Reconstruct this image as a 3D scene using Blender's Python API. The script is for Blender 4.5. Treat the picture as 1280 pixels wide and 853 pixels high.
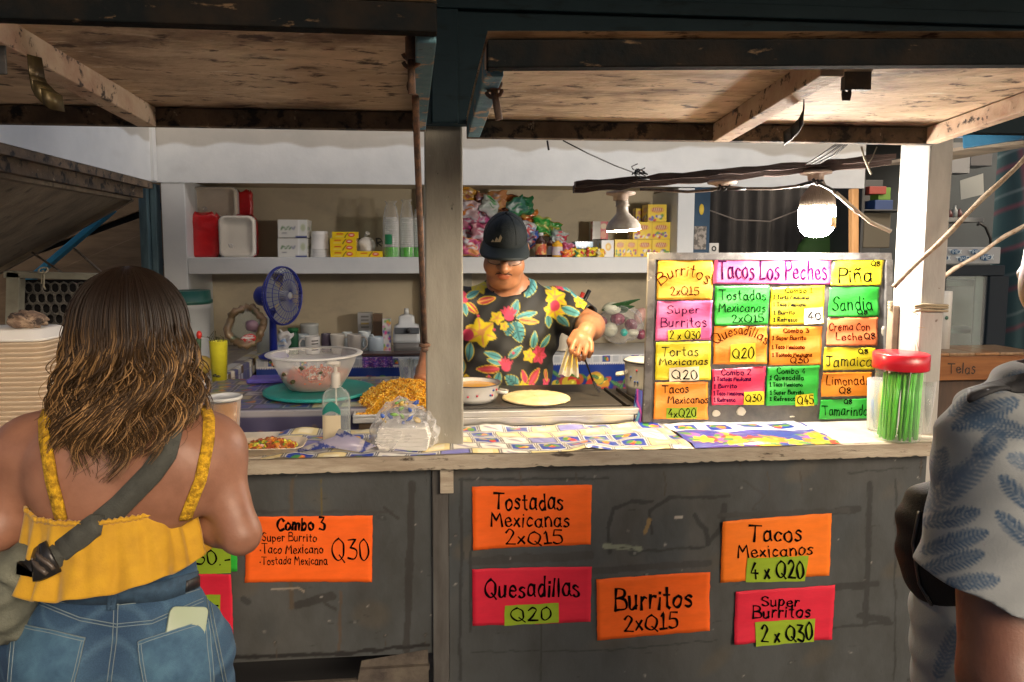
import bpy, math, random
import numpy as np
from mathutils import Vector, Matrix, Euler
from mathutils.bvhtree import BVHTree

for o in list(bpy.data.objects):
    bpy.data.objects.remove(o)
random.seed(7)
NR = np.random.default_rng(7)
SC = bpy.context.scene
COL = SC.collection
RAD = math.radians

# ------------------------------------------------------------------ camera
CAM_LOC = np.array([0.0, -2.0, 1.68])
YAW, PIT, SHX, SHY = RAD(5), RAD(5), 0.029, -0.029
cd = bpy.data.cameras.new('camera')
cd.lens = 24.0
cd.sensor_width = 36.0
cd.shift_x = SHX
cd.shift_y = SHY
cd.clip_start = 0.05
cd.clip_end = 300
cam = bpy.data.objects.new('camera', cd)
cam.location = CAM_LOC
cam.rotation_euler = (RAD(90) - PIT, 0, -YAW)
COL.objects.link(cam)
SC.camera = cam

# ------------------------------------------------------------------ light
SUN_EL, SUN_AZ = 27.0, 152.0          # low soft street light from behind the viewer, to the right
w = bpy.data.worlds.new('World')
SC.world = w
w.use_nodes = True
nt = w.node_tree
sky = nt.nodes.new('ShaderNodeTexSky')
sky.sky_type = 'NISHITA'
sky.sun_disc = False
sky.sun_elevation = RAD(SUN_EL)
sky.sun_rotation = RAD(SUN_AZ)
sky.ozone_density = 0.0
sky.dust_density = 6.0
sky.air_density = 0.6
bgn = nt.nodes['Background']
wt = nt.nodes.new('ShaderNodeMix'); wt.data_type = 'RGBA'; wt.blend_type = 'MULTIPLY'; wt.inputs[0].default_value = 1.0   # warm tint over the sky colour
wt.inputs[7].default_value = (1.0, 0.97, 0.92, 1)
nt.links.new(sky.outputs[0], wt.inputs[6]); nt.links.new(wt.outputs[2], bgn.inputs[0])
bgn.inputs[1].default_value = 0.105
sl = bpy.data.lights.new('sun', 'SUN')
sl.energy = 0.19
sl.angle = RAD(28)
sl.color = (1.0, 0.84, 0.66)
so = bpy.data.objects.new('sun', sl)
a_, e_ = RAD(SUN_AZ), RAD(SUN_EL)
sdir = Vector((math.sin(a_) * math.cos(e_), math.cos(a_) * math.cos(e_), math.sin(e_)))
so.rotation_euler = sdir.to_track_quat('Z', 'Y').to_euler()
so.location = sdir * 12
COL.objects.link(so)
BULB_POWER = 150.0
FLOOD_POWER = 130.0
SC.view_settings.view_transform = 'Standard'
SC.view_settings.look = 'None'
SC.view_settings.exposure = 1.28
SC.view_settings.gamma = 1.0
SC.view_settings.use_curve_mapping = False
SC.cycles.max_bounces = 8
SC.cycles.transparent_max_bounces = 24
SC.cycles.sample_clamp_indirect = 6.0

# ------------------------------------------------------------------ picture <-> place
FPX = 1280 * 24 / 36.0
cF = np.array([math.sin(YAW) * math.cos(PIT), math.cos(YAW) * math.cos(PIT), -math.sin(PIT)])
cR = np.array([math.cos(YAW), -math.sin(YAW), 0.0])
cU = np.cross(cR, cF)
def ray(px, py):
    return cF + cR * ((px - 640 + SHX * 1280) / FPX) - cU * ((py - 426.5 - SHY * 1280) / FPX)
def P(px, py, Y):
    d = ray(px, py); return Vector(CAM_LOC + d * ((Y - CAM_LOC[1]) / d[1]))
def PZ(px, py, Z):
    d = ray(px, py); return Vector(CAM_LOC + d * ((Z - CAM_LOC[2]) / d[2]))
def PX(px, py, X):
    d = ray(px, py); return Vector(CAM_LOC + d * ((X - CAM_LOC[0]) / d[0]))
def PP(px, py, pt, n):
    d = ray(px, py); n = np.array(n)
    return Vector(CAM_LOC + d * (((np.array(pt) - CAM_LOC) @ n) / (d @ n)))
def V(*a): return Vector(a)

# ------------------------------------------------------------------ colour
def lin1(c): return c / 12.92 if c <= 0.04045 else ((c + 0.055) / 1.055) ** 2.4
def hx(s):
    s = s.lstrip('#')
    return tuple(lin1(int(s[i:i + 2], 16) / 255) for i in (0, 2, 4))

# ------------------------------------------------------------------ materials
def _mix(nt, a, b, fac, typ='MIX'):
    n = nt.nodes.new('ShaderNodeMix'); n.data_type = 'RGBA'; n.blend_type = typ
    for sock, v in ((n.inputs[6], a), (n.inputs[7], b)):
        if isinstance(v, tuple): sock.default_value = (*v[:3], 1)
        else: nt.links.new(v, sock)
    if isinstance(fac, (int, float)): n.inputs[0].default_value = fac
    else: nt.links.new(fac, n.inputs[0])
    return n.outputs[2]
def _noise(nt, scale, detail=6, rough=0.6, stretch=(1, 1, 1), dist=0.0, off=(0, 0, 0)):
    tc = nt.nodes.new('ShaderNodeTexCoord')
    mp = nt.nodes.new('ShaderNodeMapping')
    mp.inputs['Scale'].default_value = stretch
    mp.inputs['Location'].default_value = off
    nt.links.new(tc.outputs['Object'], mp.inputs['Vector'])
    n = nt.nodes.new('ShaderNodeTexNoise')
    n.inputs['Scale'].default_value = scale
    n.inputs['Detail'].default_value = detail
    n.inputs['Roughness'].default_value = rough
    n.inputs['Distortion'].default_value = dist
    nt.links.new(mp.outputs[0], n.inputs['Vector'])
    return n.outputs['Fac']
def _ramp(nt, fac, lo, hi):
    r = nt.nodes.new('ShaderNodeMapRange')
    r.inputs[1].default_value = lo; r.inputs[2].default_value = hi
    r.clamp = True
    nt.links.new(fac, r.inputs[0])
    return r.outputs[0]
MATS = {}
def mat(name, col=None, rough=0.6, col2=None, scale=8, stretch=(1, 1, 1), lo=0.35, hi=0.65, detail=6,
        spots=None, bump=0.0, bscale=None, metal=0.0, coat=0.0, attr=None, emit=None, spec=0.5, sss=0.0, sheen=0.0, bstretch=None):
    """spots: list of (colour, scale, lo, hi, stretch) painted over the base"""
    if name in MATS: return MATS[name]
    m = bpy.data.materials.new(name); m.use_nodes = True; MATS[name] = m
    nt = m.node_tree; b = nt.nodes['Principled BSDF']
    c = None
    if attr:
        a = nt.nodes.new('ShaderNodeAttribute'); a.attribute_name = attr; c = a.outputs['Color']
        if col2:
            n = _ramp(nt, _noise(nt, scale, detail, 0.6, stretch), lo, hi)
            c = _mix(nt, c, col2, n, 'MULTIPLY')
    else:
        c = (*col, 1) if not isinstance(col, str) else (*hx(col), 1)
        if col2:
            n = _ramp(nt, _noise(nt, scale, detail, 0.6, stretch), lo, hi)
            c = _mix(nt, c, col2, n)
    for k, (sc_, s_, l_, h_, st_) in enumerate(spots or []):
        n = _ramp(nt, _noise(nt, s_, 8, 0.65, st_, 0.3, (3.1 * k, 1.7, 5.3)), l_, h_)
        c = _mix(nt, c, sc_, n)
    if isinstance(c, tuple): b.inputs['Base Color'].default_value = c
    else: nt.links.new(c, b.inputs['Base Color'])
    b.inputs['Roughness'].default_value = rough
    b.inputs['Metallic'].default_value = metal
    b.inputs['Specular IOR Level'].default_value = spec
    b.inputs['Coat Weight'].default_value = coat
    b.inputs['Coat Roughness'].default_value = 0.12
    b.inputs['Sheen Weight'].default_value = sheen
    if sss:
        b.inputs['Subsurface Weight'].default_value = sss
        b.inputs['Subsurface Radius'].default_value = (0.012, 0.005, 0.003)
        b.inputs['Subsurface Scale'].default_value = 0.6
    if bump:
        bn = nt.nodes.new('ShaderNodeBump')
        bn.inputs['Strength'].default_value = bump
        bn.inputs['Distance'].default_value = 0.01
        nt.links.new(_noise(nt, bscale or scale * 3, 5, 0.6, bstretch or stretch), bn.inputs['Height'])
        nt.links.new(bn.outputs[0], b.inputs['Normal'])
    if emit:
        b.inputs['Emission Color'].default_value = (*emit[0], 1)
        b.inputs['Emission Strength'].default_value = emit[1]
    return m
def clear(name, tint=(1, 1, 1), base=0.12, rim=0.5, rough=0.08, body=(0.9, 0.9, 0.9)):
    """thin clear plastic: see-through, with gloss and a little milky body"""
    if name in MATS: return MATS[name]
    m = bpy.data.materials.new(name); m.use_nodes = True; MATS[name] = m
    nt = m.node_tree; b = nt.nodes['Principled BSDF']; out = nt.nodes['Material Output']
    b.inputs['Base Color'].default_value = (*body, 1)
    b.inputs['Roughness'].default_value = rough
    t = nt.nodes.new('ShaderNodeBsdfTransparent'); t.inputs[0].default_value = (*tint, 1)
    lw = nt.nodes.new('ShaderNodeLayerWeight'); lw.inputs[0].default_value = 0.35
    mr = nt.nodes.new('ShaderNodeMapRange')
    mr.inputs[3].default_value = base; mr.inputs[4].default_value = rim
    nt.links.new(lw.outputs['Facing'], mr.inputs[0])
    mx = nt.nodes.new('ShaderNodeMixShader')
    nt.links.new(mr.outputs[0], mx.inputs[0]); nt.links.new(t.outputs[0], mx.inputs[1]); nt.links.new(b.outputs[0], mx.inputs[2])
    nt.links.new(mx.outputs[0], out.inputs[0])
    return m

# ------------------------------------------------------------------ objects
OFF = {}
def tag(o, label=None, cat=None, group=None, kind=None):
    if label: o['label'] = label
    if cat: o['category'] = cat
    if group: o['group'] = group
    if kind: o['kind'] = kind
    return o
def thing(name, label, cat, loc, group=None):
    o = bpy.data.objects.new(name, None); COL.objects.link(o)
    o.empty_display_size = 0.05
    o.location = loc
    OFF[o.name] = Vector(loc)
    return tag(o, label, cat, group)
def dup(root, loc, rotz=0.0, label=None, rot=None):
    r = root.copy(); COL.objects.link(r); r.location = loc
    if rot: r.rotation_euler = rot
    else: r.rotation_euler = (0, 0, rotz)
    if label: r['label'] = label
    OFF[r.name] = Vector(loc)
    def rec(src, dst):
        for ch in list(src.children):
            c = ch.copy(); COL.objects.link(c); c.parent = dst; rec(ch, c)
    rec(root, r)
    return r

class MB:
    def __init__(s): s.v = []; s.f = []; s.m = []; s.s = []; s.col = None
    def add(s, vs, fs, smooth=False, mi=0):
        n = len(s.v); s.v += [tuple(p) for p in vs]
        for q in fs: s.f.append([i + n for i in q]); s.m.append(mi); s.s.append(smooth)
        return s
    def hexa(s, p, mi=0):
        return s.add(p, [(0, 3, 2, 1), (4, 5, 6, 7), (0, 1, 5, 4), (1, 2, 6, 5), (2, 3, 7, 6), (3, 0, 4, 7)], False, mi)
    def box(s, lo, hi, mi=0, R=None, c=None):
        x0, y0, z0 = lo; x1, y1, z1 = hi
        p = [Vector(q) for q in ((x0, y0, z0), (x1, y0, z0), (x1, y1, z0), (x0, y1, z0), (x0, y0, z1), (x1, y0, z1), (x1, y1, z1), (x0, y1, z1))]
        if R is not None:
            c = Vector(c if c is not None else ((x0 + x1) / 2, (y0 + y1) / 2, (z0 + z1) / 2))
            p = [R @ (q - c) + c for q in p]
        return s.hexa(p, mi)
    def cbox(s, c, d, mi=0, R=None):
        return s.box([c[i] - d[i] / 2 for i in range(3)], [c[i] + d[i] / 2 for i in range(3)], mi, R)
    def beam(s, a, b, w, h, up=(0, 0, 1), mi=0):
        a, b = Vector(a), Vector(b); d = (b - a).normalized(); u = Vector(up)
        x = d.cross(u).normalized() * (w / 2); u = x.cross(d).normalized() * (h / 2)
        return s.hexa([a - x - u, a + x - u, b + x - u, b - x - u, a - x + u, a + x + u, b + x + u, b - x + u], mi)
    def tube(s, pts, r, n=8, caps=True, mi=0, smooth=True, flat=None):
        pts = [Vector(p) for p in pts]; k = len(pts)
        rs = r if isinstance(r, (list, tuple)) else [r] * k
        ref = None; vs = []
        for i in range(k):
            t = (pts[min(i + 1, k - 1)] - pts[max(i - 1, 0)])
            t = t.normalized() if t.length > 1e-9 else Vector((0, 0, 1))
            if ref is None:
                ref = Vector((0, 0, 1)) if abs(t.z) < 0.9 else Vector((1, 0, 0))
            x = (ref - t * ref.dot(t)).normalized(); ref = x; y = t.cross(x)
            for j in range(n):
                a = 2 * math.pi * j / n
                vs.append(pts[i] + (x * math.cos(a) + y * math.sin(a)) * rs[i])
        fs = [(i * n + j, i * n + (j + 1) % n, (i + 1) * n + (j + 1) % n, (i + 1) * n + j) for i in range(k - 1) for j in range(n)]
        s.add(vs, fs, smooth, mi)
        if caps:
            m = len(s.v) - k * n
            s.f.append([m + j for j in range(n)][::-1]); s.m.append(mi); s.s.append(False)
            s.f.append([m + (k - 1) * n + j for j in range(n)]); s.m.append(mi); s.s.append(False)
        return s
    def lathe(s, prof, c, n=32, R=None, mi=0, smooth=True, sx=1.0, sy=1.0, wob=0.0):
        c = Vector(c); vs = []
        for (r, z) in prof:
            for j in range(n):
                a = 2 * math.pi * j / n
                q = Vector((r * math.cos(a) * sx, r * math.sin(a) * sy, z))
                if wob: q += Vector((random.uniform(-wob, wob), random.uniform(-wob, wob), random.uniform(-wob, wob)))
                vs.append(c + (R @ q if R is not None else q))
        k = len(prof)
        fs = [(i * n + j, i * n + (j + 1) % n, (i + 1) * n + (j + 1) % n, (i + 1) * n + j) for i in range(k - 1) for j in range(n)]
        return s.add(vs, fs, smooth, mi)
    def ball(s, c, r, nu=16, nv=10, R=None, amp=0.0, seed=0, mi=0, smooth=True, fr=3.0):
        if not isinstance(r, (tuple, list)): r = (r, r, r)
        c = Vector(c); vs = []; rr = random.Random(seed)
        ph = [(rr.uniform(0.6, 1.4) * fr, rr.uniform(0.6, 1.4) * fr, rr.uniform(0, 6.3)) for _ in range(5)]
        for i in range(nv + 1):
            th = math.pi * i / nv
            for j in range(nu):
                a = 2 * math.pi * j / nu
                d = Vector((math.sin(th) * math.cos(a), math.sin(th) * math.sin(a), math.cos(th)))
                k = 1.0
                if amp:
                    for (p, q, o) in ph: k += amp / 3 * math.sin(p * d.x + q * d.y * 1.3 + p * d.z * 0.9 + o)
                q = Vector((d.x * r[0], d.y * r[1], d.z * r[2])) * k
                vs.append(c + (R @ q if R is not None else q))
        fs = [(i * nu + j, (i + 1) * nu + j, (i + 1) * nu + (j + 1) % nu, i * nu + (j + 1) % nu) for i in range(nv) for j in range(nu)]
        return s.add(vs, fs, smooth, mi)
    def grid(s, nu, nv, fn, smooth=True, mi=0):
        vs = [fn(i / nu, j / nv) for j in range(nv + 1) for i in range(nu + 1)]
        fs = [(j * (nu + 1) + i, j * (nu + 1) + i + 1, (j + 1) * (nu + 1) + i + 1, (j + 1) * (nu + 1) + i) for j in range(nv) for i in range(nu)]
        return s.add(vs, fs, smooth, mi)
    def poly(s, pts, ext=None, mi=0):
        n = len(pts); pts = [Vector(p) for p in pts]
        if ext is None: return s.add(pts, [tuple(range(n))], False, mi)
        e = Vector(ext)
        return s.add(pts + [p + e for p in pts], [tuple(range(n))[::-1], tuple(range(n, 2 * n))] + [(i, (i + 1) % n, n + (i + 1) % n, n + i) for i in range(n)], False, mi)
    def build(s, name, mats, parent=None, label=None, cat=None, group=None, kind=None, loc=None, bevel=0.0, solid=0.0, subd=0, cols=None):
        if not isinstance(mats, (list, tuple)): mats = [mats]
        off = OFF.get(parent.name, Vector()) if parent is not None else (Vector(loc) if loc is not None else Vector())
        me = bpy.data.meshes.new(name)
        me.from_pydata([(p[0] - off.x, p[1] - off.y, p[2] - off.z) for p in s.v], [], s.f)
        me.polygons.foreach_set('material_index', s.m)
        me.polygons.foreach_set('use_smooth', s.s)
        for m in mats: me.materials.append(m)
        if cols is not None: set_cols(me, cols)
        me.validate(); me.update()
        o = bpy.data.objects.new(name, me); COL.objects.link(o)
        if parent is not None: o.parent = parent
        else: o.location = off
        OFF[o.name] = off
        if bevel:
            b = o.modifiers.new('bevel', 'BEVEL'); b.width = bevel; b.segments = 2; b.limit_method = 'ANGLE'; b.angle_limit = RAD(40)
        if solid:
            b = o.modifiers.new('solid', 'SOLIDIFY'); b.thickness = solid
        if subd:
            b = o.modifiers.new('subd', 'SUBSURF'); b.levels = subd; b.render_levels = subd
        return tag(o, label, cat, group, kind)
def set_cols(me, cols):
    a = me.color_attributes.new('Col', 'FLOAT_COLOR', 'POINT')
    c = np.ones((len(me.vertices), 4), dtype=np.float32); c[:, :3] = cols
    a.data.foreach_set('color', c.ravel())
def mesh_np(name, v, f, mats, parent=None, loc=None, cols=None, smooth=True, **k):
    off = OFF.get(parent.name, Vector()) if parent is not None else (Vector(loc) if loc is not None else Vector())
    me = bpy.data.meshes.new(name)
    v = np.asarray(v, dtype=np.float64) - np.array(off)
    me.from_pydata(v.tolist(), [], np.asarray(f).tolist())
    me.polygons.foreach_set('use_smooth', [smooth] * len(me.polygons))
    me.materials.append(mats)
    if cols is not None: set_cols(me, cols)
    me.update()
    o = bpy.data.objects.new(name, me); COL.objects.link(o)
    if parent is not None: o.parent = parent
    else: o.location = off
    OFF[o.name] = off
    return tag(o, k.get('label'), k.get('cat'), k.get('group'), k.get('kind'))

# ------------------------------------------------------------------ pigment painter (patterns printed on cloth, packs, signs)
class Paint:
    def __init__(s, u, v, base, e=1.0):
        s.u = np.asarray(u, float); s.v = np.asarray(v, float); s.e = e
        s.c = np.tile(np.array(hx(base) if isinstance(base, str) else base, float), (s.u.size, 1))
    def put(s, m, col):
        col = np.array(hx(col) if isinstance(col, str) else col); m = np.clip(m, 0, 1)[:, None]
        s.c = s.c * (1 - m) + col * m
    def _l(s, cu, cv, ang):
        a = RAD(ang); du, dv = s.u - cu, s.v - cv
        return du * math.cos(a) + dv * math.sin(a), -du * math.sin(a) + dv * math.cos(a)
    def ell(s, cu, cv, a, b, ang, col):
        x, y = s._l(cu, cv, ang); r = np.sqrt((x / a) ** 2 + (y / b) ** 2)
        s.put((1 - r) * min(a, b) / s.e + 0.5, col)
    def rect(s, u0, v0, u1, v1, col):
        d = np.minimum(np.minimum(s.u - u0, u1 - s.u), np.minimum(s.v - v0, v1 - s.v)); s.put(d / s.e + 0.5, col)
    def rrect(s, cu, cv, a, b, ang, col):
        x, y = s._l(cu, cv, ang); s.put(np.minimum(a - abs(x), b - abs(y)) / s.e + 0.5, col)
    def leaf(s, u0, v0, u1, v1, wd, col, vein=None, edge=None):
        L = math.hypot(u1 - u0, v1 - v0); ang = math.degrees(math.atan2(v1 - v0, u1 - u0))
        x, y = s._l(u0, v0, ang); t = np.clip(x / L, 0, 1)
        h = wd * np.clip(np.sin(np.pi * t ** 0.8), 0, 1) ** 0.8
        ins = np.where((x > 0) & (x < L), h - abs(y), -9.0)
        if edge: s.put((ins + 0.7) / s.e + 0.5, edge)
        s.put(ins / s.e + 0.5, col)
        if vein: s.put(np.where(ins > 0, wd * 0.28 * (1 - 0.7 * t) - abs(y), -9) / s.e + 0.5, vein)
    def line(s, pts, wd, col):
        for (a, b) in zip(pts[:-1], pts[1:]):
            L = max(1e-6, math.hypot(b[0] - a[0], b[1] - a[1])); ang = math.degrees(math.atan2(b[1] - a[1], b[0] - a[0]))
            x, y = s._l(a[0], a[1], ang); xx = np.clip(x, 0, L)
            s.put((wd / 2 - np.hypot(x - xx, y)) / s.e + 0.5, col)
    def star(s, cu, cv, r, n, col, ang=0, k=0.45, mid=None):
        x, y = s._l(cu, cv, ang); th = np.arctan2(y, x); R = r * (1 - k + k * np.abs(np.cos(n * th / 2)))
        s.put((R - np.hypot(x, y)) / s.e + 0.5, col)
        if mid: s.ell(cu, cv, r * 0.25, r * 0.25, 0, mid)
    def flower(s, cu, cv, r, n, col, ang=0, mid=None):
        for i in range(n):
            a = RAD(ang + 360 * i / n)
            s.leaf(cu, cv, cu + math.cos(a) * r, cv + math.sin(a) * r, r * 0.34, col)
        if mid: s.ell(cu, cv, r * 0.22, r * 0.22, 0, mid)
def canvas(nu, nv):
    u, v = np.meshgrid(np.linspace(0, 1, nu + 1), np.linspace(0, 1, nv + 1)); return u.ravel(), v.ravel()
def canvas_faces(nu, nv):
    i, j = np.meshgrid(np.arange(nu), np.arange(nv)); a = (j * (nu + 1) + i).ravel()
    return np.stack([a, a + 1, a + nu + 2, a + nu + 1], 1)
def vnoise(p, scale, seed=0):
    """cheap smooth noise from summed sines"""
    r = np.random.default_rng(seed); out = np.zeros(len(p))
    for k in range(6):
        d = r.normal(size=p.shape[1]); d /= np.linalg.norm(d)
        out += np.sin(p @ d * scale * r.uniform(0.6, 1.7) + r.uniform(0, 6.28))
    return out / 6

# ------------------------------------------------------------------ implicit bodies (one continuous surface each)
class SDF:
    def __init__(s, lo, hi, h):
        s.lo = np.array(lo, float); s.h = h
        s.n = np.ceil((np.array(hi) - s.lo) / h).astype(int) + 1
        s.D = np.full(s.n, 1.0, dtype=np.float32)
    def _sub(s, lo, hi):
        a = np.clip(np.floor((lo - s.lo) / s.h).astype(int), 0, s.n); b = np.clip(np.ceil((hi - s.lo) / s.h).astype(int) + 1, 0, s.n)
        sl = tuple(slice(a[i], b[i]) for i in range(3))
        ax = [(s.lo[i] + s.h * np.arange(a[i], b[i])).astype(np.float32) for i in range(3)]
        return sl, ax[0][:, None, None], ax[1][None, :, None], ax[2][None, None, :]
    def _comb(s, sl, d, k, op):
        D = s.D[sl]
        if D.size == 0: return
        if op == 'sub': d = -d; D = -D
        e = -D if op == 'sub' else D
        if op == 'sub':
            q = np.clip(0.5 - 0.5 * (d - e) / max(k, 1e-6), 0, 1) if k else (d > e).astype(np.float32)
            m = np.maximum(e, d) if not k else e * q + d * (1 - q) + k * q * (1 - q)
        else:
            q = np.clip(0.5 + 0.5 * (d - e) / max(k, 1e-6), 0, 1)
            m = d * (1 - q) + e * q - k * q * (1 - q) if k else np.minimum(e, d)
        s.D[sl] = m
    def cone(s, a, b, ra, rb, k=0.02, sq=None, op='add'):
        a = np.array(a, float); b = np.array(b, float); m = max(ra, rb) + k + 3 * s.h
        sl, X, Y, Z = s._sub(np.minimum(a, b) - m, np.maximum(a, b) + m)
        px, py, pz = X - a[0], Y - a[1], Z - a[2]; ba = b - a
        t = np.clip((px * ba[0] + py * ba[1] + pz * ba[2]) / max(1e-9, ba @ ba), 0, 1)
        px, py, pz = px - t * ba[0], py - t * ba[1], pz - t * ba[2]
        if sq is not None:
            n = np.array(sq[0], float); n /= np.linalg.norm(n); q = (px * n[0] + py * n[1] + pz * n[2]) * (sq[1] - 1)
            px, py, pz = px + q * n[0], py + q * n[1], pz + q * n[2]
        s._comb(sl, np.sqrt(px * px + py * py + pz * pz) - (ra + (rb - ra) * t), k, op); return s
    def ell(s, c, r, k=0.02, R=None, op='add'):
        c = np.array(c, float); m = max(r) + k + 3 * s.h
        sl, X, Y, Z = s._sub(c - m, c + m)
        px, py, pz = X - c[0], Y - c[1], Z - c[2]
        if R is not None:
            M = np.array(R.inverted() if hasattr(R, 'inverted') else R)
            px, py, pz = (M[0][0] * px + M[0][1] * py + M[0][2] * pz, M[1][0] * px + M[1][1] * py + M[1][2] * pz, M[2][0] * px + M[2][1] * py + M[2][2] * pz)
        k0 = np.sqrt((px / r[0]) ** 2 + (py / r[1]) ** 2 + (pz / r[2]) ** 2)
        k1 = np.sqrt((px / r[0] ** 2) ** 2 + (py / r[1] ** 2) ** 2 + (pz / r[2] ** 2) ** 2) + 1e-9
        s._comb(sl, k0 * (k0 - 1) / k1, k, op); return s
    def clip(s, p, n, soft=0.0):
        """keep the side the normal points away from"""
        n = np.array(n, float); n /= np.linalg.norm(n); _, X, Y, Z = s._sub(s.lo, s.lo + s.h * s.n)
        d = (X - p[0]) * n[0] + (Y - p[1]) * n[1] + (Z - p[2]) * n[2]
        d = d[:s.n[0], :s.n[1], :s.n[2]]
        s.D = np.maximum(s.D, d.astype(np.float32)); return s
    def wrinkle(s, fn):
        _, X, Y, Z = s._sub(s.lo, s.lo + s.h * s.n); s.D = s.D + fn(X, Y, Z)[:s.n[0], :s.n[1], :s.n[2]]; return s
    def mesh(s, relax=1):
        D = s.D; ins = D < 0; nx, ny, nz = D.shape
        cnt = np.zeros((nx - 1, ny - 1, nz - 1), np.uint8)
        for i in (0, 1):
            for j in (0, 1):
                for k in (0, 1): cnt += ins[i:nx - 1 + i, j:ny - 1 + j, k:nz - 1 + k]
        act = (cnt > 0) & (cnt < 8); cells = np.argwhere(act)
        idx = np.full(act.shape, -1, np.int64); idx[act] = np.arange(len(cells))
        cor = np.array([(i, j, k) for i in (0, 1) for j in (0, 1) for k in (0, 1)])
        val = np.stack([D[cells[:, 0] + c[0], cells[:, 1] + c[1], cells[:, 2] + c[2]] for c in cor], 1)
        pos = np.zeros((len(cells), 3)); num = np.zeros(len(cells))
        for a in range(8):
            for b in range(a + 1, 8):
                if np.abs(cor[a] - cor[b]).sum() != 1: continue
                x = (val[:, a] < 0) != (val[:, b] < 0)
                t = np.where(x, val[:, a] / np.where(x, val[:, a] - val[:, b], 1), 0)
                pos += x[:, None] * (cor[a] + t[:, None] * (cor[b] - cor[a])); num += x
        v = s.lo + s.h * (cells + pos / num[:, None])
        F = []
        for ax in range(3):
            o1, o2 = [(1, 2), (2, 0), (0, 1)][ax]
            A = np.moveaxis(ins, ax, 0); ch = A[:-1] != A[1:]; e = np.argwhere(np.moveaxis(ch, 0, ax))
            if not len(e): continue
            ok = np.all(e > 0, axis=1) & (e[:, o1] < act.shape[o1]) & (e[:, o2] < act.shape[o2]); e = e[ok]
            d1 = np.zeros(3, int); d1[o1] = 1; d2 = np.zeros(3, int); d2[o2] = 1
            q = [idx[tuple((e - x).T)] for x in (d1 + d2, d2, 0 * d1, d1)]
            q = np.stack(q, 1); fl = ~ins[tuple(e.T)]; q[fl] = q[fl][:, ::-1]
            F.append(q[np.all(q >= 0, axis=1)])
        f = np.concatenate(F)
        for _ in range(relax):
            acc = np.zeros_like(v); c = np.zeros(len(v))
            for a in range(4):
                b = f[:, (a + 1) % 4]; np.add.at(acc, f[:, a], v[b]); np.add.at(c, f[:, a], 1); np.add.at(acc, b, v[f[:, a]]); np.add.at(c, b, 1)
            v = v * 0.5 + 0.5 * acc / np.maximum(c, 1)[:, None]
        a, b, c, d = (v[f[:, i]] for i in range(4))
        if np.einsum('ij,ij->', a, np.cross(b, c)) + np.einsum('ij,ij->', a, np.cross(c, d)) < 0: f = f[:, ::-1]
        return v, f
def bvh_of(*parts):
    vs, fs = [], []
    for v, f in parts:
        n = len(vs); vs += [tuple(p) for p in v]; fs += [tuple(int(i) + n for i in q) for q in f]
    return BVHTree.FromPolygons(vs, fs)
def hit(bvh, px, py, off=0.0, lim=6.0):
    """the point of a surface seen at a place, lifted off along its normal"""
    d = Vector(ray(px, py)).normalized(); loc, n, i, dist = bvh.ray_cast(Vector(CAM_LOC), d, lim)
    if loc is None: return None, None
    if n.dot(d) > 0: n = -n
    return loc + n * off, n
def hitline(bvh, pts, off, step=4):
    out = []
    for (a, b) in zip(pts[:-1], pts[1:]):
        m = max(1, int(math.hypot(b[0] - a[0], b[1] - a[1]) / step))
        for i in range(m + (b is pts[-1])):
            t = i / m; q, n = hit(bvh, a[0] + (b[0] - a[0]) * t, a[1] + (b[1] - a[1]) * t, off)
            if q is not None: out.append((q, n))
    return out
def hitpatch(mb, bvh, quad, nu, nv, off, mi=0):
    """a cloth patch lying on a body, given by four corners"""
    vs = []; last = None
    for j in range(nv + 1):
        for i in range(nu + 1):
            u, v = i / nu, j / nv
            x = (1 - v) * ((1 - u) * quad[0][0] + u * quad[1][0]) + v * ((1 - u) * quad[3][0] + u * quad[2][0])
            y = (1 - v) * ((1 - u) * quad[0][1] + u * quad[1][1]) + v * ((1 - u) * quad[3][1] + u * quad[2][1])
            q, n = hit(bvh, x, y, off)
            if q is None: q = last
            last = q; vs.append(q)
    fs = [(j * (nu + 1) + i, j * (nu + 1) + i + 1, (j + 1) * (nu + 1) + i + 1, (j + 1) * (nu + 1) + i) for j in range(nv) for i in range(nu)]
    if any(p is None for p in vs): return mb
    return mb.add(vs, fs, True, mi)

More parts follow.
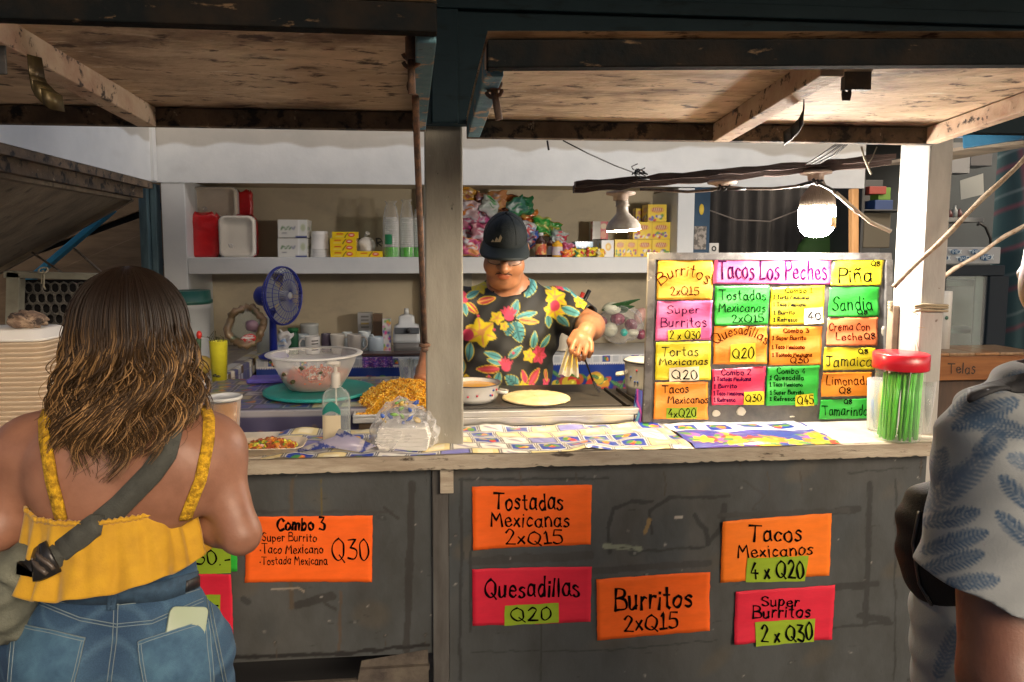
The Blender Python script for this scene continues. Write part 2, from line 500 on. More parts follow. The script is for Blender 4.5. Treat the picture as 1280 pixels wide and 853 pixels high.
# ------------------------------------------------------------------ hand lettering
GL = {}
def _g(ch, w, s):
    st = []
    for k in s.split('/'):
        sm = k.startswith('~'); p = [tuple(float(x) / 100 for x in q.split()) for q in k.lstrip('~').split(',')]
        if sm and len(p) > 2:
            o = []
            for i in range(len(p) - 1):
                p0, p1, p2, p3 = p[max(i - 1, 0)], p[i], p[i + 1], p[min(i + 2, len(p) - 1)]
                for j in range(5):
                    t = j / 5
                    o.append(tuple(0.5 * (2 * p1[c] + (p2[c] - p0[c]) * t + (2 * p0[c] - 5 * p1[c] + 4 * p2[c] - p3[c]) * t * t + (3 * p1[c] - p0[c] - 3 * p2[c] + p3[c]) * t ** 3) for c in (0, 1)))
            o.append(p[-1]); p = o
        st.append(p)
    GL[ch] = (w / 100, st)
for ch, w_, s_ in (
    ('A', 70, '0 0,35 100,70 0/14 38,56 38'), ('B', 58, '5 0,5 100/~5 100,45 95,48 65,5 54/~5 54,55 50,58 10,5 0'),
    ('C', 58, '~55 82,35 100,8 75,5 30,28 0,58 15'), ('D', 58, '5 0,5 100/~5 100,45 92,58 50,45 8,5 0'), ('E', 50, '48 100,5 100,5 0,48 0/5 52,40 52'), ('I', 12, '6 100,6 0'),
    ('J', 52, '5 100,58 100/~34 100,34 20,18 0,2 18'), ('K', 55, '5 100,5 0/52 100,5 45,55 0'),
    ('L', 45, '5 100,5 0,45 0'), ('M', 78, '4 0,12 100,38 42,66 100,76 0'), ('O', 65, '~35 100,6 75,6 25,35 0,62 25,62 75,35 100'), ('P', 54, '8 0,8 100/~8 100,50 95,52 58,8 48'),
    ('Q', 68, '~35 100,6 75,6 25,35 0,62 25,62 75,35 100/40 25,72 -8'), ('R', 56, '8 0,8 100/~8 100,50 95,52 58,8 48/8 48,54 0'),
    ('S', 52, '~50 88,30 100,8 82,12 60,42 45,50 20,28 0,4 14'), ('T', 66, '0 100,68 100/34 100,34 0'), ('X', 56, '4 100,52 0/52 100,4 0'),
    ('a', 48, '~42 50,22 60,5 38,8 8,28 2,42 22/42 60,42 12,50 0'), ('b', 48, '6 100,6 0/~6 40,26 60,44 32,28 2,6 12'),
    ('c', 42, '~40 50,22 60,5 32,20 2,42 12'), ('d', 48, '42 100,42 0/~42 48,22 60,5 32,20 0,42 16'),
    ('e', 46, '~6 32,42 34,30 58,8 46,8 12,28 0,44 12'), ('f', 34, '~34 92,20 98,16 80,15 0/2 55,30 55'), ('h', 48, '6 100,6 0/~6 38,26 58,42 44,43 0'),
    ('i', 14, '7 60,7 0/7 80,7 86'), ('l', 14, '7 100,7 0'), ('m', 70, '6 60,6 0/~6 40,20 58,34 44,34 0/~34 40,50 58,64 44,65 0'),
    ('n', 48, '6 60,6 0/~6 38,26 58,42 44,43 0'), ('o', 46, '~24 60,5 44,6 14,24 0,42 15,42 45,24 60'),
    ('p', 48, '6 60,6 -34/~6 45,26 60,44 32,28 2,6 12'), ('r', 34, '6 60,6 0/~6 36,18 56,34 54'), ('s', 38, '~36 52,20 60,6 46,30 28,34 10,18 0,3 8'),
    ('t', 36, '17 92,17 8,30 0/2 62,33 62'), ('u', 48, '~6 60,6 14,22 0,42 16/42 60,42 0'), ('x', 40, '4 52,38 0/36 52,2 0'), ('z', 40, '4 58,38 58,4 0,40 0'),
    ('0', 52, '~26 100,6 75,6 25,26 0,48 25,48 75,26 100'), ('1', 34, '5 78,20 100,20 0/2 0,40 0'), ('2', 52, '~6 78,26 100,46 78,34 44,5 2/5 2,54 0'),
    ('3', 50, '5 100,46 100,20 60/~20 60,52 42,40 2,4 10'), ('4', 52, '34 100,4 36,54 36/38 56,38 0'), ('5', 50, '48 100,10 100,8 58/~8 58,44 58,48 16,24 0,4 10'),
    ('8', 50, '~26 52,8 72,26 98,44 74,26 52,4 26,26 0,50 24,26 52'), ('9', 46, '~42 72,22 100,6 72,24 50,42 72/42 72,38 0'), ('.', 12, '5 2,7 6'), ('-', 30, '3 35,28 38'), ("'", 12, '6 100,6 78'), ('*', 14, '6 26,8 32'),
): _g(ch, w_, s_)
GL['ñ'] = (0.48, GL['n'][1] + [[(0.06, .78), (.18, .88), (.3, .78), (.42, .88)]])
GL['•'] = GL['*']
def lettering(mb, fn, text, x0, x1, yb, cap, wt, slope=0.0, arc=0.0, jit=0.05, off0=0.0):
    """hand drawn strokes; fn(px, py, lift) -> point.  Fits the text between x0 and x1"""
    rr = random.Random(text + str(x0)); pen = cap * wt
    tot = sum((GL[c][0] + 0.15) if c != ' ' else 0.35 for c in text) - 0.15
    sx = (x1 - x0) / tot; x = 0.0; n = 0
    for c in text:
        if c == ' ': x += 0.35; continue
        gw, st = GL[c]; r = rr.uniform(-jit, jit) * 2; dy = rr.uniform(-jit, jit); sc = 1 + rr.uniform(-jit, jit) * 2
        for s in st:
            pts = []
            for (gx, gy) in s:
                gx2 = (x + gx + r * (gy - 0.4) * 0.8 + .016 * math.sin(9 * gy + 7 * x)) / tot; gy2 = (gy * sc + dy + .018 * math.sin(8 * gx + 5 * x)) * cap
                X = x0 + gx2 * (x1 - x0); u = 2 * gx2 - 1; Y = yb + slope * (X - x0) - gy2
                if arc:
                    Y -= arc * (1 - u * u); X += gy2 * u * arc * 0.05
                pts.append((X, Y))
            n += 1; lift = off0 + 0.00004 * n + 0.0012
            if any(math.hypot(b[0] - a[0], b[1] - a[1]) > 2.2 for a, b in zip(pts[:-1], pts[1:])):   # follow the paper's waves
                o = []
                for a, b in zip(pts[:-1], pts[1:]):
                    m = max(1, int(math.hypot(b[0] - a[0], b[1] - a[1]) / 2.2)); o += [(a[0] + (b[0] - a[0]) * i / m, a[1] + (b[1] - a[1]) * i / m) for i in range(m)]
                pts = o + [pts[-1]]
            k = len(pts); L, Rr = [], []
            for i in range(k):
                a = pts[max(i - 1, 0)]; b = pts[min(i + 1, k - 1)]
                dx, dyy = b[0] - a[0], b[1] - a[1]; q = math.hypot(dx, dyy) or 1
                wv = pen / 2 * (0.95 + 0.28 * math.sin(.55 * i + 1.7 * n)); nx, ny = -dyy / q * wv, dx / q * wv
                ex = (0 if 0 < i < k - 1 else (-1 if i == 0 else 1)) * wv * 0.7
                cx, cy = pts[i][0] + dx / q * ex, pts[i][1] + dyy / q * ex
                L.append((cx + nx, cy + ny)); Rr.append((cx - nx, cy - ny))
            vs = [fn(p[0], p[1], lift) for p in L] + [fn(p[0], p[1], lift) for p in Rr]
            mb.add(vs, [(i, i + 1, k + i + 1, k + i) for i in range(k - 1)], False)
        x += gw + 0.15
    return mb
# ================================================================== materials of the place
M = {}
M['asphalt'] = mat('pavement', (0.17, 0.155, 0.135), 0.9, (0.12, 0.11, 0.10), 6, bump=0.4, bscale=200)
M['ply'] = mat('weathered_plywood', (0.70, 0.54, 0.37), 0.75, (0.42, 0.30, 0.20), 4.5, (0.9, 1.9, 2), 0.38, 0.68, 9,
               spots=[((0.17, 0.11, 0.075), 2.6, 0.50, 0.66, (1.0, 2.0, 2)), ((0.70, 0.57, 0.41), 6, 0.58, 0.70, (0.5, 3, 2)), ((0.08, 0.05, 0.04), 15, 0.56, 0.64, (0.8, 1.8, 1)), ((0.07, 0.075, 0.09), 3.4, 0.64, 0.70, (1, 1.4, 1)), ((0.72, 0.64, 0.52), 17, 0.63, 0.68, (0.6, 3, 1)), ((0.30, 0.12, 0.05), 5, 0.62, 0.74, (0.8, 2, 1))], bump=0.45, bscale=16)
M['ply_old'] = mat('grey_plywood', (0.30, 0.24, 0.17), 0.8, (0.17, 0.135, 0.10), 5, (0.8, 2.2, 2), 0.35, 0.7, 9,
                   spots=[((0.06, 0.05, 0.04), 5, 0.58, 0.7, (1, 3, 1))], bump=0.35, bscale=20)
M['beam_bare'] = mat('chipped_beam', (0.44, 0.29, 0.20), 0.75, (0.55, 0.42, 0.30), 10, (1, 1, 1), 0.4, 0.6,
                     spots=[((0.05, 0.035, 0.03), 26, 0.57, 0.63, (1, 1, 1)), ((0.07, 0.11, 0.15), 11, 0.66, 0.69, (1, 1, 1))], bump=0.4, bscale=40)
M['beam_dark'] = mat('dirty_beam', (0.10, 0.075, 0.055), 0.8, (0.20, 0.14, 0.09), 12, (1, 1, 1), 0.4, 0.65,
                     spots=[((0.02, 0.02, 0.022), 18, 0.52, 0.6, (1, 1, 1)), ((0.36, 0.28, 0.2), 34, 0.64, 0.68, (1, 1, 1))], bump=0.4, bscale=40)
M['beam_front'] = mat('front_beam_backlit', (0.007, 0.009, 0.010), 0.9, (0.018, 0.014, 0.011), 10, (1, 1, 1), 0.4, 0.6, spec=.12,
                      spots=[((0.012, 0.012, 0.012), 30, 0.6, 0.66, (1, 1, 1)), ((0.13, 0.085, 0.05), 26, 0.62, 0.68, (.6, 1, 1.6))], bump=0.3, bscale=40)  # near-black base puts the backlit front face into the colour
M['beam_blue'] = mat('chipped_blue_beam', (0.11, 0.25, 0.32), 0.7, (0.07, 0.15, 0.21), 8, (1, 1, 1), 0.4, 0.65,
                     spots=[((0.42, 0.30, 0.21), 16, 0.55, 0.6, (1, 1, 1)), ((0.03, 0.025, 0.02), 40, 0.64, 0.68, (1, 1, 1))], bump=0.3, bscale=40)
M['bright_blue'] = mat('bright_blue_paint', (0.035, 0.28, 0.48), 0.55, (0.02, 0.20, 0.36), 9, (1, 1, 1), 0.4, 0.7,
                       spots=[((0.40, 0.36, 0.30), 30, 0.66, 0.7, (1, 1, 1))], bump=0.2)
M['teal_dark'] = mat('dark_teal_paint', (0.007, 0.019, 0.028), 0.6, (0.011, 0.027, 0.037), 5, (1, 1, 1), 0.3, 0.7,
                     spots=[((0.004, 0.010, 0.014), 9, 0.56, 0.7, (0.6, 1, 2.5))], bump=0.1, bscale=30, spec=.12)
M['teal_post'] = mat('teal_post_paint', (0.10, 0.17, 0.20), 0.5, (0.05, 0.09, 0.11), 6, (3, 3, 0.6), 0.4, 0.65, bump=0.15)
M['counter_grey'] = mat('counter_grey_paint', None, 0.62, (0.66, 0.64, 0.60), 7, (1, 1, 0.6), 0.42, 0.72, attr='Col', bump=0.18, bscale=26,
                        spots=[((0.03, 0.03, 0.03), 22, 0.69, 0.74, (1.6, 1, 0.5)), ((0.22, 0.22, 0.21), 120, 0.74, 0.77, (1, 1, 1))])
M['lip'] = mat('worn_cream_edge', (0.44, 0.385, 0.30), 0.7, (0.30, 0.245, 0.18), 9, (0.6, 1, 3), 0.4, 0.65,
               spots=[((0.06, 0.045, 0.03), 17, 0.60, 0.66, (0.5, 1, 1.6))], bump=0.45, bscale=30)
M['top_paint'] = mat('worn_cream_top', (0.66, 0.60, 0.50), 0.5, (0.50, 0.43, 0.33), 7, (1, 1, 1), 0.45, 0.7,
                     spots=[((0.16, 0.12, 0.09), 20, 0.66, 0.70, (1, 2, 1))], bump=0.2)
M['post_grey'] = mat('post_dirty_cream', (0.37, 0.35, 0.29), 0.6, (0.25, 0.235, 0.19), 5, (2, 2, 0.6), 0.35, 0.7,
                     spots=[((0.05, 0.045, 0.04), 28, 0.68, 0.72, (1.4, 1.4, 0.8)), ((0.52, 0.50, 0.46), 24, 0.68, 0.73, (1, 1, 1))], bump=0.3, bscale=16)
M['pillar'] = mat('pillar_white_paint', (0.46, 0.445, 0.42), 0.6, (0.33, 0.315, 0.295), 6, (2, 2, 0.5), 0.4, 0.7,
                  spots=[((0.14, 0.10, 0.08), 34, 0.66, 0.70, (1, 1, 0.7)), ((0.08, 0.06, 0.05), 9, 0.72, 0.75, (1, 1, 0.4))], bump=0.25, bscale=20)
M['wall_beige'] = mat('beige_wall', (0.60, 0.52, 0.37), 0.75, (0.52, 0.44, 0.31), 3, (1, 1, 1), 0.35, 0.7,
                      spots=[((0.42, 0.36, 0.27), 2.2, 0.52, 0.72, (1, 1, 1.6)), ((0.30, 0.25, 0.19), 26, 0.70, 0.75, (1, 1, 1))], bump=0.1, bscale=14)
M['white_paint'] = mat('white_shelf_paint', (0.68, 0.70, 0.71), 0.5, (0.60, 0.63, 0.65), 4, (1, 1, 1), 0.35, 0.7,
                       spots=[((0.30, 0.28, 0.26), 30, 0.70, 0.74, (1, 1, 1))], bump=0.12, bscale=18)
M['white_canvas'] = mat('brushed_white_paint', None, 0.55, (0.90, 0.91, 0.92), 6, (1, 1, 1), 0.4, 0.7, attr='Col', bump=0.15, bscale=20)
M['dark_void'] = mat('dark_interior', (0.012, 0.012, 0.013), 0.9)  # near-black, standing in for deep shade in openings
M['rust'] = mat('rusty_iron', (0.11, 0.07, 0.05), 0.75, (0.26, 0.13, 0.07), 40, (1, 1, 1), 0.45, 0.65, bump=0.3, bscale=120)
M['iron'] = mat('black_iron', (0.025, 0.023, 0.022), 0.6, (0.06, 0.04, 0.03), 40, (1, 1, 1), 0.5, 0.7, bump=0.2, bscale=120)
M['brass'] = mat('tarnished_strap', (0.12, 0.09, 0.035), 0.45, (0.05, 0.035, 0.02), 20, metal=0.5)
M['plank_brown'] = mat('brown_planks', (0.17, 0.115, 0.065), 0.8, (0.10, 0.065, 0.035), 5, (0.5, 1, 3), 0.35, 0.65, bump=0.3)

# ================================================================== ground, counter
mb = MB(); mb.add([(-40, -40, 0), (40, -40, 0), (40, 40, 0), (-40, 40, 0)], [(0, 1, 2, 3)])
mb.build('ground', M['asphalt'], kind='structure')

CT = 1.087                       # height of the serving counter
ctr = thing('serving_counter', 'grey painted wooden serving counter with worn cream edge, hung with price signs', 'counter', (0.1, 0.1, 0))
def counter_panel(x0, x1, z0, z1, seed, marks):
    nu, nv = int((x1 - x0) / 0.0045), int((z1 - z0) / 0.0045)
    u, v = canvas(nu, nv); X = x0 + u * (x1 - x0); Z = z0 + v * (z1 - z0)
    q = np.stack([X, Z], 1); r = random.Random(seed)
    p = Paint(X * 1000 + 5 * vnoise(q, 70, 31) + 3 * vnoise(q, 190, 32), Z * 1000 + 5 * vnoise(q, 70, 33) + 3 * vnoise(q, 190, 34), (0.062, 0.069, 0.071), 2.5)
    p.put(np.clip(vnoise(q * [1, 0.4], 9, seed) * 1.6, 0, 0.6), (0.085, 0.086, 0.082)); p.put(np.clip(vnoise(q * [1, .6], 18, seed + 7) * 3 - 1.1, 0, .7), (0.05, 0.06, 0.066)); p.put(np.clip(vnoise(q * [1, 1.4], 15, seed + 9) * 4 - 1.9, 0, .7), (0.09, 0.083, 0.068))
    p.put(np.clip(vnoise(q * [1, 0.15], 26, seed + 1) * 1.6 - 0.35, 0, 0.45), (0.055, 0.055, 0.055))
    marks(p)
    for _ in range(70):                      # scuffs and chips
        a, b = r.uniform(x0, x1) * 1000, r.uniform(z0, z1) * 1000
        if r.random() < 0.5: p.ell(a, b, r.uniform(2, 5), r.uniform(1, 3), r.uniform(0, 180), (0.30, 0.29, 0.27))
        else: p.line([(a, b), (a + r.uniform(-60, 60), b + r.uniform(-8, 8))], r.uniform(1, 2.5), (0.035, 0.035, 0.035))
    for _ in range(16):                      # nail heads with a halo of lost paint, and drips
        a, b = r.choice((x0 + .02, x1 - .02, r.uniform(x0, x1))) * 1000, r.choice((z1 - .03, z0 + .06, r.uniform(z0, z1))) * 1000; p.ell(a, b, 6, 5, 0, (.03, .03, .03)); p.ell(a, b, 2.6, 2.6, 0, (.22, .20, .18)); p.line([(a, b), (a + 1, b - r.uniform(15, 60))], 2, (.06, .045, .035))
    for _ in range(9): a, b = r.uniform(x0, x1) * 1000, r.uniform(z0, z1) * 1000; p.ell(a, b, r.uniform(8, 24), r.uniform(4, 10), r.uniform(-20, 20), (.045, .05, .052)); p.ell(a + 3, b, r.uniform(3, 7), r.uniform(2, 4), 0, (.19, .20, .19))
    pts = np.stack([X, np.full_like(X, 0.024) + 0.0015 * vnoise(q, 9, 3), Z], 1)
    mesh_np('front_panel', pts, canvas_faces(nu, nv), M['counter_grey'], ctr, cols=p.c)
def px2(px, py): q = P(px, py, 0.024); return (q.x * 1000, q.z * 1000)
def marks_right(p):
    dk = (0.032, 0.035, 0.036)
    def ln(pts, wd, c=dk): p.line([px2(*a) for a in pts], wd, c)
    ln([(762, 690), (760, 660), (768, 635), (790, 627), (815, 627)], 13); ln([(815, 668), (812, 640), (838, 622), (880, 622), (912, 620)], 10)
    ln([(868, 645), (882, 662), (885, 680), (902, 660), (906, 632)], 17); ln([(800, 690), (880, 684)], 9)
    ln([(757, 683), (770, 684), (800, 686)], 17, (0.22, 0.25, 0.19)); ln([(812, 650), (806, 666)], 14, (0.25, 0.17, 0.07))
    ln([(845, 647), (852, 646)], 10, (0.42, 0.40, 0.36))
    ln([(1040, 640), (1072, 636)], 26); ln([(1088, 605), (1086, 660), (1082, 780)], 20); ln([(1040, 735), (1095, 730)], 24); ln([(1075, 770), (1110, 776)], 24); ln([(1040, 785), (1115, 778)], 10)
    ln([(590, 702), (738, 695)], 28, (0.05, 0.05, 0.05)); ln([(742, 714), (886, 704)], 22, (0.05, 0.05, 0.05))
    ln([(900, 645), (1060, 638)], 18, (0.05, 0.052, 0.052)); ln([(575, 600), (760, 598)], 8); ln([(577, 600), (575, 850)], 10)
    ln([(590, 815), (760, 813), (900, 800)], 4); ln([(676, 780), (676, 850)], 5); ln([(588, 690), (588, 790)], 8)
    ln([(1120, 600), (1118, 850)], 7); ln([(1060, 592), (1130, 585)], 5); ln([(930, 600), (955, 620), (940, 636)], 6, (0.05, 0.05, 0.05))
    for x in (600, 650, 720, 830, 960, 1000): ln([(x, 590), (x + 2, 620)], 4, (0.06, 0.05, 0.04))
def marks_left(p):
    dk = (0.035, 0.035, 0.034)
    def ln(pts, wd, c=dk): p.line([px2(*a) for a in pts], wd, c)
    ln([(515, 605), (512, 700), (508, 812)], 22); ln([(370, 757), (415, 745)], 26); ln([(372, 760), (405, 752), (418, 762)], 9)
    ln([(300, 640), (490, 640)], 10, (0.05, 0.05, 0.05)); ln([(480, 634), (498, 648)], 8)
    ln([(365, 600), (363, 760)], 12, (0.085, 0.065, 0.045)); ln([(425, 740), (424, 815)], 9, (0.08, 0.06, 0.045)); ln([(402, 600), (401, 690)], 4, (0.12, 0.09, 0.02))
    ln([(340, 737), (372, 735), (380, 740)], 6, (0.3, 0.26, 0.21)); ln([(280, 822), (420, 818), (536, 806)], 12, (0.015, 0.015, 0.015)); ln([(305, 750), (309, 752)], 22, (0.04, 0.04, 0.04))
zl = P(420, 822, 0.024).z
counter_panel(-1.55, 0.022, zl, 1.06, 4, marks_left)
counter_panel(0.075, 1.62, 0.2, 1.06, 5, marks_right)
mb = MB(); mb.box((-1.55, 0.026, 0.19), (1.62, 0.045, 0.21)); mb.box((0.024, 0.008, 0.0), (0.073, 0.044, 1.05)); mb.box((-1.55, 0.05, 0.0), (-1.51, 0.07, 1.05))
mb.build('stile', mat('stile_grey', (0.10, 0.098, 0.092), 0.65, (0.06, 0.055, 0.05), 8, (3, 3, 0.5), bump=0.2), ctr, bevel=0.003)
mb = MB(); mb.box((-1.55, 0.022, P(470, 842, .02).z - .05), (P(450, 800, 0.02).x, 0.034, P(470, 842, .02).z - .02))
mb.add([P(452, 826, .018), P(535, 812, .018), P(536, 856, .018), P(446, 856, .018), P(452, 826, .03), P(535, 812, .03), P(536, 856, .03), P(446, 856, .03)], [(0, 1, 2, 3), (4, 7, 6, 5), (0, 4, 5, 1), (1, 5, 6, 2), (2, 6, 7, 3), (3, 7, 4, 0)])
mb.beam(P(450, 838, .012), P(537, 833, .012), 0.016, 0.012); mb.build('broken_board', mat('broken_board', (0.13, 0.11, 0.085), 0.8, (0.05, 0.04, 0.035), 12, bump=0.4), ctr)
mb = MB(); mb.box((-1.55, 0.30, 0.0), (0.0, 0.32, zl + 0.05)); mb.build('dark_gap_sheet', M['dark_void'], ctr)  # near-black sheet stands in for shade in the gap below the panel
mb = MB(); mb.box((-1.55, -0.026, 1.056), (1.66, 0.27, CT)); mb.build('countertop', M['top_paint'], ctr, bevel=0.004)
mb = MB()
n = 320
for i in range(n):                                # worn edge board, lower rim chipped
    a, b = -1.55 + 3.21 * i / n, -1.55 + 3.21 * (i + 1) / n
    z0, z1 = 1.044 + random.uniform(-.0012, .0012) + (.004 if random.random() < .12 else 0), CT - .001
    f = lambda x, z, y: (x, y, z)
    if i == 0: zp = z0
    mb.add([f(a, zp, -.046), f(b, z0, -.046), f(b, z1, -.046), f(a, z1, -.046), f(a, zp, -.028), f(b, z0, -.028), f(b, z1, -.028), f(a, z1, -.028)], [(0, 1, 2, 3), (4, 7, 6, 5), (0, 4, 5, 1), (3, 2, 6, 7)])
    zp = z0
mb.add([(-1.55, -.046, 1.044), (-1.55, -.046, CT - .001), (-1.55, -.028, CT - .001), (-1.55, -.028, 1.044), (1.66, -.046, 1.044), (1.66, -.046, CT - .001), (1.66, -.028, CT - .001), (1.66, -.028, 1.044)], [(0, 1, 2, 3), (4, 7, 6, 5)])
mb.build('edge_board', M['lip'], ctr)
q0, q1 = P(550, 583, -.016), P(567, 617, -.016)
mb = MB(); mb.box((q0.x, -0.016, q1.z), (q1.x, 0.008, q0.z)); mb.build('bracket', M['lip'], ctr, bevel=0.002)

# ================================================================== posts, fascia, roof
mb = MB(); mb.box((0.008, 0.045, CT + .001), (0.121, 0.15, 2.06))
t = mb.build('post', M['post_grey'], None, 'square dirty cream post standing in the middle of the counter', 'post', loc=(0.06, 0.1, CT), bevel=0.006)
pl0, pl1 = 1.59, 1.672
t = thing('pillar', 'white chipped pillar at the right end of the counter', 'pillar', (1.63, 0.1, 0))
mb = MB(); mb.box((pl0, 0.05, 0.0), (pl1, 0.185, 2.5)); mb.build('shaft', M['pillar'], t, bevel=0.007)
mb = MB(); mb.beam((pl0 - 0.012, 0.16, 1.10), (pl0 - 0.012, 0.16, 1.50), 0.022, 0.03, (0, 1, 0)); mb.build('splintered_batten', M['ply_old'], t, bevel=0.003)
mb = MB()
for zz in (1.49, 1.5, 1.508): mb.tube([V(pl0 - .03, .04, zz), V(pl0 - .005, .035, zz + .004), V(pl1 + .004, .043, zz), V(pl1 + .006, .19, zz), V(pl0 - .008, .192, zz), V(pl0 - .03, .15, zz)], 0.004, 6)
for k in range(9):
    a = V(pl0 - .02, .035, 1.5 - k * .04 - .02); mb.tube([a, a + V(random.uniform(-.03, .03), -.005, random.uniform(-.03, .03))], 0.0012, 4)
mb.build('twine', mat('twine', (0.40, 0.33, 0.22), 0.9, bump=0.4, bscale=200), t)

t = thing('roof', 'dark teal roof fascia board above the raised shutters', 'roof', (0.5, 1.5, 2.1))
mb = MB(); mb.box((-3.0, 0.0, 2.045), (3.2, 0.04, 3.5)); mb.build('fascia', M['teal_dark'], t)  # carried up past the view to keep sun off the header wall
mb = MB(); mb.box((-3.0, -0.022, 2.36), (3.2, -0.001, 2.40)); mb.box((0.03, -0.018, 2.045), (0.105, -0.001, 2.36)); mb.box((-3, -.03, 2.62), (3.2, -.001, 2.7))
mb.build('batten', M['teal_dark'], t, bevel=0.003)
mb = MB(); mb.box((-3.0, 1.95, 2.62), (4.4, 4.6, 2.66)); mb.build('ceiling', mat('ceiling_board', (0.42, 0.40, 0.36), 0.8), t)  # starts behind the aisle; roof left open there to let sky light in

mb = MB(); mb.box((-7, -3.0, 3.0), (7, -.03, 3.06)); mb.build('sky_blocker_roof', mat('sky_blocker_sheet', (.16, .15, .14), .8), None, 'unseen roof sheet added to shade the walkway before the stall', 'blocker', loc=(0, -1.5, 3.0))  # added out of view to cut the sky light on the walkway
mb = MB(); mb.box((-14, -6.3, 0), (14, -6.1, 2.7)); mb.build('sky_blocker_wall', mat('sky_blocker_wall', (.16, .14, .12), .85), None, 'long unseen wall added behind the viewer to block low sky', 'wall', loc=(0, -6.2, 0))  # added behind the viewer to block sky near the horizon
# ------------------------------------------------------------------ raised shutters
def lerp(a, b, t): return Vector(a) + (Vector(b) - Vector(a)) * t
def shutter(label, rl, rr, fl, fr, bars, group=None, sidemats=('beam_bare', 'beam_bare')):
    """rl rr fl fr: underside corners of the frame (rear/front, left/right)"""
    rl, rr, fl, fr = (Vector(q) for q in (rl, rr, fl, fr)); H = V(0, 0, .05); T = V(0, 0, .012)
    t = thing('awning_shutter', label, 'shutter', (rl + rr) / 2, group)
    mb = MB()
    nx, ny = 24, 10
    def f(u, v):
        return lerp(lerp(rl, rr, u), lerp(fl, fr, u), v) + H + V(0, 0, 0.004 * math.sin(5 * u + 2) * math.sin(3 * v))
    mb.grid(nx, ny, lambda u, v: f(u, v)); mb.grid(nx, ny, lambda u, v: f(u, 1 - v) + T)
    mb.build('panel', M['ply'], t)
    wv = 0.045
    def rail(a, b, w_, nm, mt, inset):
        d = (b - a).normalized(); i = Vector(inset) * w_
        m = MB(); m.hexa([a, b, b + i, a + i, a + H * .97, b + H * .97, b + i + H * .97, a + i + H * .97]); m.build(nm, M[mt], t, bevel=0.003)
    rail(rl, rr, 0.03, 'rear_rail', 'beam_dark', (0, -1, 0)); rail(fl, fr, 0.03, 'front_rail', 'beam_front', (0, 1, 0))
    m = MB(); a, b = fl + V(0, .032, .012), fr + V(0, .032, .012); m.hexa([a, b, b + V(0, .03, 0), a + V(0, .03, 0), a + V(0, 0, .036), b + V(0, 0, .036), b + V(0, .03, .036), a + V(0, .03, .036)]); m.build('front_batten', M['beam_bare'], t)
    g = V(0, -.031, 0)
    rail(rl + g, fl - g * 2, wv * .8, 'side_rail', sidemats[0], (1, 0, 0)); rail(rr + g, fr - g * 2, wv * .8, 'side_rail', sidemats[1], (-1, 0, 0))
    for (xa, xb, wd) in bars:
        a = lerp(rl, rr, (xa - rl.x) / (rr.x - rl.x)) + g; b = lerp(fl, fr, (xb - fl.x) / (fr.x - fl.x)) - g * 2
        m = MB(); z = V(0, 0, -.004); m.hexa([a + z - V(wd / 2, 0, 0), b + z - V(wd / 2, 0, 0), b + z + V(wd / 2, 0, 0), a + z + V(wd / 2, 0, 0), a + H * .96 - V(wd / 2, 0, 0), b + H * .96 - V(wd / 2, 0, 0), b + H * .96 + V(wd / 2, 0, 0), a + H * .96 + V(wd / 2, 0, 0)])
        m.build('cross_bar', M['beam_bare'], t, bevel=0.003)
    return t
def strap_hook(parent, px, py, Y, flip=1):
    """bent iron strap hanging from a cross bar"""
    m = MB(); pts = [P(px + flip * a, py + b, Y) for a, b in ((2, -4), (1, 8), (0, 18), (-5, 28), (-15, 38), (-24, 44))]
    for i in range(len(pts) - 1):
        a, b = pts[i], pts[i + 1]; u = V(.5, .86, 0) * .013
        m.add([a - u, a + u, b + u, b - u, a - u + V(.003, .0, -.028), a + u + V(.003, 0, -.028), b + u + V(.003, 0, -.028), b - u + V(.003, 0, -.028)], [(0, 1, 2, 3), (7, 6, 5, 4), (0, 4, 5, 1), (1, 5, 6, 2), (2, 6, 7, 3), (3, 7, 4, 0)], True)
    m.build('strap', M['brass'] if flip < 0 else M['iron'], parent)
def latch(parent, px, py, Y, px2_, py2_):
    m = MB(); a, b = P(px, py, Y), P(px2_, py2_, Y); mid = lerp(a, b, .42)
    m.tube([a + V(0, 0, .02), mid], 0.011, 10); m.tube([mid, b], 0.0075, 8)
    for k in (0.28, .42): 
        c = lerp(a, b, k); m.tube([c + V(.016 * math.cos(q), .004 * math.sin(q * 2), .014 * math.sin(q)) for q in [i * .42 - 2.9 for i in range(8)]], .0045, 6)
    m.build('latch', M['rust'], parent)
sl_ = shutter('wide raised shutter over the left bay, weathered brown underside', (-1.75, -.02, 2.02), (0.012, -.02, 2.018), (-1.55, -.80, 2.058), (0.028, -.80, 2.052), [(-0.737, -0.765, .05)], sidemats=('beam_bare', 'beam_blue'))
strap_hook(sl_, 45, 74, -.72, -1); latch(sl_, 513, 44, -.62, 515, 118)
m = MB(); q = P(0, 72, -.70); m.box((q.x - .03, -.704, q.z - .03), (q.x + .012, -.7, q.z + .02)); m.build('bracket', M['iron'], sl_, bevel=0.002)
sr_ = shutter('raised shutter over the right bay above the lamps, reddish brown underside', (0.128, -.02, 2.0), (1.535, -.02, 2.0), (0.118, -.76, 2.006), (1.50, -.76, 2.045), [(0.865, 0.80, .05)], sidemats=('beam_blue', 'beam_bare'))
strap_hook(sr_, 1003, 122, -.42, 1); latch(sr_, 613, 86, -.60, 624, 150)
m = MB()
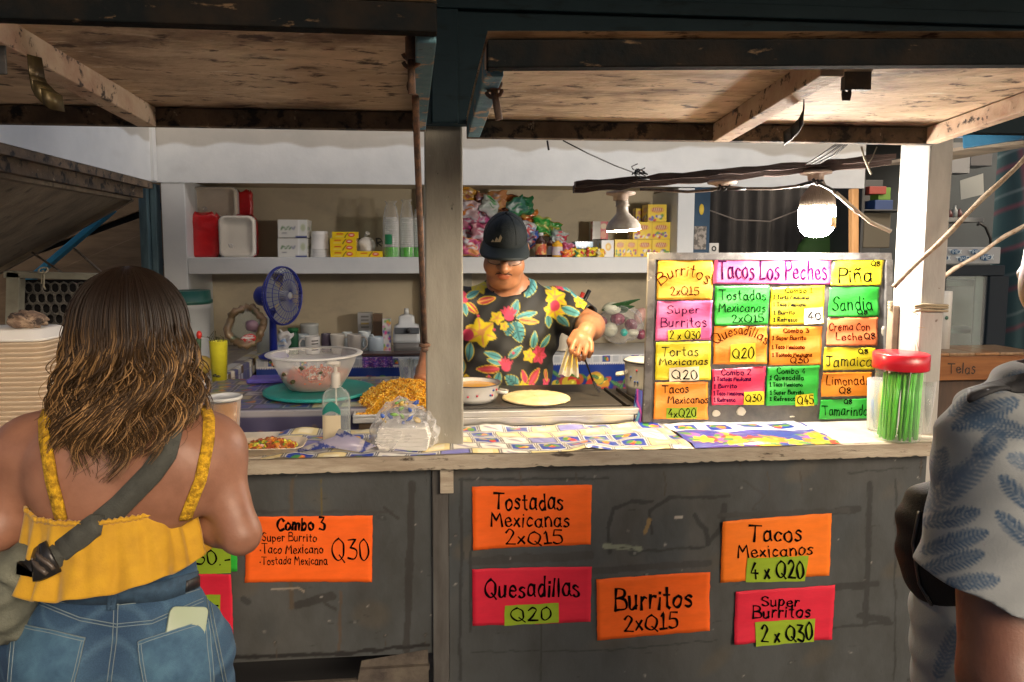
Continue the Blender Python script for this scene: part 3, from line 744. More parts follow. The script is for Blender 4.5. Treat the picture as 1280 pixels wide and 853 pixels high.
for (a, b, c, d, hx_, hy_) in ((1054, 96, 1064, 126, 1059, 112), (1067, 88, 1085, 112, 1076, 102)):
    p0_, p1_ = P(a, b, -.55), P(c, d, -.55); ce = P(hx_, hy_, -.55); n_ = 14; ou, inn = [], []
    for k in range(n_):
        an = 2 * math.pi * k / n_; ca, sa = math.cos(an), math.sin(an); hw, hh = (p1_.x - p0_.x) / 2, (p0_.z - p1_.z) / 2; mx, mz = (p0_.x + p1_.x) / 2, (p0_.z + p1_.z) / 2
        s_ = 1 / max(abs(ca), abs(sa)); ou.append(V(mx + hw * ca * s_, -.55, mz + hh * sa * s_)); inn.append(V(ce.x + .005 * ca, -.55, ce.z + .005 * sa))
    m.add(ou + inn + [q + V(0, .004, 0) for q in ou + inn], [(k, (k + 1) % n_, n_ + (k + 1) % n_, n_ + k) for k in range(n_)] + [(2 * n_ + k, 3 * n_ + k, 3 * n_ + (k + 1) % n_, 2 * n_ + (k + 1) % n_) for k in range(n_)] + [(k, 2 * n_ + k, 2 * n_ + (k + 1) % n_, (k + 1) % n_) for k in range(n_)])
q = P(1070, 84, -.55); m.box((q.x - .03, -.56, q.z), (q.x + .03, -.545, 2.03)); m.build('bracket', M['iron'], sr_)
t = thing('prop_rod', 'thin rusty iron rod hanging beside the middle post', 'rod', P(531, 432, .02))
mb = MB(); mb.tube([P(519, 112, -.40), P(522, 200, -.28), P(526, 300, -.13), P(531, 428, .02)], 0.0085, 10); mb.build('bar', M['rust'], t)
mb = MB(); c = P(519, 108, -.40); mb.tube([c + V(.016 * math.cos(a), 0, .018 * math.sin(a)) for a in [i * math.pi / 8 for i in range(17)]], 0.004, 6); mb.build('ring', M['rust'], t); mb = MB(); c = P(531, 430, .02); mb.tube([c + V(.012 * math.cos(a), .012 * math.sin(a), -.004) for a in [i * math.pi / 8 for i in range(17)]], 0.006, 6); mb.ball(c + V(0, 0, -.015), .011, 10, 8)
mb.build('lower_ring', M['rust'], t)

# ================================================================== back of the stall
mb = MB(); mb.box((-1.44, 2.12, 0.0), (1.5, 2.16, 2.62)); mb.build('back_wall', M['wall_beige'], None, 'beige back wall behind the shelf and the chef', 'wall', loc=(0, 2.14, 0))
SH0, SH1 = P(205, 330, 1.7).x, P(866, 330, 1.7).x
su = thing('wall_shelf', 'white wooden wall shelf holding groceries', 'shelf', (0, 1.9, 1.1))
SZ = 1.649
mb = MB(); mb.box((P(235, 330, 1.7).x, 1.70, 1.562), (P(845, 330, 1.7).x, 2.118, SZ)); mb.build('shelf_board', M['white_paint'], su, bevel=0.004)
mb = MB(); mb.box((SH0, 1.695, 1.13), (P(235, 330, 1.7).x - .002, 2.118, 2.05)); mb.build('upright', M['white_paint'], su, bevel=0.004)
mb = MB(); mb.box((P(845, 330, 1.7).x + .002, 1.695, 1.13), (SH1, 2.118, 2.03)); mb.build('upright', M['white_paint'], su, bevel=0.004)
mb = MB(); mb.box((SH0, 1.722, 2.05), (SH1, 2.118, 2.07)); mb.build('top_board', M['wall_beige'], su)
mb = MB(); mb.box((P(530, 330, 2.0).x, 2.02, 1.13), (P(590, 330, 2.0).x, 2.118, 2.05)); mb.build('divider', M['post_grey'], su)
# white header boards, brushed unevenly over older grey
def header(x0, x1, z0, z1, place, name, label, seed):
    nu, nv = int(abs(x1 - x0) / .008), int((z1 - z0) / .008)
    u, v = canvas(nu, nv); X = x0 + u * (x1 - x0); Z = z0 + v * (z1 - z0); p = Paint(X * 1000, Z * 1000, (0.70, 0.735, 0.76), 4)
    q = np.stack([X, Z], 1); edge = z0 + 0.19 + 0.03 * vnoise(q[:, :1], 5, seed) + 0.02 * vnoise(q[:, :1], 26, seed + 2)
    p.put(np.clip((Z - edge) / .012, 0, 1), (0.47, 0.46, 0.43)); p.put(np.clip(vnoise(q * [.3, 1], 60, 2) - .45, 0, .3), (.55, .57, .58))
    mesh = place(X, Z)
    mesh_np(name, mesh, canvas_faces(nu, nv) if x1 > x0 else canvas_faces(nu, nv)[:, ::-1], M['white_canvas'], t, cols=p.c)
xe = P(1082, 200, 1.69).x
t = thing('header_wall', 'white painted header wall above the shelf', 'wall', (0.3, 1.7, 2.05))
header(-1.367, xe, 2.035, 2.62, lambda X, Z: np.stack([X, np.full_like(X, 1.69), Z], 1), 'face', '', 1)
mb = MB(); mb.box((-1.367, 1.692, 2.036), (xe, 1.72, 2.618)); mb.build('backing', M['white_paint'], t)
t = thing('side_wall', 'white wall panel above the left side opening', 'wall', (-1.38, .8, 2.03))
header(0.045, 1.688, 2.035, 2.62, lambda Y, Z: np.stack([np.full_like(Y, -1.367), Y, Z], 1), 'face', '', 5)
mb = MB(); mb.box((-1.40, 0.045, 2.036), (-1.369, 1.72, 2.618)); mb.build('backing', M['white_paint'], t)
mb = MB(); mb.box((-1.40, 0.045, 2.0), (-1.369, 1.66, 2.034)); mb.build('sill_beam', M['beam_dark'], t)
mb = MB(); mb.beam((-1.362, 1.66, 2.04), (-1.362, 1.66, 2.6), .02, .045, (0, 1, 0)); mb.build('corner_bead', M['white_paint'], t)
t = thing('corner_post', 'dark teal corner post at the left of the shelf', 'post', (-1.41, 1.7, 0))
mb = MB(); mb.box((-1.447, 1.67, 0), (-1.405, 1.74, 2.03)); mb.box((-1.402, 1.70, 0), (-1.372, 1.77, 2.03)); mb.build('shaft', M['teal_post'], t, bevel=0.004)
mb = MB(); mb.box((-1.43, 0.05, 0.0), (-1.40, 1.66, 1.10)); mb.build('low_wall', M['plank_brown'], None, 'brown low plank wall below the left opening', 'wall', loc=(-1.41, .8, 0))

# ------------------------------------------------------------------ what stands outside on the left
t = thing('side_shutter', 'grey weathered shutter sloping down outside the left opening', 'shutter', (-1.43, 1.0, 2.0))
a, b = V(-1.415, 1.62, 1.985), V(-1.415, .30, 1.985); c = P(165, 245, 1.62); d = P(0, 336, 1.62); far = c + (d - c) * 1.25
sl2 = (far - c); a = c.copy(); b = V(a.x, .1, a.z); e1 = far; e2 = V(far.x, .1, far.z); nrm = V(sl2.z, 0, -sl2.x).normalized() * -.016
mb = MB(); mb.grid(16, 16, lambda u, v: lerp(lerp(a, e1, u), lerp(b, e2, u), v)); mb.grid(16, 16, lambda u, v: lerp(lerp(a, e1, u), lerp(b, e2, u), 1 - v) + V(0, 0, .016)); mb.build('panel', M['ply_old'], t)
mb = MB(); mb.beam(a + V(0, 0, -.012), e1 + V(0, 0, -.012), .03, .024); mb.beam(lerp(a, b, .5) + V(-.05, 0, -.012), lerp(e1, e2, .5) + V(0, 0, -.012), .03, .022); mb.beam(a + V(-.02, -.02, -.012), b + V(-.02, 0, -.012), .045, .024); mb.build('frame', M['ply_old'], t, bevel=.003)
mb = MB(); mb.beam(a + V(.03, .02, .02), b + V(.03, 0, .02), .035, .06); mb.build('hinge_beam', M['beam_dark'], t, bevel=.003)
mb = MB(); mb.beam(P(28, 358, 1.75), P(141, 262, 1.68), .028, .05, (0, 1, 0)); mb.build('strut', M['bright_blue'], None, 'bright blue diagonal strut under the side shutter', 'strut', loc=P(28, 358, 1.75), bevel=.003)
t = thing('plank_screen', 'brown plank screen outside behind the blue strut', 'screen', (-2.2, 2.3, 0))
for k in range(7):
    o_ = -.45 + k * .19
    mb = MB(); p0_ = V(-3.1, 2.3 + .012 * (k % 2), 1.15 + o_); p1_ = V(-1.46, 2.3 + .012 * (k % 2), 1.75 + o_ + .05 * (k % 3)); mb.beam(p0_, p1_, .02, .18); mb.build('plank', M['plank_brown'], t, bevel=.004)
mb = MB(); mb.box((-3.1, 2.33, 0), (-1.46, 2.36, 2.6)); mb.build('backing', M['dark_void'], t)  # near-black sheet in place of the dark space behind the planks
for (x0, y0, x1, y1, lab) in ((40, 316, 118, 368, 'left'), (92, 310, 140, 352, 'right')):
    mb = MB(); mb.tube([P(x0, y0, 1.5), P(x1, y1, 1.45)], .006, 8)
    mb.build('stay_bar', mat('grey_bar', (.22, .2, .18), .6, (.12, .09, .07), 60), None, ('long thin stay bar reaching under the blue strut' if lab == 'left' else 'short thin stay bar near the dark hair, right of the blue strut'), 'bar', 'thin stay bars under the side shutter', loc=P(x1, y1, 1.45))
t = thing('lattice_crate', 'dark lattice crate on the left counter with a pale wooden frame', 'crate', P(60, 420, 1.2))
mb = MB(); mb.beam(P(18, 420, 1.2), P(20, 340, 1.2), .055, .05, (0, 1, 0)); mb.beam(P(8, 343, 1.2), P(122, 346, 1.2), .05, .03); mb.build('frame', mat('pale_green_wood', (.30, .30, .24), .8, (.2, .19, .15), 8), t, bevel=.003)
mb = MB()
for i in range(11):
    for j in range(5):
        c = P(36 + i * 11 + (j % 2) * 5, 360 + j * 13, 1.24); mb.tube([c + V(.021 * math.cos(q), 0, .025 * math.sin(q)) for q in [k * math.pi / 4 for k in range(9)]], .0045, 5, caps=False)
mb.build('lattice', mat('lattice_dark', (.06, .055, .05), .6, (.16, .15, .13), 20), t)
mb = MB(); mb.box((P(30, 400, 1.3).x, 1.30, 1.14), (P(170, 400, 1.3).x, 1.32, P(30, 350, 1.3).z)); mb.build('back_board', M['dark_void'], t)
mb = MB(); c = P(54, 338, 1.17); mb.tube([c, c + V(.004, -.004, -.03), c + V(-.002, 0, -.07), c + V(.005, 0, -.085)], .004, 6); mb.tube([c + V(-.004, 0, 0), c + V(-.008, -.004, -.06)], .003, 6); mb.tube([c + V(.02 * math.cos(q), .01 * math.sin(q), .012 * math.sin(q)) for q in [k * math.pi / 4 for k in range(9)]], .004, 6)
mb.build('string_knot', mat('string_pale', (.35, .32, .24), .9), None, 'pale string knotted round the crate frame by the blue strut', 'string', loc=c)

# ------------------------------------------------------------------ what stands at the right, behind the lamps
t = thing('side_board', 'dark blue board with stickers right of the white shelf upright', 'board', (1.55, 1.8, 1.0))
x0, x1 = P(867, 290, 1.8).x, P(887, 290, 1.8).x
mb = MB(); mb.box((x0, 1.8, 0.9), (x1, 1.83, 2.05)); mb.build('panel', mat('navy_board', (.02, .06, .12), .5, (.03, .08, .15), 6), t, bevel=.003)
mb = MB(); c = P(877, 262, 1.797); mb.lathe([(0, .003), (.012, .003), (.013, 0)], c, 20, Matrix.Rotation(RAD(90), 3, 'X'), sy=2.4, sx=1.1); mb.build('sticker', mat('yellow_sticker', (.75, .55, .06), .5), t)
mb = MB(); mb.box((P(868, 283, 1.797).x, 1.795, P(868, 312, 1.797).z), (P(883, 283, 1.797).x, 1.799, P(868, 283, 1.797).z)); mb.build('leaflet', mat('leaflet', (.36, .33, .30), .6, (.12, .11, .10), 40, (1, 1, 1), .45, .55), t)
nn = 90
mb = MB(); xa, xb = P(880, 280, 2.4).x, P(1080, 280, 2.4).x
mb.grid(nn, 4, lambda u, v: V(xa + u * (xb - xa), 2.4 + .022 * math.sin(u * 74 + .6 * math.sin(u * 19)) + .01 * math.sin(u * 31), .9 + 1.22 * v))
mb.build('curtain', mat('charcoal_curtain', (.035, .034, .036), .85, (.055, .052, .05), 4), None, 'charcoal curtain hanging in folds behind the bright lamp', 'curtain', loc=(2, 2.4, 1), solid=.003)
mb = MB(); mb.beam(P(1067, 330, .8), P(1067, 236, .8), .03, .03, (0, 1, 0)); mb.build('wooden_stake', mat('orange_wood', (.50, .27, .11), .6, (.38, .19, .07), 6, (4, 4, .5), bump=.2), None, 'orange wooden stake standing behind the menu board', 'stake', loc=P(1067, 330, .8), bevel=.004)
mb = MB(); mb.tube([P(884, 262, 1.9), P(920, 275, 1.9), P(962, 277, 1.9), P(1000, 262, 1.9)], .004, 6); mb.build('slack_wire', mat('wire_grey', (.3, .26, .23), .6), None, 'slack thin wire strung across the charcoal curtain', 'wire', loc=P(884, 262, 1.9))
mb = MB(); mb.tube([P(884, 262, 1.88), P(884, 330, 1.88)], .008, 8); mb.build('thin_pole', mat('brown_pole', (.16, .10, .07), .6), None, 'thin brown pole beside the dark blue board', 'pole', loc=P(884, 330, 1.88))
t = thing('display_cabinet', 'dark glass display cabinet with bright packs behind the stake', 'cabinet', P(1098, 330, 1.9))
mb = MB(); a, b = P(1076, 218, 1.9), P(1140, 330, 1.9); mb.box((a.x, 2.2, b.z - .3), (b.x, 2.22, a.z)); mb.box((a.x, 1.88, b.z - .3), (a.x + .02, 2.2, a.z)); mb.box((a.x + .02, 1.9, P(1100, 262, 1.9).z - .01), (b.x, 2.2, P(1100, 262, 1.9).z)); mb.build('case', mat('cabinet_dark', (.04, .045, .05), .4), t, bevel=.003)
for (u, v, u2, v2, c_, nm) in ((1087, 233, 1108, 243, (.7, .1, .07), 'red'), (1101, 234, 1116, 250, (.25, .55, .05), 'green'), (1094, 250, 1116, 264, (.04, .12, .4), 'blue')):
    a, b = P(u, v, 1.98), P(u2, v2, 1.98); mb = MB(); mb.box((a.x, 1.98 + (.02 if nm == 'green' else 0), b.z), (b.x, 2.08, a.z)); mb.build('carton', mat('carton_' + nm, tuple(x * .5 for x in c_), .5), None, nm + ' carton in the dark display cabinet', 'carton', 'cartons in the display cabinet', loc=((a.x + b.x) / 2, 2.03, b.z), bevel=.004)
a, b = P(1080, 266, 1.95), P(1112, 310, 1.95); mb = MB(); mb.box((a.x, 1.95, b.z), (b.x, 2.05, a.z)); mb.build('beige_carton', mat('carton_beige', (.14, .125, .09), .7), None, 'dull beige carton low in the display cabinet', 'carton', loc=((a.x + b.x) / 2, 2.0, b.z), bevel=.006)
a, b = P(1004, 290, 2.2), P(1060, 330, 2.2); mb = MB(); mb.ball(((a.x + b.x) / 2, 2.25, b.z), ((b.x - a.x) / 2, .1, (a.z - b.z) * 1.0), 20, 12, amp=.2, seed=3); mb.build('green_sack', mat('green_sack', (.05, .13, .03), .7), None, 'dark green sack behind the menu board by the stake', 'sack', loc=((a.x + b.x) / 2, 2.25, b.z))
a, b = P(887, 304, 1.8), P(898, 330, 1.8); mb = MB(); mb.box((a.x, 1.8, b.z - .06), (b.x, 1.84, a.z)); sp = mb.build('white_packet', mat('packet_white', (.7, .7, .68), .4), None, 'narrow white packet with black rings above the menu board', 'packet', loc=((a.x + b.x) / 2, 1.82, b.z), bevel=.003)
mb = MB()
for yy in (311, 321): c = P(892.5, yy, 1.797); mb.tube([c + V(.011 * math.cos(q), 0, .012 * math.sin(q)) for q in [k * math.pi / 8 for k in range(17)]], .0035, 6)
mb.build('ring_mark', mat('ink_black', (.012, .012, .014), .6), sp)
# neighbour's room
mb = MB(); mb.box((1.5, 3.4, 0), (5.2, 3.45, 2.62)); mb.build('far_wall', mat('far_wall_teal', (.022, .034, .040), .7, (.014, .022, .028), 3), None, 'dark wall of the neighbouring room at the far right', 'wall', loc=(3, 3.4, 0))
RY = 1.5
fr = thing('drinks_fridge', 'navy glass door drinks fridge behind the white pillar', 'fridge', P(1220, 470, RY))
def rbox(x0, y0, x1, y1, Y0, Y1, name, m, parent, bev=.004, **k):
    a, b = P(x0, y0, Y0), P(x1, y1, Y0); mb = MB(); mb.box((a.x, Y0, b.z), (b.x, Y1, a.z)); return mb.build(name, m, parent, bevel=bev, **k)
NAVY = mat('fridge_navy', (.008, .015, .024), .6, spec=.2)
rbox(1168, 332, 1256, 345, RY, RY + .06, 'door_frame', NAVY, fr); rbox(1238, 345.5, 1256, 436, RY, RY + .06, 'door_frame', NAVY, fr); rbox(1160, 345.5, 1178, 436, RY, RY + .06, 'door_frame', NAVY, fr)
rbox(1178, 346, 1238, 440, RY + .3, RY + .32, 'back_panel', mat('fridge_inside', (.13, .155, .15), .5, (.07, .085, .085), 6), fr)
rbox(1180, 350, 1232, 358, RY + .1, RY + .28, 'shelf', mat('fridge_shelf', (.35, .37, .36), .4), fr); rbox(1180, 412, 1236, 417, RY + .1, RY + .28, 'shelf', MATS['fridge_shelf'], fr)
rbox(1220, 346, 1225, 436, RY + .03, RY + .04, 'door_trim', mat('fridge_trim', (.35, .37, .38), .3, metal=.6), fr)
a, b = P(1178, 346, RY + .02), P(1238, 436, RY + .02); mb = MB(); mb.box((a.x, RY + .018, b.z), (b.x, RY + .022, a.z)); mb.build('glass_pane', clear('fridge_glass', (.80, .88, .86), .06, .5), fr)
hd = rbox(1165, 309, 1250, 330, RY - .01, RY + .06, 'sign_header', mat('fridge_header', (.26, .28, .30), .5), fr)
mb = MB(); mt_ = MB(); BLUE = mat('oval_blue', (.012, .07, .17), .5)
k = 0
for (cx, cy, sc) in ((1178, 323, 1), (1205, 324, 1), (1232, 322, 1), (1166, 315, .8), (1194, 315, .8), (1219, 315, .8)):
    c = P(cx, cy, RY - .014 - k * .0012); k += 1; mb.lathe([(0, .0008), (.033 * sc, .0008), (.035 * sc, 0)], c, 24, Matrix.Rotation(RAD(90), 3, 'X'), sy=.52)
    lettering(mt_, lambda x, y, l, k=k: P(x, y, RY - .0155 - k * .0012 - l), 'TIMEX', cx - 10 * sc, cx + 10 * sc, cy + 2.4 * sc, 5 * sc, .16)
lo_ = mb.build('oval_badge', BLUE, hd); mt_.build('lettering', mat('badge_letter', (.45, .55, .62), .5), hd)
rbox(1186, 178, 1212, 217, 2.3, 2.4, 'white_box', mat('matte_white', (.20, .21, .22), .6), None, label='plain white box high up behind the pillar', cat='box', loc=P(1198, 217, 2.3))
rbox(1214, 184, 1240, 208, 2.35, 2.5, 'dark_monitor', mat('dark_gloss', (.03, .035, .05), .3), None, label='dark framed monitor high beside the white box', cat='monitor', loc=P(1226, 208, 2.35))
mb = MB(); mb.poly([P(1200, 226, 2.28), P(1229, 217, 2.28), P(1230, 243, 2.28), P(1201, 250, 2.28)], (0, .003, 0)); mb.build('paper_notice', mat('paper_grey', (.28, .30, .29), .7), None, 'pale paper notice pinned above the fridge', 'notice', loc=P(1215, 250, 2.28))
rbox(1184, 272, 1230, 278, 2.1, 2.35, 'ledge', mat('ledge_grey', (.17, .18, .18), .6), None, label='pale narrow ledge below the paper notice', cat='ledge', loc=P(1205, 278, 2.1))
mb = MB()
for i, (x, h) in enumerate(((1187, 12), (1193, 20), (1199, 14))): c = P(x, 272, 2.15); mb.lathe([(0, 0), (.016, 0), (.016, h * .004 * .6), (.007, h * .004 * .8), (.007, h * .004), (0, h * .004)], c, 12)
for i, (x, h) in enumerate(((1187, 12), (1193, 20), (1199, 14))):
    c = P(x, 272, 2.15); mb = MB(); mb.lathe([(0, 0), (.016, 0), (.016, h * .0022), (.007, h * .0031), (.007, h * .0038), (0, h * .0038)], c + V(0, 0, .001), 12)
    mb.build('small_bottle', mat('small_bottle_%d' % i, ((.10, .03, .03), (.25, .28, .28), (.12, .05, .05))[i], .3), None, ('dark red squat bottle nearest the pillar on the ledge', 'tall pale bottle on the ledge above the fridge', 'dark bottle farthest from the pillar on the ledge')[i], 'bottle', 'bottles on the ledge above the fridge', loc=c)
mb = MB(); mb.tube([P(1222, 282, 2.0), P(1224, 279, 2.0), P(1232, 284, 2.0), P(1238, 298, 2.0), P(1239, 312, 2.0)], .008, 8); mb.build('black_hose', mat('rubber_black', (.015, .015, .016), .5), None, 'black hose curving down above the fridge header', 'hose', loc=P(1239, 312, 2.0))
# plaid cloth
nu, nv = 150, 200; u, v = canvas(nu, nv)
xa, xb = P(1240, 300, 2.0), P(1330, 300, 2.0); za, zb = P(1260, 470, 2.0).z, P(1260, 170, 2.0).z
X = u * 60 + v * 18; Y_ = v * 100 - u * 22; p = Paint(X, Y_, (.035, .085, .10), 1.5)
for k in range(-6, 10):
    p.put(np.clip(1 - abs(X - k * 22) / 5, 0, 1) * .7, (.02, .045, .055)); p.put(np.clip(1 - abs(X - k * 22 - 9) / 1.2, 0, 1) * .5, (.22, .28, .30)); p.put(np.clip(1 - abs(X - k * 22 - 4) / 1.8, 0, 1) * .75, (.18, .045, .07))
    p.put(np.clip(1 - abs(Y_ - k * 17) / 1.6, 0, 1) * .7, (.20, .05, .08)); p.put(np.clip(1 - abs(Y_ - k * 17 - 6) / 1.0, 0, 1) * .5, (.22, .28, .30))
pts = np.stack([xa.x + u * (xb.x - xa.x) + .10 * (1 - v) * 0 - .0, 2.0 - .5 * u + .012 * np.sin(u * 26), za + v * (zb - za)], 1)
mesh_np('plaid_cloth', pts, canvas_faces(nu, nv), mat('plaid', None, .85, attr='Col'), None, loc=xa, cols=p.c, label='dark teal and red plaid cloth hanging at the far right', cat='cloth')
# wooden bar
br = thing('wooden_bar', 'varnished orange wood bar table behind the pillar, name written on its front', 'table', P(1230, 600, 1.15))
WOOD = mat('varnished_wood', (.30, .12, .035), .35, (.20, .07, .02), 5, (.6, 3, 8), .35, .65, coat=.4, bump=.1)
zt = P(1230, 441, 1.15).z; xl = P(1150, 441, 1.15).x
for k, (a, b) in enumerate(((xl, P(1187, 441, 1.15).x), (P(1187.7, 441, 1.15).x, P(1219, 441, 1.15).x), (P(1219.7, 441, 1.15).x, P(1250, 441, 1.15).x), (P(1250.7, 441, 1.15).x, P(1300, 441, 1.15).x))):
    mb = MB(); mb.box((a, 1.15, zt - .016), (b, 1.42, zt)); mb.build('plank', mat('plank_%d' % (k % 2), ((.36, .17, .06), (.30, .20, .11))[k % 2], .4, (.2, .1, .04), 6, (6, 1, 1), coat=.3), br, bevel=.005)
fb = rbox(1150, 446, 1300, 474, 1.165, 1.2, 'front_board', WOOD, br)
mb = MB(); lettering(mb, lambda x, y, l: P(x, y, 1.164 - l), 'Telas', 1185, 1219, 467, 13, .11); mb.build('lettering', mat('burnt_ink', (.02, .012, .008), .6), fb)
rbox(1150, 475, 1300, 620, 1.22, 1.25, 'lower_panel', mat('lower_panel', (.09, .05, .03), .6, (.05, .03, .02), 5, (6, 6, .6)), br); 
bt = thing('tall_bottle', 'white cylindrical bottle with green logo on the wooden bar', 'bottle', V(P(1182, 434, 1.3).x, 1.3, zt))
r_ = (P(1187.5, 400, 1.3).x - P(1175, 400, 1.3).x) / 2; zz = P(1180, 364, 1.3).z
mb = MB(); mb.lathe([(0, zt + .001), (r_, zt + .001), (r_, zz - .004), (r_ * .96, zz), (0, zz)], (P(1181, 400, 1.3).x, 1.3, 0), 24); mb.build('body', mat('bottle_white', (.62, .60, .56), .4), bt)
mb = MB(); c = V(P(1178, 397, 1.3).x, 1.3 - r_ - .0006, P(1178, 397, 1.3).z); mb.lathe([(0, .0005), (.010, .0005), (.010, 0)], c, 16, Matrix.Rotation(RAD(90), 3, 'X')); mb.build('logo', mat('logo_green', (.02, .09, .06), .5), bt)
# ropes / sticks of the neighbour's awning
ST = mat('weathered_stick', (.42, .34, .25), .7, (.28, .18, .11), 40, (1, 1, 1), .4, .65, bump=.4, bscale=90)
for (a, b, lab) in (((1117, 359), (1310, 169), 'long pale prop stick tied to the pillar, the upper of the pair'), ((1180, 346), (1310, 262), 'short pale prop stick leaning past the pillar, the lower of the pair')):
    A, B = P(*a, .04 if a[0] < 1150 else .3), P(*b, -.1 if a[0] < 1150 else .2); mb = MB(); pts = [lerp(A, B, k / 10) + V(0, 0, .004 * math.sin(k * 1.4)) for k in range(11)]; mb.tube(pts, [.0075 + .0012 * math.sin(k * 2.2) for k in range(11)], 8)
    mb.build('prop_stick', ST, None, lab, 'stick', 'prop sticks by the pillar', loc=A)
t = thing('blue_awning', 'bright blue edge of a neighbouring awning at the top right corner', 'awning', P(1260, 175, 0.3))
mb = MB(); mb.beam(P(1204, 178, .3), P(1330, 158, .1), .025, .045); mb.build('edge_rail', mat('awning_blue', (.015, .13, .24), .6, (.01, .09, .18), 9, spots=[((.30, .26, .21), 24, .64, .69, (1, 1, 1))], bump=.2), t, bevel=.003)
mb = MB(); a, b = P(1206, 187, .3), P(1330, 176, .1); mb.hexa([a, b, b + V(0, .5, 0), a + V(0, .5, 0), a + V(0, 0, .012), b + V(0, 0, .012), b + V(0, .5, .012), a + V(0, .5, .012)]); mb.build('panel', M['ply_old'], t)
# ================================================================== lamps on their plank
t = thing('lamp_plank', 'dark weathered plank hanging in front of the shelf, carrying the lamps', 'plank', P(912, 220, .12))
A, B = P(717, 237, .36), P(1111, 203, .15)
mb = MB(); n_ = 26
pts = [lerp(A, B, k / n_) + V(0, 0, random.uniform(-.002, .002)) for k in range(n_ + 1)]
for nm_off, hh in ((V(0, 0, 0), .013), (V(0, -.02, .014), .010)):
    vs = []
    for k, q in enumerate(pts):
        hh2 = hh * (1 + .25 * math.sin(k * 1.9)); q = q + nm_off
        vs += [q + V(0, -.014, -hh2), q + V(0, .014, -hh2), q + V(0, .014, hh2), q + V(0, -.014, hh2)]
    mb.add(vs, [(4 * k + j, 4 * k + (j + 1) % 4, 4 * k + 4 + (j + 1) % 4, 4 * k + 4 + j) for k in range(n_) for j in range(4)] + [(3, 2, 1, 0), (4 * n_, 4 * n_ + 1, 4 * n_ + 2, 4 * n_ + 3)])
mb.build('board', mat('dark_plank', (.10, .065, .055), .7, (.05, .032, .028), 14, (.5, 2, 6), .35, .65, bump=.5, bscale=30, spots=[((.26, .19, .15), 30, .64, .68, (.4, 1, 5))]), t)
BLK = mat('black_wire', (.012, .012, .013), .5)
mb = MB()
def wire(pts, r=.003): mb.tube(pts, r, 6)
wire([P(684, 176, .02), P(686, 188, .02)], .003); mb.build('wire_end', BLK, t); mb = MB(); wire([P(704, 176, .02), P(735, 192, .1), P(768, 207, .2), P(800, 219, .25)], .0022)
for k in range(9):
    c = P(797 + random.uniform(-6, 10), 216 + random.uniform(-4, 5), .24); wire([c, c + V(random.uniform(-.02, .02), random.uniform(-.01, .01), random.uniform(-.015, .015)), c + V(random.uniform(-.03, .03), 0, random.uniform(-.015, .02))], .0022)
mb.build('tie_wire', BLK, t); mb = MB()
for k in range(6):
    wire([P(1008 + k * 3, 205, .1), P(1026 + k * 4, 194 - k % 2 * 2, .06), P(1044 + k * 3, 181, .0), P(1052 + k * 2, 176, -.01)], .0024)
mb.build('hanging_wire', BLK, t)
mb = MB(); mb.tube([P(1077, 184, .0), P(1080, 197, .02), P(1089, 218, .02)], .003, 6); mb.tube([P(1096, 184, .02), P(1090, 198, .02), P(1086, 204, .02)], .002, 6); mb.build('string_end', MATS['string_pale'], t)
t = thing('power_cable', 'twisted brown and black cable looping between the lamp holders', 'cable', P(905, 233, .18))
cb = mat('cable_brown', (.20, .15, .12), .6, (.08, .06, .05), 60)
mb = MB(); mb.tube([P(800, 237, .24), P(825, 238, .22), P(860, 240, .2), P(890, 238, .18), P(905, 233, .17), P(930, 236, .16), P(965, 236, .14), P(995, 233, .12), P(1012, 228, .09), P(1024, 230, .07), P(1036, 235, .07), P(1050, 247, .06), P(1070, 265, .05), P(1092, 279, .045), P(1114, 289, .04)], .0048, 8); mb.build('cable', cb, t)
mb = MB()
for pts in ([P(898, 238, .165), P(903, 229, .16), P(910, 236, .16), P(920, 237, .16), P(932, 236, .155)], [P(899, 230, .16), P(905, 238, .16), P(912, 232, .16)], [P(1000, 232, .11), P(1014, 229, .085), P(1022, 226, .06), P(1027, 231, .06), P(1041, 238, .06)], [P(1016, 224, .06), P(1021, 231, .06), P(1028, 226, .06)]): mb.tube(pts, .005, 8)
mb.build('tape_splice', BLK, t)
mb = MB(); mb.tube([P(1045, 241, .058), P(1062, 256, .05), P(1088, 278, .042), P(1113, 290, .036)], .0058, 8); mb.build('pale_sleeve', mat('pale_sleeve', (.5, .44, .35), .6), t)
CER = mat('dirty_porcelain', (.50, .40, .33), .5, (.34, .25, .2), 30, bump=.15)
def socket(px, py, Y, parent, s=1.0, short=False):
    c = P(px, py, Y); mb = MB(); mb.lathe([(0, 0), (.046 * s, 0), (.050 * s, -.004), (.048 * s, -.010), (.026 * s, -.014), (.024 * s, -.018 if short else -.030), (0, -.018 if short else -.030)], c, 28); return mb.build('holder', CER, parent), c
def screws(px, py, Y): pass
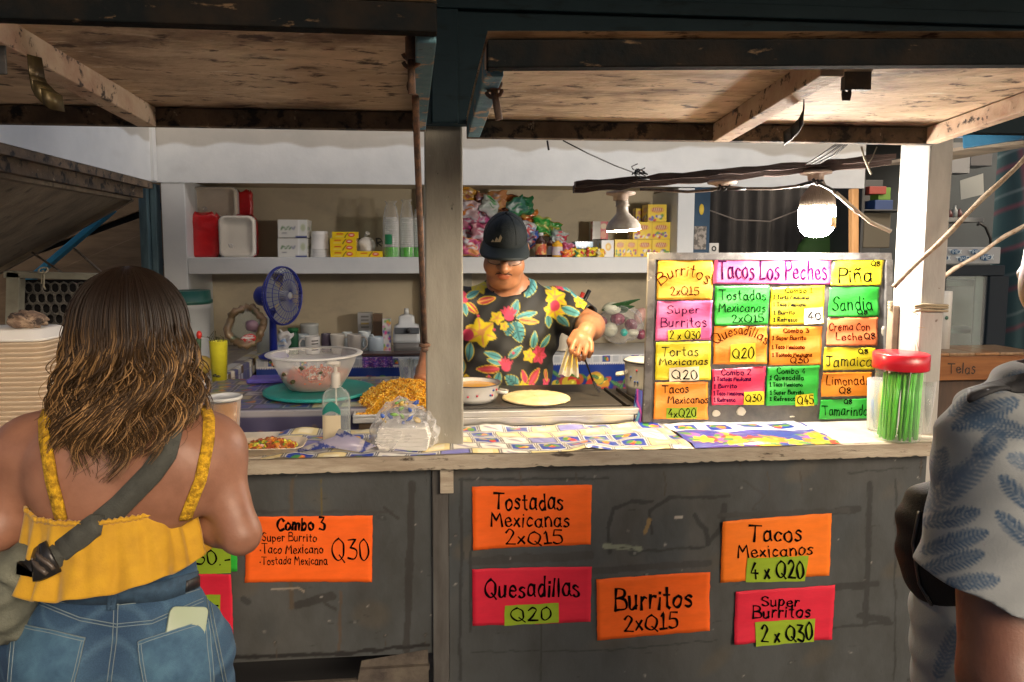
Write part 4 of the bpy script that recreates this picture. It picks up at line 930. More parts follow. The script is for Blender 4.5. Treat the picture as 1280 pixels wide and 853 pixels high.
# left: flood lamp with its amber lens lit, facing down
t = thing('flood_lamp', 'cone shaped flood lamp shining down, left one under the plank', 'lamp', P(780, 240, .28))
_, c = socket(776, 240, .28, t)
ln = P(782, 265, .28); z1_ = P(782, 288, .28).z; R_ = Matrix.Rotation(RAD(-4), 3, 'Y'); top = c + V(.004, 0, -.024)
H = top.z - z1_
mb = MB(); mb.lathe([(.0, 0), (.021, 0), (.021, -.018), (.0225, -.020), (.0225, -.024), (.019, -.026), (.021, -H * .45), (.033, -H * .58), (.049, -H * .72), (.057, -H * .86), (.0585, -H * .97), (.0595, -H * 1.0), (.0575, -H * 1.0), (.0565, -H * .92)], top, 32, R_); mb.build('bell', mat('dusty_bell', (.46, .44, .40), .5, (.36, .31, .26), 34, bump=.15), t)
mb = MB(); mb.lathe([(.0575, -H * .995), (.054, -H * 1.02), (.040, -H * 1.045), (.02, -H * 1.055), (0, -H * 1.058)], top, 32, R_); mb.build('lens', mat('amber_lens', (.75, .55, .16), .25, emit=((1.0, .74, .40), FLOOD_POWER)), t)
# middle: empty holder
t = thing('lamp_holder', 'empty porcelain lamp holder in the middle of the plank', 'lamp holder', P(903, 226, .18)); socket(903, 226, .175, t, .95, True)
# right: the lit bulb
BY = .2
t = thing('led_bulb', 'lit bright white LED bulb hanging at the right end of the plank', 'lamp', P(1022, 216, BY))
_, c = socket(1020, 214, BY, t)
zt_, zm_, zb_ = P(1022, 226, BY).z, P(1022, 260, BY).z, P(1022, 297, BY).z; cx = P(1021.5, 262, BY)
mb = MB(); prof = [(0, c.z - .02), (.015, c.z - .02), (.017, zt_), (.022, zt_ - .012), (.036, zt_ - .03), (.050, zt_ - .05), (.0545, zt_ - .066), (.0555, zm_)]
nrib = 48; vs = []
for (r, z) in prof:
    for j in range(nrib * 2):
        a = math.pi * j / nrib; rr = r * (1 - .045 * (j % 2) * (1 if r > .03 else 0)); vs.append((cx.x + rr * math.cos(a), BY + rr * math.sin(a), z))
k_ = nrib * 2; mb.add(vs, [(i * k_ + j, i * k_ + (j + 1) % k_, (i + 1) * k_ + (j + 1) % k_, (i + 1) * k_ + j) for i in range(len(prof) - 1) for j in range(k_)], False); mb.build('ribbed_body', mat('bulb_body', (.20, .16, .125), .5), t)
mb = MB(); hh = zm_ - zb_; mb.lathe([(.0566, zm_), (.0570, zm_ - hh * .35), (.0545, zm_ - hh * .60), (.048, zm_ - hh * .79), (.036, zm_ - hh * .92), (.020, zm_ - hh * .985), (0, zb_)], (cx.x, BY, 0), 36); mb.build('glowing_dome', mat('bulb_glow', (.9, .9, .9), .4, emit=((1.0, .91, .80), BULB_POWER)), t)
mb = MB(); zz = P(1040, 266, .04).z
mb.grid(6, 4, lambda u, v: V(cx.x + .0578 * math.sin(.25 + u * .7), BY - .0578 * math.cos(.25 + u * .7), zz - .006 - v * .036)); mb.build('label', mat('bulb_label', (.7, .5, .25), .6), t)

# ================================================================== price signs
INKS = {'p': '#3a0a34', 'k': '#0a080a', 'r': '#470a04', 'b': '#0d0a1c', 'g': '#06240b'}
PAPER = {'o': (.88, .21, .012), 'm': (.78, .03, .10), 'g': (.03, .46, .045), 'y': (.72, .60, .015), 'yo': (.80, .44, .03), 'p': (.74, .12, .33), 'lg': (.36, .50, .04), 'cr': (.72, .64, .46), 'w': (.66, .65, .60), 'ro': (.88, .24, .08), 'oo': (.82, .27, .015)}
FIB = {}
FLAT = {'o': (.90, .125, .003), 'oo': (.90, .19, .005), 'm': (.66, .010, .04), 'lg': (.27, .40, .012), 'g': (.02, .42, .03)}
def paper_mat(k, wavy):
    key = 'paper_%s_%d' % (k, wavy)
    c = PAPER[k] if wavy or k not in FLAT else FLAT[k]
    return mat(key, c, .42 if wavy else .75, tuple(q * .88 for q in c), 14, (1, 1, 3), .4, .7, bump=.25 if wavy else .08, bscale=10 if wavy else 20, bstretch=(1, 1, 3), coat=.08 if wavy else 0)
INK = {k: mat('marker_' + k, hx(v), .95, spec=.05) for k, v in INKS.items()}
def sign(name, quad, col, label, plane, nrm, texts, stickers=(), wavy=0, group=None, marks=(), lift=.0018):
    """quad: corners in the photograph (tl tr br bl) laid on a plane"""
    nrm = Vector(nrm); rr = random.Random(label)
    ph = [rr.uniform(0, 6.3) for _ in range(4)]
    def wav(px, py): 
        a = .0016 if wavy else .0008
        return a * (math.sin(px * .16 + ph[0]) + math.sin(py * .22 + px * .05 + ph[1])) + a * 2
    xs, ys = [a for a, b in quad], [b for a, b in quad]; cu, cv, ca = rr.choice((0, 1)), rr.choice((0, 1)), rr.uniform(.004, .013) * (.5 if wavy else 1)
    def curl(px, py):
        u, v = (px - min(xs)) / (max(xs) - min(xs)), (py - min(ys)) / (max(ys) - min(ys))
        return ca * max(0, (u if cu else 1 - u) + (v if cv else 1 - v) - 1.45) ** 2 * 3.3
    def fn(px, py, l): return PP(px, py, plane, nrm) + nrm * (lift + wav(px, py) + curl(px, py) + l)
    nu, nv = 24, 16
    def bil(q, u, v): return tuple((1 - v) * ((1 - u) * q[0][i] + u * q[1][i]) + v * ((1 - u) * q[3][i] + u * q[2][i]) for i in (0, 1))
    def sheet(q, l, nu, nv, jag=0):
        mb = MB()
        def f(u, v):
            x, y = bil(q, u, v)
            if jag and (u in (0, 1) or v in (0, 1)): x += rr.uniform(-jag, jag); y += rr.uniform(-jag, jag)
            return fn(x, y, l)
        mb.grid(nu, nv, f); return mb
    c = bil(quad, .5, 1); base = PP(c[0], c[1], plane, nrm)
    o = sheet(quad, 0, nu, nv, .35).build(name, paper_mat(col, wavy), None, label, 'sign', group, loc=base, solid=-.0004)
    def put(par, items, l0):
        by = {}
        for it in items: by.setdefault(it.get('ink', 'k'), []).append(it)
        for ink, its in by.items():
            mb = MB()
            for it in its: lettering(mb, fn, it['t'], it['x'][0], it['x'][1], it['y'], it['h'], max(it.get('w', .11) * (1.0 if wavy else 1.15), min(.22, 1.25 / it['h'])), it.get('s', 0), it.get('arc', 0), off0=l0)
            mb.build('lettering', INK[ink], par)
    if texts: put(o, texts, .0)
    for k, (q, sc, its) in enumerate(stickers):
        st = sheet(q, .0022, 8, 4, .3).build('price_sticker', paper_mat(sc, 0), o)
        put(st, its, .0024)
    return o
def T(t, x0, x1, y, h, ink='k', w=.11, s=0, arc=0): return dict(t=t, x=(x0, x1), y=y, h=h, ink=ink, w=w, s=s, arc=arc)
FP, FN = (0, .0235, 0), (0, -1, 0)
G1 = 'price signs taped to the counter front'
sign('price_sign', [(590, 608), (739.5, 606), (738, 680), (591, 686)], 'o', 'orange sign reading Tostadas Mexicanas on the grey counter', FP, FN, [T('Tostadas', 617, 703, 636, 21), T('Mexicanas', 613, 711, 658, 18), T('2xQ15', 631, 702, 680, 17, s=-.02)], group=G1)
sign('price_sign', [(590, 711), (739, 707), (738, 777), (591, 782)], 'm', 'red pink sign reading Quesadillas on the grey counter', FP, FN, [T('Quesadillas', 606, 723, 746, 23, s=-.01)], [([(631, 756), (698, 753), (698, 777), (630, 781)], 'lg', [T('Q20', 638, 688, 775, 17, s=-.02)])], group=G1)
sign('price_sign', [(745, 724), (886, 713), (887, 788), (746, 800)], 'o', 'orange sign reading Burritos, hung lowest on the grey counter', FP, FN, [T('Burritos', 768, 864, 763, 25, s=-.06), T('2xQ15', 779, 846, 788, 20, s=-.05)], group=G1)
sign('price_sign', [(902, 651), (1039, 641), (1036, 719), (900, 728)], 'oo', 'orange sign reading Tacos Mexicanos with green price sticker', FP, FN, [T('Tacos', 935, 1001, 676, 20), T('Mexicanos', 921, 1015, 696, 15, s=-.03)], [([(933, 697), (1010, 694), (1005, 726), (931, 727)], 'lg', [T('4 x Q20', 937, 1003, 722, 20, s=-.01)])], group=G1)
sign('price_sign', [(919, 739), (1043, 731), (1039, 799), (916, 804)], 'm', 'red pink sign reading Super Burritos, right of the Burritos sign', FP, FN, [T('Super', 951, 998, 757, 12, w=.15), T('Burritos', 940, 1012, 772, 15, s=-.02, w=.13)], [([(943, 777), (1018, 772), (1016, 801), (944, 807)], 'lg', [T('2 x Q30', 950, 1014, 801, 20, s=-.03)])], group=G1)
sign('price_sign', [(308, 646), (466, 644), (465, 727), (307, 727)], 'o', 'orange sign reading Combo 3 beside the woman', FP, FN, [T('Combo 3', 347, 406, 662, 15, w=.17), T('*Super Burrito', 325, 396, 676, 10), T('*Taco Mexicano', 325, 404, 691, 11), T('*Tostada Mexicana', 325, 409, 705, 10), T('Q30', 415, 461, 699, 26, w=.07)], group=G1)
sign('price_sign', [(215, 630), (297, 632), (297, 714), (216, 716)], 'g', 'green sign partly hidden behind the elbow of the woman', FP, FN, [], [([(225, 682), (289, 682), (289, 716), (225, 717)], 'lg', [T('Q30.-', 225, 288, 705, 17)])], group=G1)
sign('price_sign', [(190, 718), (290, 716), (292, 792), (195, 796)], 'm', 'red sign partly hidden behind the hip of the woman', FP, FN, [], [([(230, 743), (276, 742), (276, 779), (230, 781)], 'lg', [T('2xQ15', 200, 274, 772, 17)])], group=G1)
sign('price_sign', [(-70, 690), (30, 678), (34, 750), (-66, 760)], 'm', 'red sign at the left edge behind the grey bag', FP, FN, [], [], group=G1)

# ---- the menu board
BN = Vector((0, -1, .10)).normalized(); BPt = Vector((1.1, .235, CT + .004))
tb = PP(812, 322, BPt, BN)
mb_board = thing('menu_board', 'dark propped menu board covered with bright handwritten price sheets', 'menu board', (PP(960, 527, BPt, BN)))
def bq(px, py, l=0): return PP(px, py, BPt, BN) + BN * l
mb = MB(); a = [bq(812, 322), bq(1112, 322), bq(1108, 527), bq(806, 529)]; k = BN * -.02
mb.hexa([a[3] + k, a[2] + k, a[2], a[3], a[0] + k, a[1] + k, a[1], a[0]]); mb.build('backing', mat('grubby_board', (.055, .055, .058), .5, (.12, .11, .10), 12, spots=[((.4, .38, .33), 24, .68, .72, (1, 1, 1))], bump=.2), mb_board)
mb = MB(); mb.beam(bq(809, 321, .004), bq(1113, 321, .004), .026, .010, tuple(BN)); mb.beam(bq(814, 325, .004), bq(807, 528, .004), .026, .012, tuple(BN)); mb.beam(bq(1110, 325, .004), bq(1107, 527, .004), .026, .012, tuple(BN)); mb.build('rim', mat('taped_rim', (.11, .105, .10), .5, (.045, .04, .04), 18, lo=.42, hi=.58, spots=[((.34, .33, .30), 40, .64, .68, (1, 1, 1))], coat=.2), mb_board, bevel=.002)
mb = MB()
for (x, y, w_, h_) in ((895, 517, 12, 9), (926, 515, 13, 12), (990, 521, 8, 2), (1104, 415, 6, 14), (1036, 405, 5, 22)):
    mb.ball(bq(x, y, .001), (w_ * .0013, .0012, h_ * .0013), 10, 6, amp=.3, seed=x)
mb.build('tape_scrap', mat('tape_scrap', (.5, .47, .38), .35, coat=.5), mb_board)
G2 = 'handwritten sheets on the menu board'
def S(quad, col, label, texts, stickers=()): return sign('menu_sheet', quad, col, label, BPt, BN, texts, stickers, 1, G2, lift=.002)
S([(822, 325), (891, 326), (889, 375), (820, 375)], 'yo', 'amber sheet reading Burritos at the top left of the board', [T('Burritos', 825, 882, 358, 14, 'r', .10, -.02, 13), T('2xQ15', 837, 872, 369, 10, 'r')])
S([(821, 377), (889, 376), (888, 425), (818, 426)], 'p', 'pink sheet reading Super Burritos on the board', [T('Super', 833, 873, 392, 10, 'p'), T('Burritos', 825, 882, 409, 12, 'p')], [([(834, 413), (875, 410), (875, 424), (834, 426)], 'y', [T('2 x Q30', 836, 874, 424, 10)])])
S([(819, 428), (888, 427), (887, 475), (818, 475)], 'y', 'yellow sheet reading Tortas Mexicanas on the board', [T('Tortas', 826, 872, 445, 11, 'b'), T('Mexicanas', 823, 884, 456, 9, 'b')], [([(836, 460), (873, 458), (872, 475), (836, 477)], 'cr', [T('Q20', 839, 870, 474, 11, w=.13)])])
S([(818, 478), (884, 477), (883, 524), (816, 524)], 'oo', 'orange sheet reading Tacos Mexicanos at the bottom left of the board', [T('Tacos', 827, 860, 491, 10, 'b'), T('Mexicanos', 834, 884, 504, 9, 'b')], [([(832, 510), (871, 509), (870, 523), (832, 523)], 'lg', [T('4xQ20', 834, 869, 521, 10)])])
S([(892, 321), (1038, 320), (1037, 356), (890, 355)], 'p', 'long pink sheet reading Tacos Los Peches, heading the board', [T('Tacos Los Peches', 897, 1032, 349, 22, 'p', .09)])
S([(893, 358), (961, 357), (959, 406), (892, 407)], 'g', 'green sheet reading Tostadas Mexicanas on the board', [T('Tostadas', 898, 956, 375, 12, 'g'), T('Mexicanas', 897, 956, 390, 11, 'g'), T('2xQ15', 914, 953, 403, 10, 'g')])
S([(963, 360), (1030, 357), (1028, 405), (961, 407)], 'y', 'yellow sheet reading Combo 1 with a white 40 sticker', [T('Combo 1', 980, 1014, 366, 6, 'k', .10), T('1 Torta Mexicana', 966, 1010, 374, 5, 'b', .10), T('1 Taco Mexicano', 966, 1006, 383, 5, 'b', .10), T('1 Burrito', 966, 992, 393, 5, 'b', .10), T('1 Refresco', 966, 996, 402, 5, 'b', .09)], [([(1004, 386), (1027, 384), (1027, 404), (1004, 406)], 'w', [T('40', 1008, 1024, 400, 9, w=.16)])])
S([(892, 408), (958, 408), (957, 455), (891, 456)], 'oo', 'orange sheet reading Quesadillas on the board', [T('Quesadillas', 895, 955, 432, 11, 'r', .12, -.01, 14)], [([(912, 431), (943, 429), (943, 452), (911, 453)], 'y', [T('Q20', 914, 941, 448, 13)])])
S([(961, 409), (1027, 408), (1025, 456), (960, 457)], 'oo', 'orange sheet reading Combo 3 on the board', [T('Combo 3', 978, 1009, 416, 6, 'r', .10), T('1 Super Burrito', 964, 1006, 425, 5, 'r', .10), T('1 Taco Mexicano', 964, 1004, 436, 5, 'r', .10), T('1 Tostada Mexicana', 964, 1013, 446, 5, 'r', .10), T('Q30', 987, 1009, 454, 8, 'r', .09)])
S([(890, 462), (956, 458), (954, 506), (888, 506)], 'm', 'crimson sheet reading Combo 2 low on the board', [T('Combo 2', 901, 937, 469, 7, 'p', .10), T('1 Tostada Mexicana', 891, 937, 476, 5, 'p', .09), T('1 Burrito', 891, 920, 485, 5, 'p', .09), T('1 Taco Mexicano', 891, 929, 494, 5, 'p', .09), T('1 Refresco', 891, 918, 502, 5, 'p', .09)], [([(929, 490), (954, 489), (954, 506), (928, 506)], 'y', [T('Q30.', 930, 953, 502, 9)])])
S([(958, 459), (1023, 457), (1021, 506), (956, 507)], 'g', 'green sheet reading Combo 4 low on the board', [T('Combo 4', 970, 1005, 467, 7, 'g', .10), T('1 Quesadilla', 961, 1003, 475, 6, 'g', .10), T('1 Taco Mexicano', 961, 1001, 483, 5, 'g', .09), T('1 Super Burrito', 961, 1003, 493, 5, 'g', .09), T('1 Refresco', 961, 993, 501, 5, 'g', .09)], [([(993, 494), (1016, 492), (1016, 507), (993, 508)], 'y', [T('Q45', 995, 1015, 505, 10)])])
S([(1041, 327), (1104, 324), (1100, 357), (1037, 357)], 'y', 'yellow sheet reading Piña at the top right of the board', [T('Piña', 1046, 1088, 353, 17, 'k', .13), T('Q8', 1087, 1098, 333, 6)])
S([(1036, 360), (1098, 359), (1098, 396), (1034, 396)], 'g', 'green sheet reading Sandia on the board', [T('Sandia', 1039, 1088, 388, 16, 'g', .09), T('Q8', 1070, 1082, 393, 6)])
S([(1034, 398), (1096, 397), (1095, 432), (1031, 432)], 'ro', 'red orange sheet reading Crema Con Leche on the board', [T('Crema Con', 1035, 1086, 413, 9, 'r'), T('Leche', 1044, 1076, 425, 9, 'r'), T('Q8', 1079, 1092, 424, 8, w=.15)])
S([(1030, 434), (1093, 435), (1091, 462), (1027, 463)], 'y', 'yellow sheet reading Jamaica on the board', [T('Jamaica', 1031, 1088, 458, 13, 'b', .09), T('Q8', 1072, 1083, 442, 6, w=.15)])
S([(1027, 466), (1089, 465), (1088, 495), (1025, 496)], 'oo', 'orange sheet reading Limonada on the board', [T('Limonada', 1032, 1086, 481, 11, 'r'), T('Q8', 1047, 1062, 492, 8, w=.15)])
S([(1025, 500), (1087, 498), (1085, 523), (1022, 524)], 'g', 'green sheet reading Tamarindo at the bottom right of the board', [T('Tamarindo', 1026, 1083, 519, 12, 'g', .09), T('Q8', 1054, 1063, 505, 6)])

# ================================================================== oilcloths
OIL = mat('oilcloth', None, .3, attr='Col', coat=.3, bump=.05, bscale=30)
def fruit_square(p, cu, cv, a, b, seed, bg=(.015, .05, .34)):
    r = random.Random(seed); p.rrect(cu, cv, a, b, 0, (.8, .78, .7)); p.rrect(cu, cv, a * .92, b * .88, 0, bg)
    for k, c in enumerate(((.75, .50, .03), (.60, .05, .04), (.10, .28, .04), (.72, .22, .03))):
        p.ell(cu + r.uniform(-.45, .45) * a, cv + r.uniform(-.35, .35) * b, a * r.uniform(.22, .36), b * r.uniform(.3, .5), r.uniform(0, 90), c)
    p.leaf(cu - a * .6, cv, cu + a * .1, cv + b * .5, b * .3, (.06, .22, .05))
def tiles(p, u0, u1, v0, v1, su, sv, seed):
    r = random.Random(seed); j = 0; v = v0
    while v < v1:
        u = u0 - r.uniform(0, su); i = 0
        while u < u1:
            c = r.random() * .86; a, b = su / 2, sv / 2
            p.rrect(u + a, v + b, a * .97, b * .96, 0, (.03, .03, .06))
            if c < .38: fruit_square(p, u + a, v + b, a * .88, b * .86, r.random())
            elif c < .62: p.rrect(u + a, v + b, a * .88, b * .86, 0, (.72, .60, .30)); p.rrect(u + a, v + b, a * .5, b * .5, 0, (.78, .70, .48))
            elif c < .82: p.rrect(u + a, v + b, a * .88, b * .86, 0, (.74, .72, .66)); p.leaf(u + a * .4, v + b * 1.5, u + a * 1.6, v + b * .5, b * .25, (.35, .33, .42))
            else: p.rrect(u + a, v + b, a * .88, b * .86, 0, (.20, .20, .50))
            u += su; i += 1
        v += sv; j += 1
def cloth(name, label, fn, W_, H_, res, seed, painter, thick=.001, cat='tablecloth', base=(.74, .72, .66)):
    nu, nv = int(W_ / res), int(H_ / res); u, v = canvas(nu, nv); p = Paint(u * W_ * 1000, v * H_ * 1000, base, 2.0); painter(p)
    pts = fn(u, v); c = pts.mean(0)
    return mesh_np(name, pts, canvas_faces(nu, nv), OIL, None, loc=(c[0], c[1], pts[:, 2].min()), cols=p.c, label=label, cat=cat)
# on the serving counter, right bay (tiled) and far right (blue with fruit), rumpled at the edge
xL, xR = P(300, 560, 0).x, P(860, 550, 0).x
def f_counter(x0, x1, amp, seed, back=.245, front=-.046, drop=.0):
    def f(u, v):
        X = x0 + u * (x1 - x0); q = np.stack([u * (x1 - x0), v * .27], 1)
        wob = .012 * vnoise(q[:, :1], 14, seed); Y = (front + wob) + v * (back - front - wob); Y = Y + .0 * u
        fold = np.clip((-.02 - Y) / .04, 0, 1)
        Z = CT + .0035 + amp * (np.abs(vnoise(q * [1, 1.5], 20, seed + 1)) ** 1.5 * 1.5 + .35 * np.abs(vnoise(q, 60, seed + 2))) - .012 * fold * (Y < 0)
        return np.stack([X, Y, np.maximum(Z, CT + .0025)], 1)
    return f
def pat1(p):
    q = np.stack([p.u, p.v], 1) / 1000; p.u = p.u + 22 * vnoise(q, 9, 5) + 8 * vnoise(q, 30, 6); p.v = p.v + 20 * vnoise(q, 10, 7) + 8 * vnoise(q, 28, 8); tiles(p, 0, 1600, -40, 300, 88, 62, 3)
def pat2(p):
    r = random.Random(4); p.rect(-10, -10, 900, 150, (.05, .06, .32)); p.rect(-10, 150, 900, 400, (.78, .78, .76))
    for k in range(26):
        c = r.choice(((.75, .45, .03), (.62, .06, .05), (.75, .25, .04), (.30, .10, .35), (.80, .62, .05))); u, v = r.uniform(0, 500), r.uniform(10, 110)
        if r.random() < .5: p.flower(u, v, r.uniform(25, 42), 6, c, r.uniform(0, 90), (.7, .5, .1))
        else: p.ell(u, v, r.uniform(16, 30), r.uniform(12, 22), r.uniform(0, 180), c)
        p.leaf(u, v, u + r.uniform(-50, 50), v + r.uniform(-30, 30), 8, (.08, .24, .07))
    for k in range(5): fruit_square(p, 60 + k * 110, 200, 40, 34, k)
cloth('tablecloth', 'oilcloth printed with fruit tiles on the serving counter', f_counter(P(330, 560, 0).x, xR, .011, 11), xR - P(330, 560, 0).x, .27, .003, 1, pat1)
cloth('tablecloth', 'blue oilcloth strip with red and yellow fruit, right end of the counter', f_counter(xR + .004, P(1042, 552, 0).x, .010, 21, front=-.044), P(1042, 552, 0).x - xR, .27, .003, 2, pat2)
mb = MB()
A = P(400, 562, -.02); 
mb.add([P(352, 568, -.018), P(418, 546, -.0), P(424, 536, .02), P(470, 558, -.005), P(452, 566, -.018), P(415, 560, -.02)], [(0, 1, 5), (1, 2, 3), (1, 3, 4), (1, 4, 5)], True)
mb.build('cloth_corner', mat('cloth_corner', (.35, .33, .45), .35, (.62, .58, .50), 9, lo=.45, hi=.55, spots=[((.04, .06, .25), 22, .55, .6, (1, 1, 1))], coat=.3), None, 'turned up corner of oilcloth on the counter edge near the sanitizer', 'cloth', loc=P(415, 560, -.02), solid=.002)
# inner table left of the post: top and dark hanging front
tbx0, tbx1, tby0, tby1, tbz = -.872, -.03, .36, .95, 1.138
t = thing('work_table', 'wooden work table behind the counter under a dark fruit oilcloth', 'table', (-.45, .65, 0))
mb = MB(); mb.box((tbx0, tby0, tbz - .03), (tbx1, tby1, tbz - .004)); mb.build('tabletop', M['plank_brown'], t)
for (x, y) in ((tbx0 + .05, tby0 + .05), (tbx1 - .05, tby0 + .05), (tbx0 + .05, tby1 - .05), (tbx1 - .05, tby1 - .05)): mb = MB(); mb.box((x - .025, y - .025, 0), (x + .025, y + .025, tbz - .032)); mb.build('leg', M['plank_brown'], t)
def f_table(u, v):
    s = v * .75; X = tbx0 + u * (tbx1 - tbx0); dr = np.clip(.15 - s, 0, .15)
    Y = np.where(dr > 0, tby0 - .006 - .008 * np.sin(u * 40) * dr / .15, tby0 + (s - .15)); Z = np.where(dr > 0, tbz - dr, tbz) + .003 * np.abs(vnoise(np.stack([u, v], 1), 9, 5)) * (dr == 0)
    return np.stack([X, Y, Z], 1)
def pat3(p):
    p.rect(-10, -10, 2000, 1000, (.035, .035, .10)); tiles(p, 0, 900, 170, 760, 100, 75, 8)
    r = random.Random(9)
    for k in range(26): p.ell(r.uniform(0, 850), r.uniform(10, 90), r.uniform(14, 30), r.uniform(10, 18), r.uniform(0, 180), r.choice(((.35, .12, .05), (.08, .16, .06), (.30, .22, .05), (.05, .05, .2), (.12, .08, .05))))
    p.rect(-10, 128, 2000, 150, (.40, .40, .42)); p.put(np.full(p.u.size, .42), (.10, .09, .14))
cloth('tablecloth', 'dark tiled oilcloth on the work table under the salsa bowl', f_table, tbx1 - tbx0, .75, .004, 3, pat3)
a = P(300, 478, .9); mb = MB(); mb.box((-.72, .82, tbz + .004), (-.45, .93, tbz + .022)); mb.build('purple_tray', mat('purple_tray', (.10, .08, .42), .4, coat=.2), None, 'flat purple tray behind the salsa bowl', 'tray', loc=(-.58, .87, tbz + .004), bevel=.006)
# left counter with tiled edge
lx0, lx1, ly0, ly1, lz = -1.395, -.878, .30, 2.11, 1.13
t = thing('side_counter', 'wooden side counter along the left wall under tiled oilcloth', 'counter', (-1.15, 1.2, 0))
mb = MB(); mb.box((lx0, ly0, lz - .04), (lx1, ly1, lz - .004)); mb.build('countertop', M['plank_brown'], t)
mb = MB(); mb.box((lx0, ly0 + .01, .0), (lx1 - .03, ly1, lz - .042)); mb.build('cabinet', mat('beige_cabinet', (.34, .28, .19), .7, (.24, .19, .13), 6), t)
def f_left(u, v):
    s = u * .60; Y = ly0 + v * (ly1 - ly0); fl = np.clip(s - .52, 0, .08)
    X = np.where(fl > 0, lx1 + .005 + .006 * np.sin(v * 50), lx0 + s * (lx1 - lx0) / .52); Z = lz - fl + .002 * np.abs(vnoise(np.stack([u, v * 3], 1), 12, 6)) * (fl == 0)
    return np.stack([X, Y, Z], 1)
def pat4(p):
    p.rect(-10, -10, 700, 2000, (.20, .19, .20)); r = random.Random(2)
    for j in range(46):
        for (a, b) in ((455, 500), (503, 548), (551, 600)):
            c = r.choice(((.62, .55, .30), (.60, .62, .64), (.55, .58, .62), (.62, .60, .50), (.07, .08, .2))); p.rect(a, j * 42, b, j * 42 + 36, c)
    for j in range(60): p.leaf(r.uniform(0, 440), r.uniform(0, 1800), r.uniform(0, 440), r.uniform(0, 1800), r.uniform(6, 20), r.choice(((.10, .10, .14), (.30, .28, .26), (.16, .13, .12)))) if j < 14 else p.rrect(r.uniform(0, 440), r.uniform(0, 1800), r.uniform(15, 50), r.uniform(10, 30), 0, r.choice(((.10, .10, .16), (.26, .24, .24), (.13, .12, .12), (.30, .27, .2))))
cloth('tablecloth', 'grey oilcloth with cream and blue tiled border on the side counter', f_left, .60, ly1 - ly0, .0045, 4, pat4)
# back counter: table, and blue cloth with fruit hanging in front
bz, by0 = 1.12, 1.62
t = thing('back_counter', 'back counter below the wall shelf, draped in blue fruit oilcloth', 'counter', (.3, 1.85, 0))
mb = MB(); mb.box((-.87, by0, bz - .03), (1.48, 2.115, bz - .004)); mb.build('countertop', M['plank_brown'], t)
mb = MB(); mb.box((-.86, by0 + .03, 0), (1.47, 2.11, bz - .032)); mb.build('cabinet', M['dark_void'], t)
def f_back(u, v):
    s = v * .78; X = -.868 + u * 2.346; dr = np.clip(.33 - s, 0, .33)
    Y = np.where(dr > 0, by0 - .008 - (.008 + .018 * np.sin(u * 60 + np.sin(u * 23))) * np.clip(dr / .33, 0, 1), by0 + s - .33); Z = np.where(dr > 0, bz - dr, bz) + .016 * np.sin(u * 34) * (v < .02)
    return np.stack([X, Y, Z], 1)
def pat5(p):
    p.rect(-10, -10, 3000, 900, (.016, .045, .26)); r = random.Random(6)
    for k in range(230):
        u, v = r.uniform(0, 2346), r.uniform(60, 215); c = r.choice(((.55, .05, .04), (.60, .30, .03), (.08, .22, .05), (.45, .12, .04), (.62, .48, .05), (.14, .05, .12), (.10, .26, .09), (.5, .08, .05)))
        p.ell(u, v, r.uniform(20, 40), r.uniform(18, 32), r.uniform(0, 180), c); p.ell(u + 6, v + 8, 9, 7, 20, tuple(min(.9, q * 1.8 + .05) for q in c))
        if k % 2: p.leaf(u, v, u + r.uniform(-60, 60), v + r.uniform(-10, 60), 10, (.06, .20, .08), (.2, .35, .15))
    p.rect(-10, 282, 3000, 900, (.50, .52, .55))
    for k in range(44):
        u = k * 54; p.rect(u + 4, 288, u + 46, 330, (.60, .61, .62)); p.rect(u + 8, 292, u + 42, 327, (.42, .45, .50))
        if k % 3 == 1: fruit_square(p, u + 27, 308, 24, 20, k, (.05, .08, .30))
    for k in range(400): p.rect(k * 7, 279, k * 7 + 3.5, 286, (.7, .7, .7))
cloth('tablecloth', 'blue oilcloth with large fruit hanging off the back counter behind the chef', f_back, 2.346, .78, .0045, 5, pat5)
# ================================================================== goods
def cyl_things(*a): pass
GLOSSW = mat('white_plastic', (.70, .70, .69), .35)
CREAMP = mat('cream_foam', (.74, .64, .50), .7, (.66, .55, .42), 12, bump=.05)
WHITEF = mat('white_foam', (.76, .74, .70), .7, bump=.05, bscale=60)
CLR = clear('clear_wrap', (.97, .97, .97), .07, .75, .12)
CLRC = clear('clear_cup', (.93, .96, .95), .10, .7, .06)
GREEN = mat('bright_green', (.10, .52, .03), .4)
def rrect_ring(cx, cz, a, b, r, n=6):
    out = []
    for (sx, sz, st) in ((1, 1, 0), (-1, 1, 90), (-1, -1, 180), (1, -1, 270)):
        for k in range(n + 1):
            q = RAD(st + 90 * k / n); out.append((cx + sx * (a - r) + r * math.cos(q), cz + sz * (b - r) + r * math.sin(q)))
    return out
def loft(mb, rings, smooth=True, cap=(True, True), mi=0):
    n = len(rings[0]); vs = [p for r in rings for p in r]; k = len(rings)
    fs = [(i * n + j, i * n + (j + 1) % n, (i + 1) * n + (j + 1) % n, (i + 1) * n + j) for i in range(k - 1) for j in range(n)]
    if cap[0]: fs.append(tuple(range(n))[::-1])
    if cap[1]: fs.append(tuple((k - 1) * n + j for j in range(n)))
    return mb.add(vs, fs, smooth, mi)
def box_px(x0, y0, x1, y1, Y0, dep): a, b = P(x0, y0, Y0), P(x1, y1, Y0); return (a.x, Y0, b.z), (b.x, Y0 + dep, a.z)
